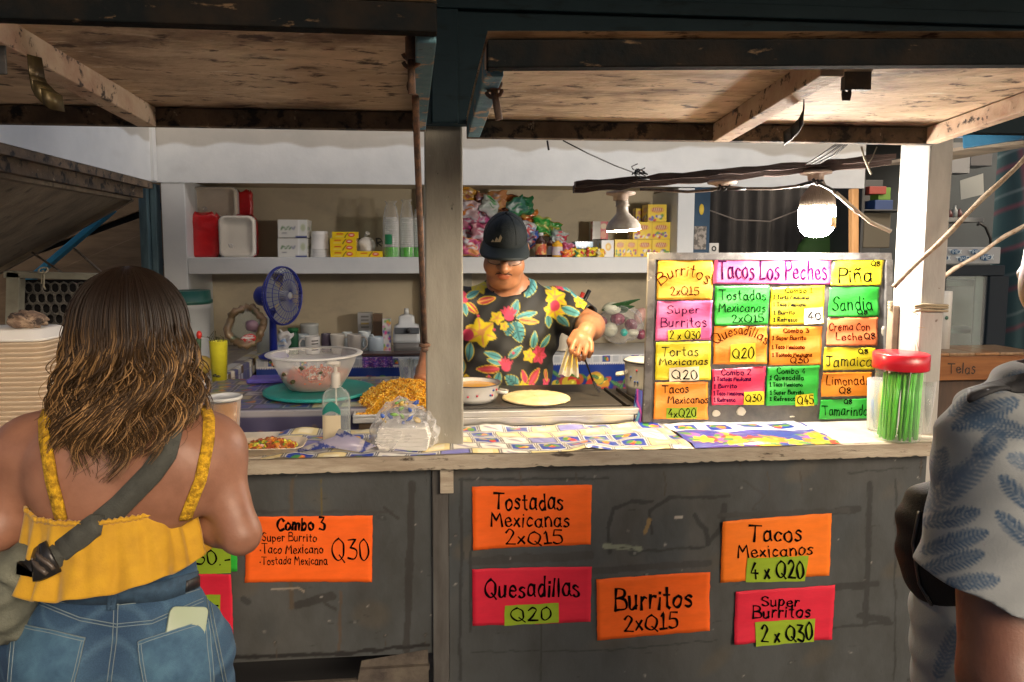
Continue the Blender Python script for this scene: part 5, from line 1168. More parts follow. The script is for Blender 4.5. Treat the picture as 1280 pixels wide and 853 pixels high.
def pbox(name, px, Y0, dep, painter, label, cat, group=None, zfix=None, res=.0022, wob=0.0, rz=0.0, m=None):
    """a printed carton: all six faces painted by one function of (u, v) in pixels of its front"""
    lo, hi = box_px(*px, Y0, dep)
    if zfix is not None: hi = (hi[0], hi[1], hi[2] + zfix - lo[2]); lo = (lo[0], lo[1], zfix)
    W_, D_, H_ = hi[0] - lo[0], dep, hi[2] - lo[2]; vs, us, fs = [], [], []
    def face(o, eu, ev, lu, lv):
        nu, nv = max(2, int(lu / res)), max(2, int(lv / res)); b = len(vs)
        for j in range(nv + 1):
            for i in range(nu + 1):
                vs.append(Vector(o) + Vector(eu) * (lu * i / nu) + Vector(ev) * (lv * j / nv)); us.append((i / nu * 100, j / nv * 100))
        fs.extend((b + j * (nu + 1) + i, b + j * (nu + 1) + i + 1, b + (j + 1) * (nu + 1) + i + 1, b + (j + 1) * (nu + 1) + i) for j in range(nv) for i in range(nu))
    x0, y0, z0 = lo
    face((x0, y0, z0), (1, 0, 0), (0, 0, 1), W_, H_); face((hi[0], hi[1], z0), (-1, 0, 0), (0, 0, 1), W_, H_)
    face((hi[0], y0, z0), (0, 1, 0), (0, 0, 1), D_, H_); face((x0, hi[1], z0), (0, -1, 0), (0, 0, 1), D_, H_)
    face((x0, y0, hi[2]), (1, 0, 0), (0, 1, 0), W_, D_); face((x0, hi[1], z0), (1, 0, 0), (0, -1, 0), W_, D_)
    us_ = np.array(us); p = Paint(us_[:, 0], us_[:, 1], (.5, .5, .5), 5.0); painter(p)
    c = Vector(((lo[0] + hi[0]) / 2, (lo[1] + hi[1]) / 2, z0)); R = Matrix.Rotation(rz, 3, 'Z')
    vs = [R @ (v - c) + c for v in vs]
    return mesh_np(name, [tuple(v) for v in vs], fs, m or mat('printed_card', None, .4, attr='Col', coat=.2), None, loc=c, cols=p.c, smooth=False, label=label, cat=cat, group=group)
# ------------------------------------------------------------------ shelf, left half
def tray(name, px, Y, label, m, lean=0.0, zb=None):
    a, b = P(px[0], px[1], Y), P(px[2], px[3], Y); cx, cz = (a.x + b.x) / 2, (a.z + b.z) / 2; A_, B_ = (b.x - a.x) / 2, (a.z - b.z) / 2
    t = thing(name, label, 'tray pack', (cx, Y + .03, b.z), 'wrapped foam trays on the shelf')
    mb = MB(); R = []
    for (s, dy) in ((.99, .05), (1, .03), (1, 0), (.93, -.004), (.86, .006), (.80, .022), (.5, .024)): R.append([V(x, Y + dy + lean * (z - b.z), z) for (x, z) in rrect_ring(cx, cz, A_ * s, B_ * s if s > .6 else B_ * s, min(A_, B_) * .35 * s)])
    loft(mb, R); mb.build('foam_tray', m, t)
    mb = MB(); R = []
    for (s, dy) in ((1.02, .055), (1.03, .03), (1.02, -.004), (.9, -.012), (.45, -.016)): R.append([V(x + random.uniform(-.002, .002), Y + dy + random.uniform(-.002, .002) + lean * (z - b.z), z + random.uniform(-.002, .002)) for (x, z) in rrect_ring(cx, cz, A_ * s, B_ * s, min(A_, B_) * .35 * s)])
    loft(mb, R); mb.ball((cx - A_ * .3, Y - .012, cz - B_ * .45), (.012, .008, .010), 10, 6, amp=.5, seed=4)
    mb.build('wrap', CLR, t); return t
RED = mat('red_plastic', (.60, .012, .016), .28, (.42, .008, .012), 12, bump=.6, bscale=18, coat=.4, spots=[((.75, .35, .2), 16, .70, .73, (1, 1, 1))])
def red_bag(px, Y, dep, seed, label):
    a, b = P(px[0], px[1], Y), P(px[2], px[3], Y); mb = MB(); cx, cz = (a.x + b.x) / 2, (a.z + b.z) / 2
    R = []; n1, n2 = 30, 56
    for k in range(n1 + 1):
        v = k / n1; s = (1 - abs(2 * v - 1) ** 6) ** .5 * .22 + .78; ring = []
        for j in range(n2):
            q = 2 * math.pi * j / n2; e = abs(math.cos(q)) ** .5, abs(math.sin(q)) ** .5
            ring.append((cx + (b.x - a.x) / 2 * s * math.copysign(e[0], math.cos(q)), Y + dep / 2 + dep / 2 * s * math.copysign(e[1], math.sin(q)), b.z + (a.z - b.z) * v + (.012 * math.sin(j * .55 + seed) if k == n1 else 0)))
        R.append(ring)
    A3 = np.array(R).reshape(-1, 3); d_ = .009 * (1 - 2 * np.abs(vnoise(A3, 42, seed))) * .6 + .004 * np.abs(vnoise(A3, 120, seed + 1)); ce = np.array((cx, Y + dep / 2, 0)); ra = A3 - ce; ra[:, 2] = 0; ra /= np.linalg.norm(ra, axis=1)[:, None] + 1e-9
    A3 = A3 + ra * (d_ - .005)[:, None]; R = [[tuple(p) for p in A3[k * n2:(k + 1) * n2]] for k in range(n1 + 1)]
    loft(mb, R); mb.build('red_bag', RED, None, label, 'bag', 'shiny red plastic bags on the shelf', loc=(cx, Y + dep / 2, b.z))
red_bag((236, 267, 274, 322), 1.80, .07, 1, 'crumpled shiny red bag at the far left end of the shelf')
red_bag((292, 239, 315, 271), 1.93, .06, 2, 'red bag peeking out behind the upper foam tray')
red_bag((276, 270, 321, 322), 1.87, .08, 3, 'red bag standing behind the lower foam tray')
tray('foam_tray_pack', (236, 234, 296, 272), 1.87, 'beige foam tray in clear wrap, the upper one on the shelf', CREAMP, -.04)
tray('foam_tray_pack', (273, 270, 318, 321.5), 1.77, 'pale foam tray in clear wrap, the lower one on the shelf', mat('pale_foam', (.72, .68, .60), .7), .03)
def tissue_paint(p):
    p.put(np.ones(p.u.size), (.62, .62, .59)); p.rect(72, -5, 105, 105, (.66, .68, .66))
    for k in range(7): p.line([(12 + k * 7, 45 + (k % 2) * 12), (16 + k * 7, 60 - (k % 3) * 6)], 6, (.10, .22, .09) if k < 5 else (.25, .27, .35))
    p.rect(14, 22, 30, 28, (.2, .22, .25)); p.line([(70, 0), (72, 100)], 4, (.8, .8, .8)); p.ell(86, 55, 8, 20, 0, (.45, .5, .35)); p.rect(60, -5, 100, 9, (.05, .07, .22))
for k, (y0, y1) in enumerate(((298.5, 322), (275, 297.5))):
    pbox('tissue_pack', (347, y0, 384, y1), 1.78, .16, tissue_paint, ('white tissue pack, the lower of two on the shelf', 'white tissue pack, the upper of two on the shelf')[k], 'tissue pack', 'tissue packs on the shelf', zfix=SZ + .001 + k * .1055, res=.005)
t = thing('cup_stack', 'stack of upturned white plastic cups on the shelf', 'cups', V(P(399, 320, 1.8).x, 1.84, SZ))
mb = MB(); prof = [(0, .001)]; r0 = .054
for k in range(6): z = .001 + k * .008; prof += [(r0 - k * .0006, z), (r0 - k * .0006, z + .006), (r0 - .003 - k * .0006, z + .007)]
prof += [(.045, .12), (.042, .142), (0, .142)]
mb.lathe(prof, (P(399, 320, 1.8).x, 1.84, SZ), 28); mb.build('cups', GLOSSW, t)
def tea_paint(p):
    p.put(np.ones(p.u.size), (.82, .58, .012)); p.ell(74, 50, 13, 30, 0, (.65, .02, .03)); p.ell(74, 52, 8, 10, 0, (.8, .7, .6)); p.line([(48, 5), (52, 40), (62, 88)], 4, (.04, .03, .02)); p.rect(16, 55, 42, 75, (.62, .12, .02)); p.rect(14, 20, 40, 28, (.75, .65, .3))
LV = .0335
for k, (xa, dx, nm) in enumerate(((413, 0, 'bottom'), (412.4, 0, 'second'), (412.6, 0, 'third'), (415, 0, 'top'))):
    pbox('tea_box', (xa, 300, xa + 32.5, 308), 1.77, .07, tea_paint, {'bottom': 'yellow tea box at the bottom of the little stack', 'second': 'yellow tea box second from the bottom of the stack', 'third': 'yellow tea box just below the top one', 'top': 'yellow tea box on top of the little stack'}[nm], 'tea box', 'yellow tea boxes on the shelf', zfix=SZ + .001 + k * (LV + .0006), rz=(-.03, .02, -.01, .04)[k], res=.003)
pbox('tea_box', (445.5, 314.5, 478, 322), 1.765, .07, tea_paint, 'single yellow tea box lying right of the stack', 'tea box', 'yellow tea boxes on the shelf', zfix=SZ + .001, res=.003)
c = P(457, 308, 1.90); mb = MB(); mb.ball((c.x, 1.92, SZ + .058), (.052, .045, .057), 24, 14, amp=.10, seed=2); mb.tube([(c.x, 1.92, SZ + .11), (c.x + .004, 1.92, SZ + .125), (c.x + .012, 1.91, SZ + .135)], [.012, .008, .014], 8)
mb.build('white_bag', mat('white_bag', (.74, .74, .72), .35, bump=.5, bscale=30), None, 'small knotted white bag behind the single tea box', 'bag', loc=(c.x, 1.92, SZ))
for k, (px, w_, h_, lab) in enumerate(((489, 10.2, 70, 'clear sleeve of cups with green base and label, left of three'), (508.5, 8.8, 72, 'clear sleeve of cups with green base, middle of three'), (523.5, 7, 60, 'clear sleeve of cups half hidden by the iron rod'))):
    r_ = w_ * .00436; c = V(P(px, 320, 1.82).x, 1.83 + .012 * k, SZ); H_ = h_ * .0044
    t = thing('cup_sleeve', lab, 'cups', c, 'clear sleeves of plastic cups'); 
    mb = MB(); prof = [(0, .001), (r_ * .86, .001)]
    for i in range(16): z = .06 + i * .0095; prof += [(r_ * .9, z), (r_ * .96, z + .003), (r_ * .96, z + .006), (r_ * .88, z + .007)]
    prof += [(r_ * .7, .22)]
    mb.lathe(prof, c, 24); mb.build('cups', clear('cup_stack_clear', (.85, .92, .90), .30, .85, .1), t)
    mb = MB(); mb.lathe([(r_ * .99, .002), (r_ * 1.0, .055)], c, 24, wob=.0012); mb.build('green_band', mat('green_band', (.09, .50, .03), .35, (.05, .36, .02), 40, coat=.4, bump=.4), t)
    mb = MB(); prof = [(r_ * 1.03, .001), (r_ * 1.03, .08), (r_ * 1.02, .17), (r_ * .98, .22), (r_ * .75, H_ * .88), (r_ * .55, H_ * .95), (r_ * .8, H_)]; mb.lathe(prof, c, 22, wob=.0018); mb.build('sleeve', CLR, t)
    if k == 0:
        mb = MB(); mb.grid(6, 4, lambda u, v: c + V(r_ * 1.06 * math.sin(-.75 + u * .9), -r_ * 1.06 * math.cos(-.75 + u * .9), .07 + v * .055)); mb.build('label', mat('green_label', (.02, .24, .10), .5, (.55, .6, .55), 60, lo=.62, hi=.66), t)
mb = MB(); lettering(mb, lambda x, y, l: P(x, y, 2.119) + V(0, -l, 0), 'BLARO', 445, 486, 308, 9, .2, off0=.0)
bw = bpy.data.objects['back_wall']; mb.build('stencil_lettering', mat('stencil_grey', (.10, .09, .08), .7), bw)
# ------------------------------------------------------------------ shelf, right half
def pillow(name, c, w_, h_, d_, R, pc, label, group, seed, m=None, cat='snack bag'):
    """a puffed foil bag with crimped ends, print painted on"""
    nu, nv = 22, 26; r = random.Random(seed); vs, us, fs = [], [], []
    for sd in (1, -1):
        b = len(vs)
        for j in range(nv + 1):
            for i in range(nu + 1):
                u, v = i / nu * 2 - 1, j / nv * 2 - 1
                e = max(0, 1 - u ** 4) * max(0, 1 - v ** 4); d = d_ / 2 * e ** .55 + (.0015 if sd > 0 else -.0)
                d *= 1 + .25 * math.sin(5 * u + seed) * math.sin(6 * v + seed * 2); x = u * w_ / 2 * (1 - .10 * (1 - abs(v) ** 3) * 0 - .06 * math.cos(v * 2)); z = v * h_ / 2
                q = R @ V(x + .004 * math.sin(9 * v + seed), -sd * d + .004 * math.sin(7 * u * v + seed), z + .004 * math.sin(6 * u + seed)); vs.append(tuple(Vector(c) + q)); us.append((u * 50 + 50, v * 50 + 50))
        fs += [((b + j * (nu + 1) + i, b + j * (nu + 1) + i + 1, b + (j + 1) * (nu + 1) + i + 1, b + (j + 1) * (nu + 1) + i) if sd > 0 else (b + j * (nu + 1) + i + 1, b + j * (nu + 1) + i, b + (j + 1) * (nu + 1) + i, b + (j + 1) * (nu + 1) + i + 1)) for j in range(nv) for i in range(nu)]
    us = np.array(us); p = Paint(us[:, 0], us[:, 1], pc[0], 6)
    for k in range(4): p.ell(r.uniform(10, 90), r.uniform(10, 90), r.uniform(10, 30), r.uniform(8, 18), r.uniform(0, 180), pc[1 + k % (len(pc) - 1)])
    p.ell(50, 55, 26, 15, r.uniform(-20, 20), pc[1]); p.rect(20, 48, 80, 60, pc[2 if len(pc) > 2 else 1])
    for k in range(3): p.line([(24 + 18 * k, 52), (32 + 18 * k, 57)], 5, pc[0])
    p.rect(-5, 93, 105, 105, pc[-1]); p.rect(-5, -5, 105, 7, pc[-1])
    return mesh_np(name, vs, fs, m or mat('foil_pack', None, .25, attr='Col', coat=.6, bump=.5, bscale=22), None, loc=(c[0], c[1], c[2] - h_ / 2), cols=p.c, label=label, cat=cat, group=group)
GS = 'snack bags heaped on the right half of the shelf'
rr_ = random.Random(12)
SN = [((588, 309), 'magenta and silver snack bag lowest by the post', ((.45, .05, .15), (.6, .6, .65), (.7, .3, .1))), ((600, 306), 'teal and grey snack bag lowest left of the cap', ((.25, .4, .42), (.6, .6, .6), (.5, .1, .2))),
      ((586, 292), 'crimson and white snack bag by the post', ((.5, .55, .6), (.5, .04, .1), (.6, .5, .55))), ((601, 290), 'rose printed snack bag left of the cap', ((.55, .25, .3), (.6, .55, .6), (.35, .05, .12))),
      ((588, 276), 'pink snack bag with silver ends by the post', ((.62, .2, .3), (.6, .62, .7), (.5, .05, .2))), ((602, 272), 'lilac and white snack bag above left of the cap', ((.5, .45, .6), (.65, .6, .65), (.6, .1, .3))),
      ((587, 262), 'pale pink snack bag with an orange label', ((.62, .42, .45), (.70, .22, .03), (.6, .55, .6))), ((604, 254), 'brown and purple snack bag high left of the cap', ((.22, .09, .10), (.4, .3, .45), (.5, .25, .2))),
      ((585, 245), 'amber snack bag at the top by the post', ((.62, .30, .03), (.3, .1, .08), (.6, .45, .2))), ((612, 258), 'green cornered clear snack bag above the cap', ((.5, .55, .52), (.04, .3, .06), (.6, .6, .6))),
      ((622, 250), 'orange brown snack bag peeping over the cap', ((.55, .24, .10), (.5, .4, .4), (.6, .3, .1))), ((633, 254), 'rust orange snack bag over the cap', ((.40, .12, .03), (.55, .2, .04), (.2, .08, .05))),
      ((646, 259), 'teal green snack bag at the top right of the heap', ((.06, .22, .18), (.5, .6, .58), (.05, .3, .1))), ((655, 258), 'dark green glossy bag tip right of the cap', ((.02, .16, .07), (.1, .3, .15), (.03, .2, .06))),
      ((662, 273), 'vivid orange snack bag right of the cap', ((.72, .20, .02), (.6, .05, .03), (.65, .4, .1))), ((660, 287), 'white and red snack bag right of the cap', ((.6, .6, .6), (.55, .05, .06), (.2, .3, .5))),
      ((676, 281), 'bright green snack bag slumped right of the orange one', ((.03, .38, .05), (.12, .5, .1), (.7, .7, .2))), ((691, 287), 'small green snack bag at the right end of the heap', ((.05, .3, .06), (.2, .45, .1), (.55, .3, .05))),
      ((664, 300), 'blue and white snack bag behind the dark bottle', ((.04, .1, .4), (.6, .6, .65), (.5, .1, .1))), ((698, 298), 'clear and teal snack bag behind the yellow bottle', ((.4, .5, .5), (.55, .05, .08), (.5, .55, .55)))]
for k, ((x, y), lab, pc) in enumerate(SN):
    Yk = 1.90 + .05 * (k % 3) * .7 + .001 * k; c = P(x, y, Yk); s = 1.0 if k < 14 else .9
    R = Euler((rr_.uniform(-.25, .25), rr_.uniform(-.5, .5), rr_.uniform(-.35, .35))).to_matrix()
    z = max(c.z, SZ + .055)
    pillow('snack_bag', (c.x, Yk, z), .115 * s, .105 * s, .055, R, pc, lab, GS, k + 1)
def bottle(px, Y, zb, H_, r_, cols, label, name='sauce_bottle', group=None, cap_h=.02):
    c = V(P(px, 320, Y).x, Y, zb + .001); t = thing(name, label, 'bottle', c, group)
    mb = MB(); mb.lathe([(0, 0), (r_, 0), (r_, H_ * .62), (r_ * .92, H_ * .70), (r_ * .40, H_ * .82), (r_ * .36, H_ * .88), (0, H_ * .88)], c, 20); mb.build('body', cols[0], t)
    mb = MB(); mb.lathe([(r_ * 1.015, H_ * .10), (r_ * 1.015, H_ * .54)], c, 20); mb.build('label', cols[1], t)
    mb = MB(); mb.lathe([(0, H_ * .87), (r_ * .45, H_ * .87), (r_ * .43, H_), (0, H_)], c, 16); mb.build('cap', cols[2], t); return t
def pm_(n, c, r=.4, **k): return mat(n, c, r, **k)
GB = 'sauce bottles on the shelf'
bottle(676, 1.80, SZ, .135, .031, (pm_('sauce_dark', (.05, .02, .015), .2), mat('label_red', (.55, .10, .05), .5, (.65, .4, .12), 30, lo=.48, hi=.54), GLOSSW), 'dark sauce bottle with white cap and red label', group=GB)
bottle(688, 1.85, SZ, .115, .022, (pm_('sauce_brown', (.10, .04, .02), .2), mat('label_blue', (.45, .50, .60), .5, (.6, .4, .1), 30, lo=.5, hi=.55), pm_('cap_dark', (.02, .02, .02))), 'small brown bottle between the dark and the yellow bottle', group=GB)
bottle(696.5, 1.79, SZ, .105, .030, (pm_('sauce_yellow', (.78, .42, .02), .25), mat('label_pale', (.62, .55, .55), .5, (.5, .4, .6), 30, lo=.5, hi=.55), pm_('cap_grey', (.45, .40, .38))), 'yellow sauce bottle with pale label', group=GB)
pillow('candy_bag', (P(709, 312, 1.82).x, 1.82, SZ + .042), .075, .08, .045, Euler((.1, .2, .1)).to_matrix(), ((.40, .05, .12), (.5, .1, .3), (.6, .3, .45)), 'clear bag of dark red candies beside the yellow bottle', None, 31, cat='candy bag')
for k, (x, y, rot, pc, lab) in enumerate(((712, 320, 1.3, ((.8, .25, .02), (.7, .6, .05), (.6, .05, .03)), 'orange snack sachet lying flat on the shelf edge'), (728, 318, 1.45, ((.78, .62, .03), (.55, .05, .04), (.05, .25, .1)), 'yellow snack sachet with red print lying on the shelf'), (741, 316, 1.6, ((.8, .66, .02), (.2, .45, .08), (.6, .06, .04)), 'yellow and green snack sachet on top of the flat heap'), (753, 320, 1.5, ((.8, .5, .03), (.7, .08, .05), (.75, .7, .4)), 'amber sachet next to the white carton'))):
    pillow('snack_sachet', (P(x, y, 1.77).x, 1.77 + .008 * k, SZ + .022 + .008 * (k == 2)), .05, .10, .036, Euler((-.5, rot, .2 * (k - 1))).to_matrix(), pc, lab, 'snack sachets lying flat on the shelf', 40 + k)
def blue_paint(p): p.put(np.ones(p.u.size), (.10, .35, .55)); p.rect(-5, -5, 105, 40, (.6, .62, .6)); p.ell(45, 40, 25, 30, 20, (.04, .07, .2)); p.ell(50, 45, 14, 14, 0, (.65, .65, .6))
pbox('blue_carton', (719, 303, 741, 322), 1.88, .08, blue_paint, 'light blue carton behind the yellow sachets', 'carton', zfix=SZ + .001, res=.004)
def white_paint(p): p.put(np.ones(p.u.size), (.66, .66, .66)); p.ell(55, 60, 24, 24, 0, (.72, .42, .05)); p.ell(55, 60, 12, 12, 0, (.75, .6, .2))
pbox('white_carton', (752, 301, 767, 322), 1.79, .09, white_paint, 'white carton with a round amber mark beside the juice boxes', 'carton', zfix=SZ + .001, res=.004)
def red_paint(p): p.put(np.ones(p.u.size), (.12, .02, .03)); p.rect(50, -5, 105, 105, (.50, .03, .03)); p.ell(70, 75, 20, 14, 0, (.65, .5, .3)); p.ell(70, 30, 18, 20, 30, (.6, .2, .1)); p.rect(-5, -5, 50, 105, (.34, .31, .25))
pbox('red_carton', (741, 276, 760, 300), 1.92, .09, red_paint, 'dark red carton behind the flood lamp', 'carton', zfix=SZ + .095, res=.004)
pbox('grey_carton', (741, 300, 761, 322), 1.92, .09, lambda p: p.put(np.ones(p.u.size), (.40, .40, .38)), 'plain grey carton under the dark red carton', 'carton', zfix=SZ + .001, res=.01)
def juice(seed):
    def f(p):
        r = random.Random(seed); p.put(np.ones(p.u.size), (.82, .58, .03)); p.ell(50, 68, 36, 17, 0, (.72, .35, .06)); p.ell(50, 70, 26, 10, 0, (.80, .66, .35))
        for k in range(12): p.ell(r.uniform(8, 92), r.uniform(6, 40), r.uniform(5, 11), r.uniform(5, 9), r.uniform(0, 90), r.choice(((.55, .06, .04), (.10, .12, .42), (.75, .7, .6), (.30, .08, .2), (.12, .3, .06))))
        for k in range(5): p.line([(26 + k * 11, 62), (30 + k * 11, 78)], 6, (.45, .05, .05))
        p.line([(-2, 1), (102, 1)], 4, (.6, .4, .03)); p.line([(1, 0), (1, 100)], 4, (.65, .42, .03))
    return f
GJ = 'yellow juice boxes stacked on the shelf'
h1 = .098
for k, (x0, x1, lv, lab) in enumerate(((769, 782, 0, 'narrow red and yellow juice box at the left of the bottom row'), (782.5, 796, 0, 'yellow juice box second in the bottom row'), (796.5, 815, 0, 'yellow juice box third in the bottom row'), (815.5, 837, 0, 'yellow juice box at the right of the bottom row'), (791, 814, 1, 'yellow juice box at the left of the middle row'), (814.5, 837, 1, 'yellow juice box at the right of the middle row'), (809.5, 832, 2, 'yellow juice box alone on top of the stack'))):
    pbox('juice_box', (x0, 300, x1, 320), 1.80 + .004 * (k % 3), .11, juice(k), lab, 'juice box', GJ, zfix=SZ + .001 + lv * (h1 + .001), res=.0032, rz=.01 * (k % 3 - 1)); o = bpy.context.scene.objects
for o in COL.objects:
    if o.name.startswith('juice_box'):
        v = o.data.vertices; zz = [q.co.z for q in v]; s_ = h1 / max(zz)
        for q in v: q.co.z *= s_
pbox('amber_carton', (795, 262, 806, 280), 1.93, .06, juice(9), 'small amber carton standing behind the top juice box', 'carton', zfix=SZ + 2 * h1 + .003, res=.004)
# ------------------------------------------------------------------ back counter
BZ = bz + .0045
BLUEP = mat('fan_blue', (.015, .03, .30), .35, coat=.3)
fc = P(353, 370, 1.55); fx = P(342, 437, 1.6)
t = thing('desk_fan', 'blue desk fan turned to the right, standing at the back left corner', 'fan', V(fx.x, 1.6, lz))
mb = MB(); mb.lathe([(0, .001), (.075, .001), (.078, .012), (.05, .026), (.02, .034), (.0, .034)], V(fx.x, 1.6, lz), 28); mb.build('base', BLUEP, t)
mb = MB(); mb.tube([V(fx.x, 1.6, lz + .03), V(fx.x, 1.6, fc.z - .10), V(fx.x - .012, 1.58, fc.z - .03)], [.021, .017, .02], 12); mb.build('pole', BLUEP, t)
fax = V(.90, -.44, .03).normalized(); Rf = fax.to_track_quat('Z', 'Y').to_matrix(); rf = .148
ctr_f = V(fc.x, 1.55, fc.z)
mb = MB(); mb.tube([ctr_f - fax * .16, ctr_f - fax * .14, ctr_f - fax * .06, ctr_f - fax * .05], [.03, .05, .055, .03], 18); mb.build('motor', BLUEP, t)
mb = MB()
for (rad, dz) in ((rf, 0), (rf * .99, .012), (rf * .55, .040), (rf * .55, -.045), (rf * .80, .03), (rf * .8, -.035)): mb.tube([ctr_f + Rf @ V(rad * math.cos(q), rad * math.sin(q), dz) for q in [k * math.pi / 24 for k in range(49)]], .0045 if dz in (0, .012) else .0018, 6)
for k in range(36):
    q = k * math.pi / 18; mb.tube([ctr_f + Rf @ V(r * math.cos(q), r * math.sin(q), z) for (r, z) in ((.02, .05), (rf * .55, .043), (rf * .85, .026), (rf, .004), (rf * .85, -.03), (rf * .5, -.05))], .0012, 4)
mb.build('cage', BLUEP, t)
mb = MB()
for k in range(3):
    a0 = k * 2.094
    mb.grid(8, 8, lambda u, v: ctr_f + Rf @ V((.02 + v * .115) * math.cos(a0 + u * 1.75 * (1 - .15 * v)), (.02 + v * .115) * math.sin(a0 + u * 1.75 * (1 - .15 * v)), .022 * (u - .5) * (.4 + v)))
mb.build('blades', clear('fan_blade', (.62, .68, .72), .55, .8, .3, (.42, .45, .48)), t)
mb = MB(); mb.lathe([(0, .046), (.018, .045), (.026, .03), (.026, -.03), (0, -.03)], ctr_f, 18, Rf); mb.build('hub', mat('hub_grey', (.5, .52, .54), .4), t)
def mug(px, Y, w_, h_, m, label, hside=0, deco=None, base_z=None, taper=1.0):
    r_ = w_ / 2; c = V(P(px, 430, Y).x, Y, (base_z if base_z else BZ) + .001); t = thing('mug', label, 'mug', c, 'mugs on the back counter')
    mb = MB(); mb.lathe([(0, 0), (r_ * .92 * taper, 0), (r_ * taper, .004), (r_, h_ - .003), (r_ * .97, h_), (r_ * .92, h_ - .004), (r_ * .90 * taper, .008), (0, .008)], c, 24); mb.build('body', m, t)
    if hside:
        a = RAD(hside); d = V(math.cos(a), math.sin(a), 0); mb = MB(); mb.tube([c + d * (r_ * .97) + V(0, 0, h_ * .82), c + d * (r_ + .018) + V(0, 0, h_ * .84), c + d * (r_ + .030) + V(0, 0, h_ * .62), c + d * (r_ + .028) + V(0, 0, h_ * .38), c + d * (r_ + .014) + V(0, 0, h_ * .2), c + d * (r_ * .97) + V(0, 0, h_ * .18)], .0055, 8); mb.build('handle', m, t)
    if deco: deco(t, c, r_, h_)
    return t
def deco_lines(t, c, r_, h_):
    mb = MB(); m2 = MB()
    for k in range(4): (m2 if k == 2 else mb).grid(8, 1, lambda u, v: c + V((r_ + .0012) * math.sin(.0 + u * .9), -(r_ + .0012) * math.cos(u * .9), h_ * (.80 - k * .17) - v * (.012 if k == 2 else .006)))
    mb.build('print_lines', mat('ink_black', (.012, .012, .014), .6), t); m2.build('yellow_print', mat('yellow_print', (.75, .55, .02), .5), t)
CE = lambda n, c: mat(n, c, .25, coat=.4)
mug(378, 1.84, .078, .098, CE('mug_greyblue', (.38, .45, .50)), 'grey blue mug behind the printed white mug', 0)
mug(391, 1.76, .082, .096, CE('mug_white', (.68, .68, .66)), 'white mug printed with black lines and a yellow patch', 185, deco_lines)
mug(408, 1.82, .056, .102, CE('mug_purple', (.09, .07, .11)), 'dark purple mug right of the printed mug', 0)
mug(422, 1.77, .082, .104, CE('mug_cream', (.56, .53, .47)), 'cream jug shaped mug in the middle of the row', 5, None, None, .8)
mug(434, 1.90, .06, .10, CE('mug_pale', (.55, .60, .62)), 'pale slim mug between the cream and beige mugs', 0)
mug(443, 1.75, .078, .105, CE('mug_beige', (.40, .37, .33)), 'taupe mug with its handle to the right', 10, None, None, .9)
mug(456, 1.84, .07, .11, CE('mug_ice', (.52, .58, .60)), 'ice grey tall mug behind the taupe mug', -30)
mug(470, 1.80, .084, .084, CE('mug_blue', (.46, .55, .62)), 'short light blue mug left of the flowered carton', 180)
mb = MB(); c = V(P(387, 415, 2.0).x, 2.0, BZ + .001); mb.lathe([(0, 0), (.05, 0), (.05, .125), (.052, .127), (.052, .14), (.0, .142)], c, 28); mb.build('round_tin', mat('tin_white', (.55, .58, .58), .3), None, 'round pale tin behind the mugs on the left', 'tin', loc=c)
def greybox(p):
    p.put(np.ones(p.u.size), (.42, .42, .42))
    for k in range(4): p.rect(22, 22 + k * 18, 78, 30 + k * 18, (.12, .11, .10) if k != 1 else (.5, .36, .05))
pbox('grey_box', (447, 388, 465, 412), 1.98, .07, greybox, 'grey box printed with dark lines behind the mugs', 'box', zfix=BZ + .09, res=.004)
pbox('support_carton', (447, 411, 465, 434), 1.98, .07, lambda p: p.put(np.ones(p.u.size), (.18, .14, .10)), 'brown carton under the grey printed box', 'carton', zfix=BZ + .001, res=.01)
for o in COL.objects:
    if o.name.startswith('support_carton'):
        s_ = .088 / max(q.co.z for q in o.data.vertices)
        for q in o.data.vertices: q.co.z *= s_
pbox('brown_block', (466, 392, 478, 434), 1.96, .06, lambda p: p.put(np.ones(p.u.size), (.17, .10, .06)), 'tall brown block behind the light blue mug', 'block', zfix=BZ + .001, res=.01)
def flor(p):
    r = random.Random(3); p.put(np.ones(p.u.size), (.62, .60, .58))
    for k in range(26): p.ell(r.uniform(10, 90), r.uniform(4, 96), r.uniform(10, 18), r.uniform(3, 6), 0, r.choice(((.65, .06, .25), (.70, .35, .03), (.10, .15, .45), (.15, .4, .1), (.6, .2, .4))))
pbox('flowered_carton', (478, 394, 489, 434), 1.82, .05, flor, 'narrow carton with colourful flowers beside the blender', 'carton', zfix=BZ + .001, res=.003)
bl = thing('blender_base', 'white blender base with dark control panel beside the post', 'blender', V(P(508, 430, 1.8).x, 1.85, BZ))
def pr(y): return P(508, y, 1.8).z
mb = MB(); cx = P(508, 410, 1.8).x; hw = .074
R = []
for (z, s) in ((BZ + .05, 1.02), (BZ + .07, 1.02), (pr(416), 1.0), (pr(407.5), .90), (pr(406), .62), (pr(397), .58), (pr(395.5), .50)): R.append([V(x, 1.85 + y * .85, z) for (x, y) in rrect_ring(cx, 0, hw * s, hw * s, hw * .35 * s)])
loft(mb, R); mb.build('housing', mat('blender_white', (.62, .64, .64), .3, coat=.3), bl)
mb = MB(); R = []
for (z, s) in ((BZ + .001, .98), (BZ + .047, 1.0)): R.append([V(x, 1.85 + y * .85, z) for (x, y) in rrect_ring(cx, 0, hw * s, hw * s, hw * .35 * s)])
loft(mb, R); mb.build('foot', mat('blender_grey', (.16, .15, .14), .4), bl)
mb = MB(); a, b = P(493, 410, 1.775), P(524, 417.5, 1.775); mb.box((a.x, 1.772, b.z), (b.x, 1.79, a.z)); pn = mb.build('control_panel', mat('panel_dark', (.10, .11, .12), .4), bl, bevel=.003)
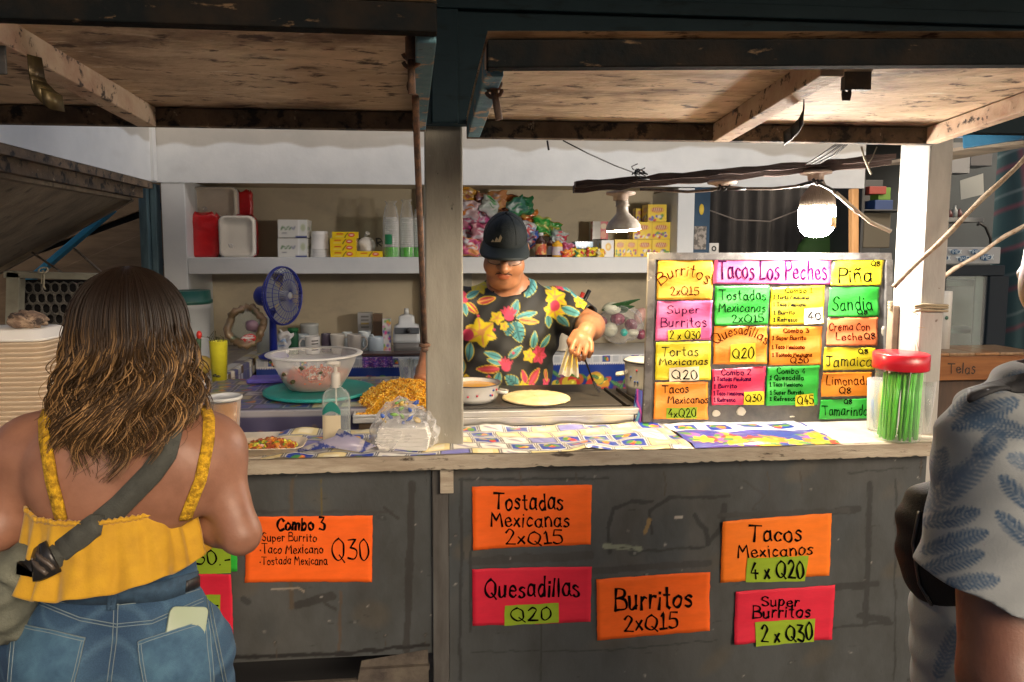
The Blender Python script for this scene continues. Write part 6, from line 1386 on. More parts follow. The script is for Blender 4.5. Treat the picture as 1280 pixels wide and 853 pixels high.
mb = MB(); c = P(510, 413.5, 1.768); mb.lathe([(0, .012), (.013, .012), (.015, 0), (0, 0)], c, 18, Matrix.Rotation(RAD(90), 3, 'X')); mb.build('knob', mat('knob_black', (.012, .012, .013), .4), pn)
mb = MB(); mb.lathe([(0, .04), (.012, .04), (.014, .0), (0, 0)], V(cx, 1.85, pr(395.5)), 14); mb.lathe([(.03, 0), (.03, .008), (.02, .01)], V(cx, 1.85, pr(395.5) - .003), 20); mb.build('drive_post', MATS['blender_white'], bl)
mb = MB(); mb.box((P(452, 430, 1.66).x, 1.64, BZ + .0005), (P(532, 430, 1.66).x, 1.75, BZ + .012)); mb.build('brown_tray', mat('tray_brown', (.10, .04, .03), .35, (.05, .03, .03), 10, coat=.3), None, 'dark brown serving tray in front of the blender', 'tray', loc=(P(490, 430, 1.66).x, 1.7, BZ), bevel=.005)
nu, nv = 60, 40; u, v = canvas(nu, nv); p = Paint(u * 100, v * 60, (.10, .04, .30), 2); r = random.Random(5)
for k in range(260): p.ell(r.uniform(0, 100), r.uniform(0, 60), r.uniform(1, 2.4), r.uniform(1, 2), 0, r.choice(((.45, .25, .6), (.05, .05, .35), (.5, .12, .3), (.6, .55, .65))))
xa, xb = P(453, 440, 1.605).x, P(491, 440, 1.605).x
mesh_np('purple_cloth', np.stack([xa + u * (xb - xa), 1.596 - .01 * np.sin(u * 20) * v, BZ + .004 - .055 * v], 1), canvas_faces(nu, nv), mat('woven', None, .9, attr='Col'), None, loc=(xa, 1.6, BZ - .05), cols=p.c, label='purple speckled cloth folded over the back counter edge', cat='cloth')
for k, x in enumerate((508, 519)):
    c = V(P(x, 447, 1.66).x, 1.60 - .0, bz); mb = MB(); c = V(P(x, 447, .9).x, .88, tbz + .004); mb.lathe([(0, 0), (.026, 0), (.035, .085), (.036, .087), (.033, .085), (.025, .004), (0, .004)], c, 20); mb.build('plastic_tumbler', CLRC, None, 'clear empty plastic tumbler near the post, ' + ('the left one' if k == 0 else 'the right one'), 'tumbler', 'empty clear tumblers', loc=c)
mb = MB(); c = V(P(365, 420, 1.72).x, 1.75, BZ + .001); mb.lathe([(0, 0), (.028, 0), (.03, .10), (.024, .125), (0, .125)], c, 18); jr = mb.build('green_jar', mat('jar_green', (.02, .10, .05), .25), None, 'dark green lidded jar behind the fan pole', 'jar', loc=c)
mb = MB(); mb.lathe([(.0, .142), (.028, .142), (.029, .124), (0, .124)], c, 18); mb.build('lid', mat('jar_lid', (.015, .16, .05), .4), jr)
pillow('pale_packet', (P(354, 420, 1.68).x, 1.68, BZ + .07), .075, .135, .05, Euler((.15, .28, .1)).to_matrix(), ((.60, .63, .66), (.15, .28, .5), (.65, .66, .66)), 'white packet with blue print leaning by the fan pole', None, 51, cat='packet')
mb = MB(); c = V(P(330, 420, 1.75).x, 1.8, BZ + .001); mb.lathe([(0, 0), (.05, 0), (.05, .15), (.035, .18), (.02, .185), (.02, .20), (0, .2)], c, 22); mb.build('pale_bottle', mat('bottle_pale', (.42, .46, .46), .3), None, 'pale plastic bottle left of the fan pole', 'bottle', loc=c)
# back counter, right of the chef
t = thing('utensil_can', 'ribbed pale can holding cooking utensils behind the chef', 'can', V(P(704, 430, 1.75).x, 1.78, BZ)); c = V(P(704, 430, 1.75).x, 1.78, BZ + .001)
mb = MB(); prof = [(0, 0), (.048, 0)]
for k in range(9): prof += [(.048, .004 + k * .012), (.046, .010 + k * .012)]
mb.lathe(prof + [(.048, .115), (.045, .115), (.044, .01), (0, .01)], c, 26); mb.build('can', mat('can_cream', (.55, .50, .40), .4, metal=.2), t)
for k, (x0, y0, x1, y1, mt_, lab) in enumerate(((708, 412, 722, 374, mat('black_plastic', (.015, .015, .015), .35), 'black handled utensil in the can, the left one'), (710, 412, 729, 366, mat('red_handle', (.62, .04, .02), .3), 'red handled utensil in the can'), (712, 412, 737, 363, MATS['black_plastic'], 'black handled utensil in the can, the right one'))):
    A, B = P(x0, y0, 1.78), P(x1, y1, 1.72); mb = MB(); mb.tube([A, lerp(A, B, .4), lerp(A, B, .45), B], [.006, .006, .011, .012], 8); mb.build('utensil', mt_, None, lab, 'utensil', 'utensils standing in the can', loc=A)
# bag of vegetables
t = thing('vegetable_bag', 'clear plastic bag stuffed with onions, radish and greens beside the menu board', 'bag', V(P(778, 432, 1.75).x, 1.78, BZ))
def veg(px, py, Y, r, m, nm, seed, R=None):
    mb = MB(); mb.ball(P(px, py, Y), r, 18, 12, R, .06, seed); return mb.build(nm, m, t)
RO = mat('red_onion', (.14, .02, .05), .3, (.30, .08, .12), 14, (4, 4, .6), .45, .6, coat=.4)
WO = mat('white_onion', (.62, .60, .50), .35, (.5, .5, .36), 14, (4, 4, .6), coat=.3)
veg(763, 412, 1.76, (.042, .04, .04), WO, 'white_onion', 1); veg(752, 402, 1.80, (.034, .035, .03), RO, 'red_onion', 2); veg(772, 399, 1.78, (.042, .04, .036), RO, 'red_onion', 3); veg(789, 406, 1.77, (.036, .04, .036), RO, 'red_onion', 4); veg(742, 398, 1.82, (.03, .03, .026), RO, 'red_onion', 5)
veg(746, 416, 1.8, (.028, .03, .03), mat('tomato_mix', (.28, .30, .10), .4, (.40, .15, .06), 10), 'tomatillo', 6); veg(780, 416, 1.72, (.02, .02, .022), mat('teal_cap', (.03, .40, .34), .35), 'teal_lid', 7); veg(791, 416, 1.74, (.034, .03, .02), WO, 'white_onion', 8)
veg(800, 395, 1.82, (.034, .03, .05), mat('pale_pink', (.55, .32, .28), .4), 'pale_root', 9, Euler((0, .4, 0)).to_matrix()); veg(765, 386, 1.79, (.055, .04, .036), mat('cabbage', (.50, .54, .36), .4, (.66, .66, .54), 9), 'cabbage', 10)
veg(778, 385, 1.85, (.04, .03, .03), mat('green_pepper', (.07, .16, .04), .3), 'green_pepper', 11); veg(801, 418, 1.78, (.03, .03, .03), RO, 'red_onion', 13)
mb = MB()
for (x0, y0, x1, y1, w_) in ((752, 388, 800, 374, .016), (757, 386, 782, 378, .014), (770, 386, 793, 383, .015), (778, 384, 790, 376, .012)):
    A, B = P(x0, y0, 1.78), P(x1, y1, 1.74); n_ = (B - A).cross(V(0, 1, .3)).normalized()
    mb.grid(8, 2, lambda u, v: lerp(A, B, u) + n_ * ((v - .5) * w_ * math.sin(math.pi * min(.98, u * .9 + .08)) * 2) + V(0, -.01 * abs(v - .5), 0))
mb.build('green_leaf', mat('dark_leaf', (.03, .10, .03), .4), t, solid=.001)
mb = MB(); c = P(776, 405, 1.78); mb.ball(c, (.125, .08, .105), 30, 18, amp=.10, seed=9, fr=6); mb.build('clear_bag', clear('bag_clear', (.97, .97, .97), .05, .5, .15), t)
# ------------------------------------------------------------------ side counter goods
LZ = lz + .003
c = V(P(233, 420, 1.35).x, 1.40, LZ); t = thing('lidded_bucket', 'tall translucent bucket with a dark green lid on the side counter', 'bucket', c)
zl_ = P(233, 380, 1.35).z; r_ = .100
mb = MB(); mb.lathe([(0, .001), (r_ * .82, .001), (r_ * .86, .01), (r_ * .97, zl_ - LZ - .03), (r_ * 1.02, zl_ - LZ - .028), (r_ * 1.02, zl_ - LZ)], c, 32); mb.build('body', mat('bucket_milky', (.52, .56, .58), .35), t)
zt_ = P(233, 364, 1.35).z
mb = MB(); mb.lathe([(r_ * 1.02, zl_ - LZ - .004), (r_ * 1.09, zl_ - LZ), (r_ * 1.10, zl_ - LZ + .014), (r_ * 1.03, zl_ - LZ + .018), (r_ * 1.0, zt_ - LZ), (r_ * .9, zt_ - LZ - .006), (0, zt_ - LZ - .006)], c, 32); mb.build('lid', mat('lid_green', (.012, .09, .07), .3), t)
t = thing('wrapped_bundle', 'round plastic wrapped bundle of dried peppers leaning on the wall', 'bundle', P(307, 432, 1.5)); c = P(307, 408, 1.5)
mb = MB(); n_ = 40; rg = []
for k in range(n_ + 1):
    q = 2 * math.pi * k / n_; rg.append(c + V(.085 * math.cos(q) * (1 + .05 * math.sin(6 * q)), .03 * math.sin(q) + .01 * math.sin(5 * q), .09 * math.sin(q) * (1 + .05 * math.cos(5 * q))))
mb.tube(rg, [.019 + .006 * math.sin(3.3 * k) for k in range(n_)] + [.019], 10); mb.build('pepper_ring', mat('dried_pepper', (.14, .10, .04), .35, (.24, .15, .09), 18, spots=[((.06, .10, .05), 14, .6, .66, (1, 1, 1))], coat=.5, bump=.4, bscale=30), t)
mb = MB(); mb.ball(c + V(0, .03, 0), (.09, .02, .09), 20, 12, amp=.1, seed=3); mb.build('wrap', clear('bundle_wrap', (.93, .95, .95), .25, .6, .15, (.5, .55, .52)), t)
mb = MB(); mb.ball(c + V(.02, -.03, -.06), (.04, .012, .025), 12, 8, Euler((0, -.5, 0)).to_matrix(), .15, 4); mb.build('red_label', mat('label_redwhite', (.55, .04, .04), .35, (.6, .6, .6), 26, (1, 1, 3), .48, .52), t)
mb = MB(); mb.ball(c + V(.03, .01, .0), (.035, .02, .03), 12, 8, None, .2, 8); mb.build('purple_bulb', mat('purple_bulb', (.25, .16, .22), .4), t)
c = V(P(274, 462, .95).x, .95, LZ); rb, rt = .030, .037
zt_ = P(274, 427, .95).z - LZ
t = thing('yellow_cup', 'tall yellow plastic cup at the edge of the side counter', 'cup', c); mb = MB(); mb.lathe([(0, .001), (rb, .001), (rt, zt_), (rt * 1.04, zt_ + .003), (rt * .97, zt_ - .002), (rb * .95, .006), (0, .006)], c, 28); mb.build('cup', mat('cup_yellow', (.62, .58, .03), .35, (.46, .42, .02), 10), t)
mb = MB(); mb.ball(c + V(-.008, -.036, .03), (.008, .002, .006), 8, 6, None, .4, 2); mb.ball(c + V(.006, -.036, .026), (.009, .002, .005), 8, 6, None, .4, 5); mb.build('stain', mat('herb_dark', (.06, .06, .02), .8), t)
mb = MB(); r = random.Random(4)
for k in range(9): a = c + V(r.uniform(-.02, .02), r.uniform(-.015, .015), zt_ * .8); mb.tube([a, a + V(r.uniform(-.03, .01), 0, .05), a + V(r.uniform(-.06, .0), r.uniform(-.02, .02), r.uniform(.04, .085))], .0012, 4)
mb.build('herb_stalk', MATS['herb_dark'], t)
mb = MB(); c = P(250, 438, 1.1); mb.ball(V(c.x, 1.1, LZ + .045), (.05, .05, .044), 20, 12, None, .06, 3); mb.build('mango', mat('mango', (.50, .27, .03), .35, (.30, .24, .04), 8, coat=.3), None, 'ripe yellow orange mango left of the yellow cup', 'mango', loc=(c.x, 1.1, LZ))
mb = MB(); c = P(249, 420, 1.22); mb.tube([V(c.x - .02, 1.22, LZ), V(c.x - .015, 1.22, LZ + .11), V(c.x, 1.22, LZ + .15)], [.022, .022, .01], 12); rt_ = mb.build('dark_bottle', mat('dark_bottle', (.05, .09, .04), .25), None, 'small dark green bottle with red stopper behind the mango', 'bottle', loc=(c.x, 1.22, LZ))
mb = MB(); mb.ball(V(c.x, 1.22, LZ + .165), (.013, .013, .02), 12, 8); mb.build('stopper', mat('stopper_red', (.62, .03, .02), .35), rt_)
c = V(P(235.5, 450, 1.0).x, 1.0, LZ); H_ = P(235, 412, 1.0).z - LZ; t = thing('ketchup_bottle', 'slim red squeeze bottle with white cap beside the dark hair', 'bottle', c)
mb = MB(); mb.lathe([(0, .001), (.020, .001), (.021, H_ * .6), (.012, H_ * .74), (0, H_ * .74)], c, 18); mb.build('body', mat('ketchup', (.50, .02, .02), .3), t)
mb = MB(); mb.lathe([(.013, H_ * .74), (.012, H_ * .82), (.005, H_ * .86), (.004, H_), (0, H_)], c, 14); mb.build('cap', GLOSSW, t)
mb = MB(); mb.lathe([(.0215, H_ * .2), (.0215, H_ * .45)], c, 18); mb.build('label', mat('white_label', (.6, .58, .56), .5), t)
c = V(P(249, 470, .80).x, .80, LZ); mb = MB(); mb.lathe([(0, .001), (.02, .001), (.03, .026), (.028, .026), (.019, .005), (0, .005)], c, 24); mb.build('sauce_dish', mat('dish_pale', (.55, .57, .58), .35), None, 'small pale sauce dish in front of the yellow cup', 'dish', loc=c)
# foam takeout boxes in a tall stack
xr, yf, dp, wd = P(55, 470, .12).x, .12, .20, .27
zt0 = P(30, 428, .12).z; nb = 22; st_h = (zt0 - CT - .002) / nb
def foam_box(z, first):
    t = thing('foam_box', 'beige foam takeout box in the tall stack at the left', 'takeout box', (xr - wd / 2, yf + dp / 2, z), 'foam takeout boxes in the tall stack')
    mb = MB(); R = []
    for (s, dz) in ((.95, 0), (.965, st_h * .55), (1.0, st_h * .66), (1.0, st_h * .93), (.97, st_h * .98)): R.append([V(xr - wd / 2 + x, yf + dp / 2 + y, z + dz) for (x, y) in rrect_ring(0, 0, wd / 2 * s, dp / 2 * s, .03, 4)])
    loft(mb, R); mb.build('body', mat('foam_beige', (.66, .53, .39), .75, (.58, .46, .33), 8), t); return t
fb0 = foam_box(CT + .001, True)
for k in range(1, nb): dup(fb0, V(xr - wd / 2 + random.uniform(-.002, .002), yf + dp / 2 + random.uniform(-.002, .002), CT + .001 + k * st_h), random.uniform(-.012, .012))
t = thing('foam_lid_box', 'white lidded foam box crowning the tall stack', 'takeout box', (xr - wd / 2, yf + dp / 2, zt0)); mb = MB(); R = []
for (s, dz) in ((.98, .001), (1.0, .003), (1.0, .008), (.96, .010), (.84, .032), (.80, .034)): R.append([V(xr - wd / 2 + x, yf + dp / 2 + y, zt0 + dz) for (x, y) in rrect_ring(0, 0, wd / 2 * s, dp / 2 * s, .035, 5)])
loft(mb, R); mb.build('lid', WHITEF, t)
c = P(36, 412, .2); mb = MB(); mb.ball(V(c.x, .2, zt0 + .034 + .026), (.055, .045, .028), 40, 24, None, .18, 6, fr=7); mb.build('rock', mat('rough_rock', (.20, .13, .09), .8, (.40, .29, .2), 30, lo=.45, hi=.6, bump=1.0, bscale=60, spots=[((.05, .035, .03), 14, .55, .62, (1, 1, 1))]), None, 'rough brown stone weighing down the foam boxes', 'stone', loc=(c.x, .2, zt0 + .034))
c = V(P(76, 500, .02).x, .03, CT + .001); mb = MB(); mb.lathe([(0, 0), (.026, 0), (.040, .088), (.043, .09), (.043, .096), (.038, .094), (.025, .004), (0, .004)], c, 26); mb.build('foam_cup', mat('cup_cream', (.62, .50, .38), .6), None, 'cream cup in front of the foam box stack', 'cup', loc=c)
# ------------------------------------------------------------------ work table goods
WZ = tbz + .006
bc = P(395, 488, .68); bc = V(bc.x, .66, WZ); 
lidz = .012
t = thing('teal_lid', 'round teal plastic lid lying under the salsa bowl', 'lid', bc + V(.02, -.03, 0)); mb = MB(); rl_ = .205; mb.lathe([(0, .001), (rl_, .001), (rl_ + .004, .004), (rl_ + .004, .012), (rl_ - .008, .014), (rl_ - .014, .009), (0, .009)], bc + V(.02, -.03, 0), 44); mb.build('disc', mat('teal_plastic', (.02, .30, .28), .35), t)
zr = P(395, 441, .66).z; hb = zr - WZ - .010; t = thing('mixing_bowl', 'large translucent white bowl of chopped tomato salsa', 'bowl', bc + V(0, 0, .0105)); b0 = bc + V(0, 0, .0105); rr0 = (P(452, 441, .66).x - P(337, 441, .66).x) / 2
MILK = clear('milky_plastic', (.96, .96, .96), .19, .7, .3, (.82, .82, .81))
mb = MB(); mb.lathe([(0, 0), (rr0 * .50, 0), (rr0 * .58, .004), (rr0 * .72, hb * .30), (rr0 * .88, hb * .72), (rr0 * .94, hb * .97)], b0, 48); mb.build('shell', MILK, t)
mb = MB(); mb.lathe([(rr0 * .94, hb * .95), (rr0 * 1.05, hb * .955), (rr0 * 1.06, hb * .98), (rr0 * 1.04, hb), (rr0 * .94, hb)], b0, 48); mb.build('rim', mat('bowl_rim', (.72, .72, .71), .35), t)
mb = MB(); mb.lathe([(0, .004), (rr0 * .49, .004), (rr0 * .56, .008), (rr0 * .70, hb * .28), (rr0 * .735, hb * .38)], b0, 40, wob=.003); r = random.Random(3)
for k in range(420): a = r.uniform(0, 6.28); q = rr0 * .70 * math.sqrt(r.random()); s = r.uniform(.006, .012); mb.cbox(b0 + V(q * math.cos(a), q * math.sin(a), hb * .38 + r.uniform(-.006, .014)), (s, s, s * .8), 0 if r.random() < .72 else 1, Euler((r.uniform(0, 3), r.uniform(0, 3), r.uniform(0, 3))).to_matrix())
mb.lathe([(0, hb * .37), (rr0 * .72, hb * .37)], b0, 24)
mb.build('salsa', [mat('salsa_red', (.58, .06, .02), .4, (.66, .20, .07), 60, lo=.45, hi=.6, spots=[((.66, .48, .36), 90, .62, .66, (1, 1, 1)), ((.10, .16, .04), 80, .70, .73, (1, 1, 1))], coat=.3), mat('onion_bit', (.66, .52, .42), .4)], None, 'chopped red tomato salsa inside the translucent bowl', 'salsa', kind='stuff', loc=b0)
mb = MB()
for (x, y, s) in ((386, 452, .010), (361, 462, .008), (346, 456, .005), (408, 458, .006), (372, 470, .009)):
    q = P(x, y, .66); ang = math.asin(max(-1, min(1, (q.x - b0.x) / (rr0 * .85)))); rad = rr0 * (.72 + .2 * (q.z - b0.z) / hb); mb.ball(V(b0.x + rad * math.sin(ang), b0.y - rad * math.cos(ang), q.z), (s, s * .5, s * .8), 8, 6, None, .4, x)
mb.build('herb_fleck', MATS['herb_dark'], t)
# tray of grated cheese / fried strips
t = thing('snack_tray', 'shallow pale tray heaped with golden fried strips left of the post', 'tray', V(-.16, .56, CT)); ty0, ty1 = .30, .62
x0, x1 = P(442, 520, .34).x, P(545, 520, .34).x + .02; tz = P(490, 522, .32).z
mb = MB(); mb.box((x0, ty0, tz - .014), (x1, ty1, tz + .004)); mb.box((x0, ty0, tz + .004), (x1, ty0 + .006, tz + .016)); mb.box((x0, ty1 - .006, tz + .004), (x1, ty1, tz + .016)); mb.box((x0, ty0 + .006, tz + .004), (x0 + .006, ty1 - .006, tz + .016)); mb.build('tray', mat('tray_steel', (.55, .56, .57), .3, metal=.4), t, bevel=.003)
tw = thing('wooden_crate', 'low wooden riser under the golden snack tray', 'riser', V(-.16, .46, 0)); mb = MB(); mb.box((x0 + .02, ty0 + .02, .9), (x1 - .02, ty1 - .02, tz - .0145)); mb.build('block', M['plank_brown'], tw)
mb = MB(); r = random.Random(8); cxh, cyh = (x0 + x1) / 2 + .02, (ty0 + ty1) / 2 + .02
def hz(x, y): u = (x - cxh) / ((x1 - x0) / 2); v = (y - cyh) / .17; return max(0, .085 * max(0, 1 - .75 * u * u - .75 * v * v) ** .7 + .006 * math.sin(x * 90) * math.sin(y * 80))
mb.grid(30, 24, lambda u, v: V(x0 + .01 + u * (x1 - x0 - .02), ty0 + .012 + v * (ty1 - ty0 - .024), tz + .005 + hz(x0 + .01 + u * (x1 - x0 - .02), ty0 + .012 + v * (ty1 - ty0 - .024))))
for k in range(2600):
    x, y = r.uniform(x0 + .01, x1 - .005), r.uniform(ty0 + .012, ty1 - .02); z = tz + .006 + hz(x, y) + r.uniform(-.002, .005); L_ = r.uniform(.004, .014)
    d = V(r.uniform(-1, 1), r.uniform(-1, 1), r.uniform(-.5, .6)).normalized() * L_; mb.beam(V(x, y, z) - d / 2, V(x, y, z) + d / 2, .0034, .003, (0.1, .2, 1), r.choice((0, 0, 0, 1, 1, 2)))
mb.build('fried_strips', [mat('golden', (.84, .44, .02), .5), mat('pale_gold', (.86, .62, .12), .5), mat('dark_gold', (.48, .18, .02), .5)], None, 'golden grated strips heaped on the steel tray', 'food', kind='stuff', loc=(cxh, cyh, tz))
# counter front: cup of beer, plate, sanitizer, napkins
c = V(P(277, 530, .06).x, .10, CT + .002); H_ = P(277, 499, .06).z - CT; t = thing('drink_cup', 'clear cup of amber drink with a white lid beside the bare shoulder', 'cup', c)
mb = MB(); mb.lathe([(0, .001), (.034, .001), (.045, H_ * .86), (0, H_ * .86)], c, 28); mb.build('drink', mat('amber_drink', (.42, .17, .03), .15, coat=.5), t)
mb = MB(); mb.lathe([(.036, 0), (.0475, H_ * .95)], c, 28); mb.build('cup', CLRC, t)
mb = MB(); mb.lathe([(.0475, H_ * .93), (.052, H_ * .94), (.052, H_ * .99), (.047, H_ * 1.0), (.044, H_ * .97), (0, H_ * .975)], c, 28); mb.build('lid', mat('lid_clearwhite', (.62, .64, .64), .25), t)
pc = V(P(338, 552, .02).x, .035, CT + .003); t = thing('food_plate', 'oblong cream foam plate of tacos at the counter edge', 'plate', pc); mb = MB(); R = []
for (s, dz) in ((.72, 0), (.82, .001), (1.0, .022), (1.02, .022), (.98, .024), (.80, .006), (.4, .005)): R.append([V(pc.x + x, pc.y + y, pc.z + dz) for (x, y) in rrect_ring(0, 0, .098 * s, .064 * s, .03 * s, 5)])
loft(mb, R); mb.build('plate', CREAMP, t)
mb = MB(); r = random.Random(5)
for k in range(330): a = r.uniform(0, 6.28); q = math.sqrt(r.random()); s = r.uniform(.005, .012); x, y = q * math.cos(a) * .072, q * math.sin(a) * .042; mb.cbox(pc + V(x, y, .010 + .020 * (1 - q) + r.uniform(0, .008)), (s * 1.4, s, s * .6), r.choice((0, 0, 0, 1, 1, 2, 3)), Euler((r.uniform(0, 3), r.uniform(0, 3), r.uniform(0, 3))).to_matrix())
mb.build('taco_filling', [mat('meat_red', (.34, .07, .025), .45, coat=.3), mat('sauce_orange', (.62, .24, .03), .35, coat=.3), mat('avocado', (.55, .55, .06), .4), mat('herb_green', (.10, .20, .03), .5)], None, 'red meat and yellow sauce taco filling on the cream plate', 'food', kind='stuff', loc=pc)
sc_ = V(P(421, 545, .10).x, .10, CT + .004); t = thing('sanitizer_bottle', 'clear pump bottle of hand sanitizer with green and cream label', 'bottle', sc_); zz = lambda y: P(421, y, .10).z - sc_.z
hb2 = zz(488); rx = (P(438.5, 520, .1).x - P(403.5, 520, .1).x) / 2; ry = rx * .62
mb = MB(); R = []
for (s, z) in ((.90, 0), (1, .006), (1, hb2 * .82), (.93, hb2 * .93), (.72, hb2), (.40, hb2 * 1.06), (.40, hb2 * 1.10)): R.append([V(sc_.x + x, sc_.y + y, sc_.z + z) for (x, y) in rrect_ring(0, 0, rx * s, ry * s, ry * .9 * s, 6)])
loft(mb, R); mb.build('body', clear('sanitizer_clear', (.86, .93, .92), .12, .65, .05, (.8, .85, .85)), t)
mb = MB(); mb.grid(10, 12, lambda u, v: sc_ + V(rx * (-.92 + u * 1.3), -ry * 1.03 * (1 - abs(-.92 + u * 1.3) ** 5) ** .3 - .0006, hb2 * (.06 + .5 * v))); lb = mb.build('label', mat('label_cream', (.60, .52, .36), .5), t)
mb = MB()
def lab2(u, v): x = -.92 + u * 1.3; top = hb2 * (.58 + .24 * math.sin(math.pi * (.1 + .8 * u))); lo_ = hb2 * (.56 + .08 * math.sin(math.pi * u)); return sc_ + V(rx * x, -ry * 1.04 * (1 - abs(x) ** 5) ** .3 - .0008, lo_ + (top - lo_) * v)
mb.grid(10, 4, lab2); mb.build('label_band', mat('label_teal', (.02, .20, .17), .4), lb)
mb = MB(); zc = hb2 * 1.06; mb.lathe([(.014, zc), (.0145, zz(468)), (.012, zz(466)), (.0055, zz(465)), (.0055, zz(456)), (0, zz(456))], sc_, 20); mb.build('collar', mat('pump_grey', (.55, .53, .48), .4), t)
mb = MB(); c = sc_ + V(0, 0, zz(454)); mb.tube([c + V(.014, -.002, -.004), c + V(-.004, 0, 0), c + V(-.02, -.006, .001), c + V(-.027, -.008, -.003)], [.0085, .010, .006, .004], 10); mb.build('pump_head', MATS['pump_grey'], t)
mb = MB(); mb.tube([sc_ + V(0, 0, .01), sc_ + V(0, 0, zc)], .003, 6); mb.build('dip_tube', MATS['pump_grey'], t)
# napkins in clear bag
nc = V(P(506, 556, .02).x, .045, CT + .006); t = thing('napkin_pack', 'pack of white paper napkins in a crumpled printed clear bag', 'napkins', nc)
hw_ = (P(541, 550, .0).x - P(470, 550, .0).x) / 2 * .95
mb = MB(); r = random.Random(2); R4 = Matrix.Rotation(-.12, 3, 'Z')
for k in range(16):
    z = k * .0042; sx = hw_ * (1 - .012 * abs(k - 7)); q = [(-sx + r.uniform(-.003, .003), -.055 + r.uniform(-.003, .003)), (sx + r.uniform(-.003, .003), -.055 + r.uniform(-.003, .003)), (sx, .055), (-sx, .055)]
    mb.hexa([nc + R4 @ V(a, b, z) for a, b in q] + [nc + R4 @ V(a, b, z + .0036) for a, b in q])
mb.build('napkins', mat('napkin_white', (.76, .74, .69), .8), t, bevel=.0012)
SFn = SDF((nc.x - .16, nc.y - .12, nc.z - .02), (nc.x + .16, nc.y + .14, nc.z + .17), .005)
SFn.cone(nc + V(-.05, 0, .035), nc + V(.05, 0, .035), .055, .055, .02).ell(nc + V(-.01, .01, .085), (.07, .05, .05), .03).ell(nc + V(.06, .02, .07), (.03, .03, .03), .03).ell(nc + V(-.015, .02, .115), (.03, .03, .028), .02)
SFn.wrinkle(lambda X, Y, Z: (.0045 * np.sin(110 * X + 60 * Z + 3 * np.sin(70 * Y)) * np.sin(95 * Z + 50 * Y - 40 * X) + .003 * np.sin(210 * X - 120 * Z)).astype(np.float32)); SFn.clip(nc + V(0, 0, .001), (0, 0, -1))
v_, f_ = SFn.mesh(1); o = mesh_np('clear_bag', v_, f_, clear('napkin_bag', (.98, .98, .98), .12, .8, .08), t)
mb = MB()
for k in range(16):
    a = r.uniform(0, 6.28); c = nc + V(-.005 + r.uniform(-.06, .05), -.02 + r.uniform(-.02, .03), .095 + r.uniform(-.02, .045)); mb.ball(c, (r.uniform(.005, .014), .004, r.uniform(.004, .009)), 8, 6, Euler((0, r.uniform(-1, 1), 0)).to_matrix(), .3, k, k % 3)
mb.build('bag_print', [mat('print_blue', (.05, .12, .45), .4), mat('print_green', (.20, .42, .08), .4), mat('print_amber', (.60, .42, .10), .4)], t)
# ------------------------------------------------------------------ griddle and pots
gx0, gx1, gy0, gy1, gz = .13, .69, .285, .66, 1.15
STEEL = mat('brushed_steel', (.60, .59, .56), .32, (.50, .49, .46), 8, (1, 1, 14), metal=.75)
t = thing('griddle', 'steel framed dark flat griddle beside the post', 'griddle', ((gx0 + gx1) / 2, .45, .9))
mb = MB(); mb.box((gx0, gy0 + .004, gz - .016), (gx1, gy1, gz)); mb.build('plate', mat('griddle_iron', (.035, .033, .032), .5, (.06, .055, .05), 12, metal=.2, bump=.1), t, bevel=.003)
gfz = P(680, 513, gy0 - .03).z; gfb = P(680, 531, gy0 - .03).z
mb = MB(); mb.box((gx0 - .02, gy0 - .03, gfz - .022), (gx1 + .06, gy0 + .002, gfz)); mb.box((gx0 - .02, gy0 - .022, CT + .002), (gx1 + .035, gy0 - .004, gfz - .023)); mb.box((gx1 + .036, gy0 - .028, CT + .002), (gx1 + .06, gy0, gfz - .023)); mb.build('front_rail', STEEL, t, bevel=.003)
mb = MB(); mb.box((gx0, gy0 + .02, .85), (gx1, gy1 - .02, gz - .018)); mb.build('burner_box', MATS['iron'] if 'iron' in MATS else M['iron'], t)
sv = thing('stove', 'dark iron stove between the griddle and the menu board', 'stove', (.86, .5, .0)); mb = MB(); mb.box((gx1 + .012, gy0 + .03, .85), (1.12, gy1 + .05, gz - .03)); mb.build('body', M['iron'], sv, bevel=.004); mb = MB()
for k in range(4): mb.beam((gx1 + .04 + k * .05, gy0 + .06, gz - .022), (gx1 + .04 + k * .05, gy1, gz - .022), .012, .014)
mb.build('grate', M['iron'], sv)
c = V(.405, .40, gz + .002); mb = MB(); mb.lathe([(0, 0), (.119, 0), (.123, .002), (.122, .005), (.115, .008), (.06, .009), (.02, .0085), (0, .0085)], c, 56, wob=.0010); mb.build('tortilla', mat('tortilla_pale', (.72, .58, .30), .7, (.80, .70, .44), 16, lo=.4, hi=.6, spots=[((.46, .28, .10), 30, .68, .74, (1, 1, 1))], bump=.2), None, 'large pale yellow tortilla cooking on the griddle', 'tortilla', loc=c)
EN = mat('enamel_white', (.68, .68, .66), .2, coat=.5)
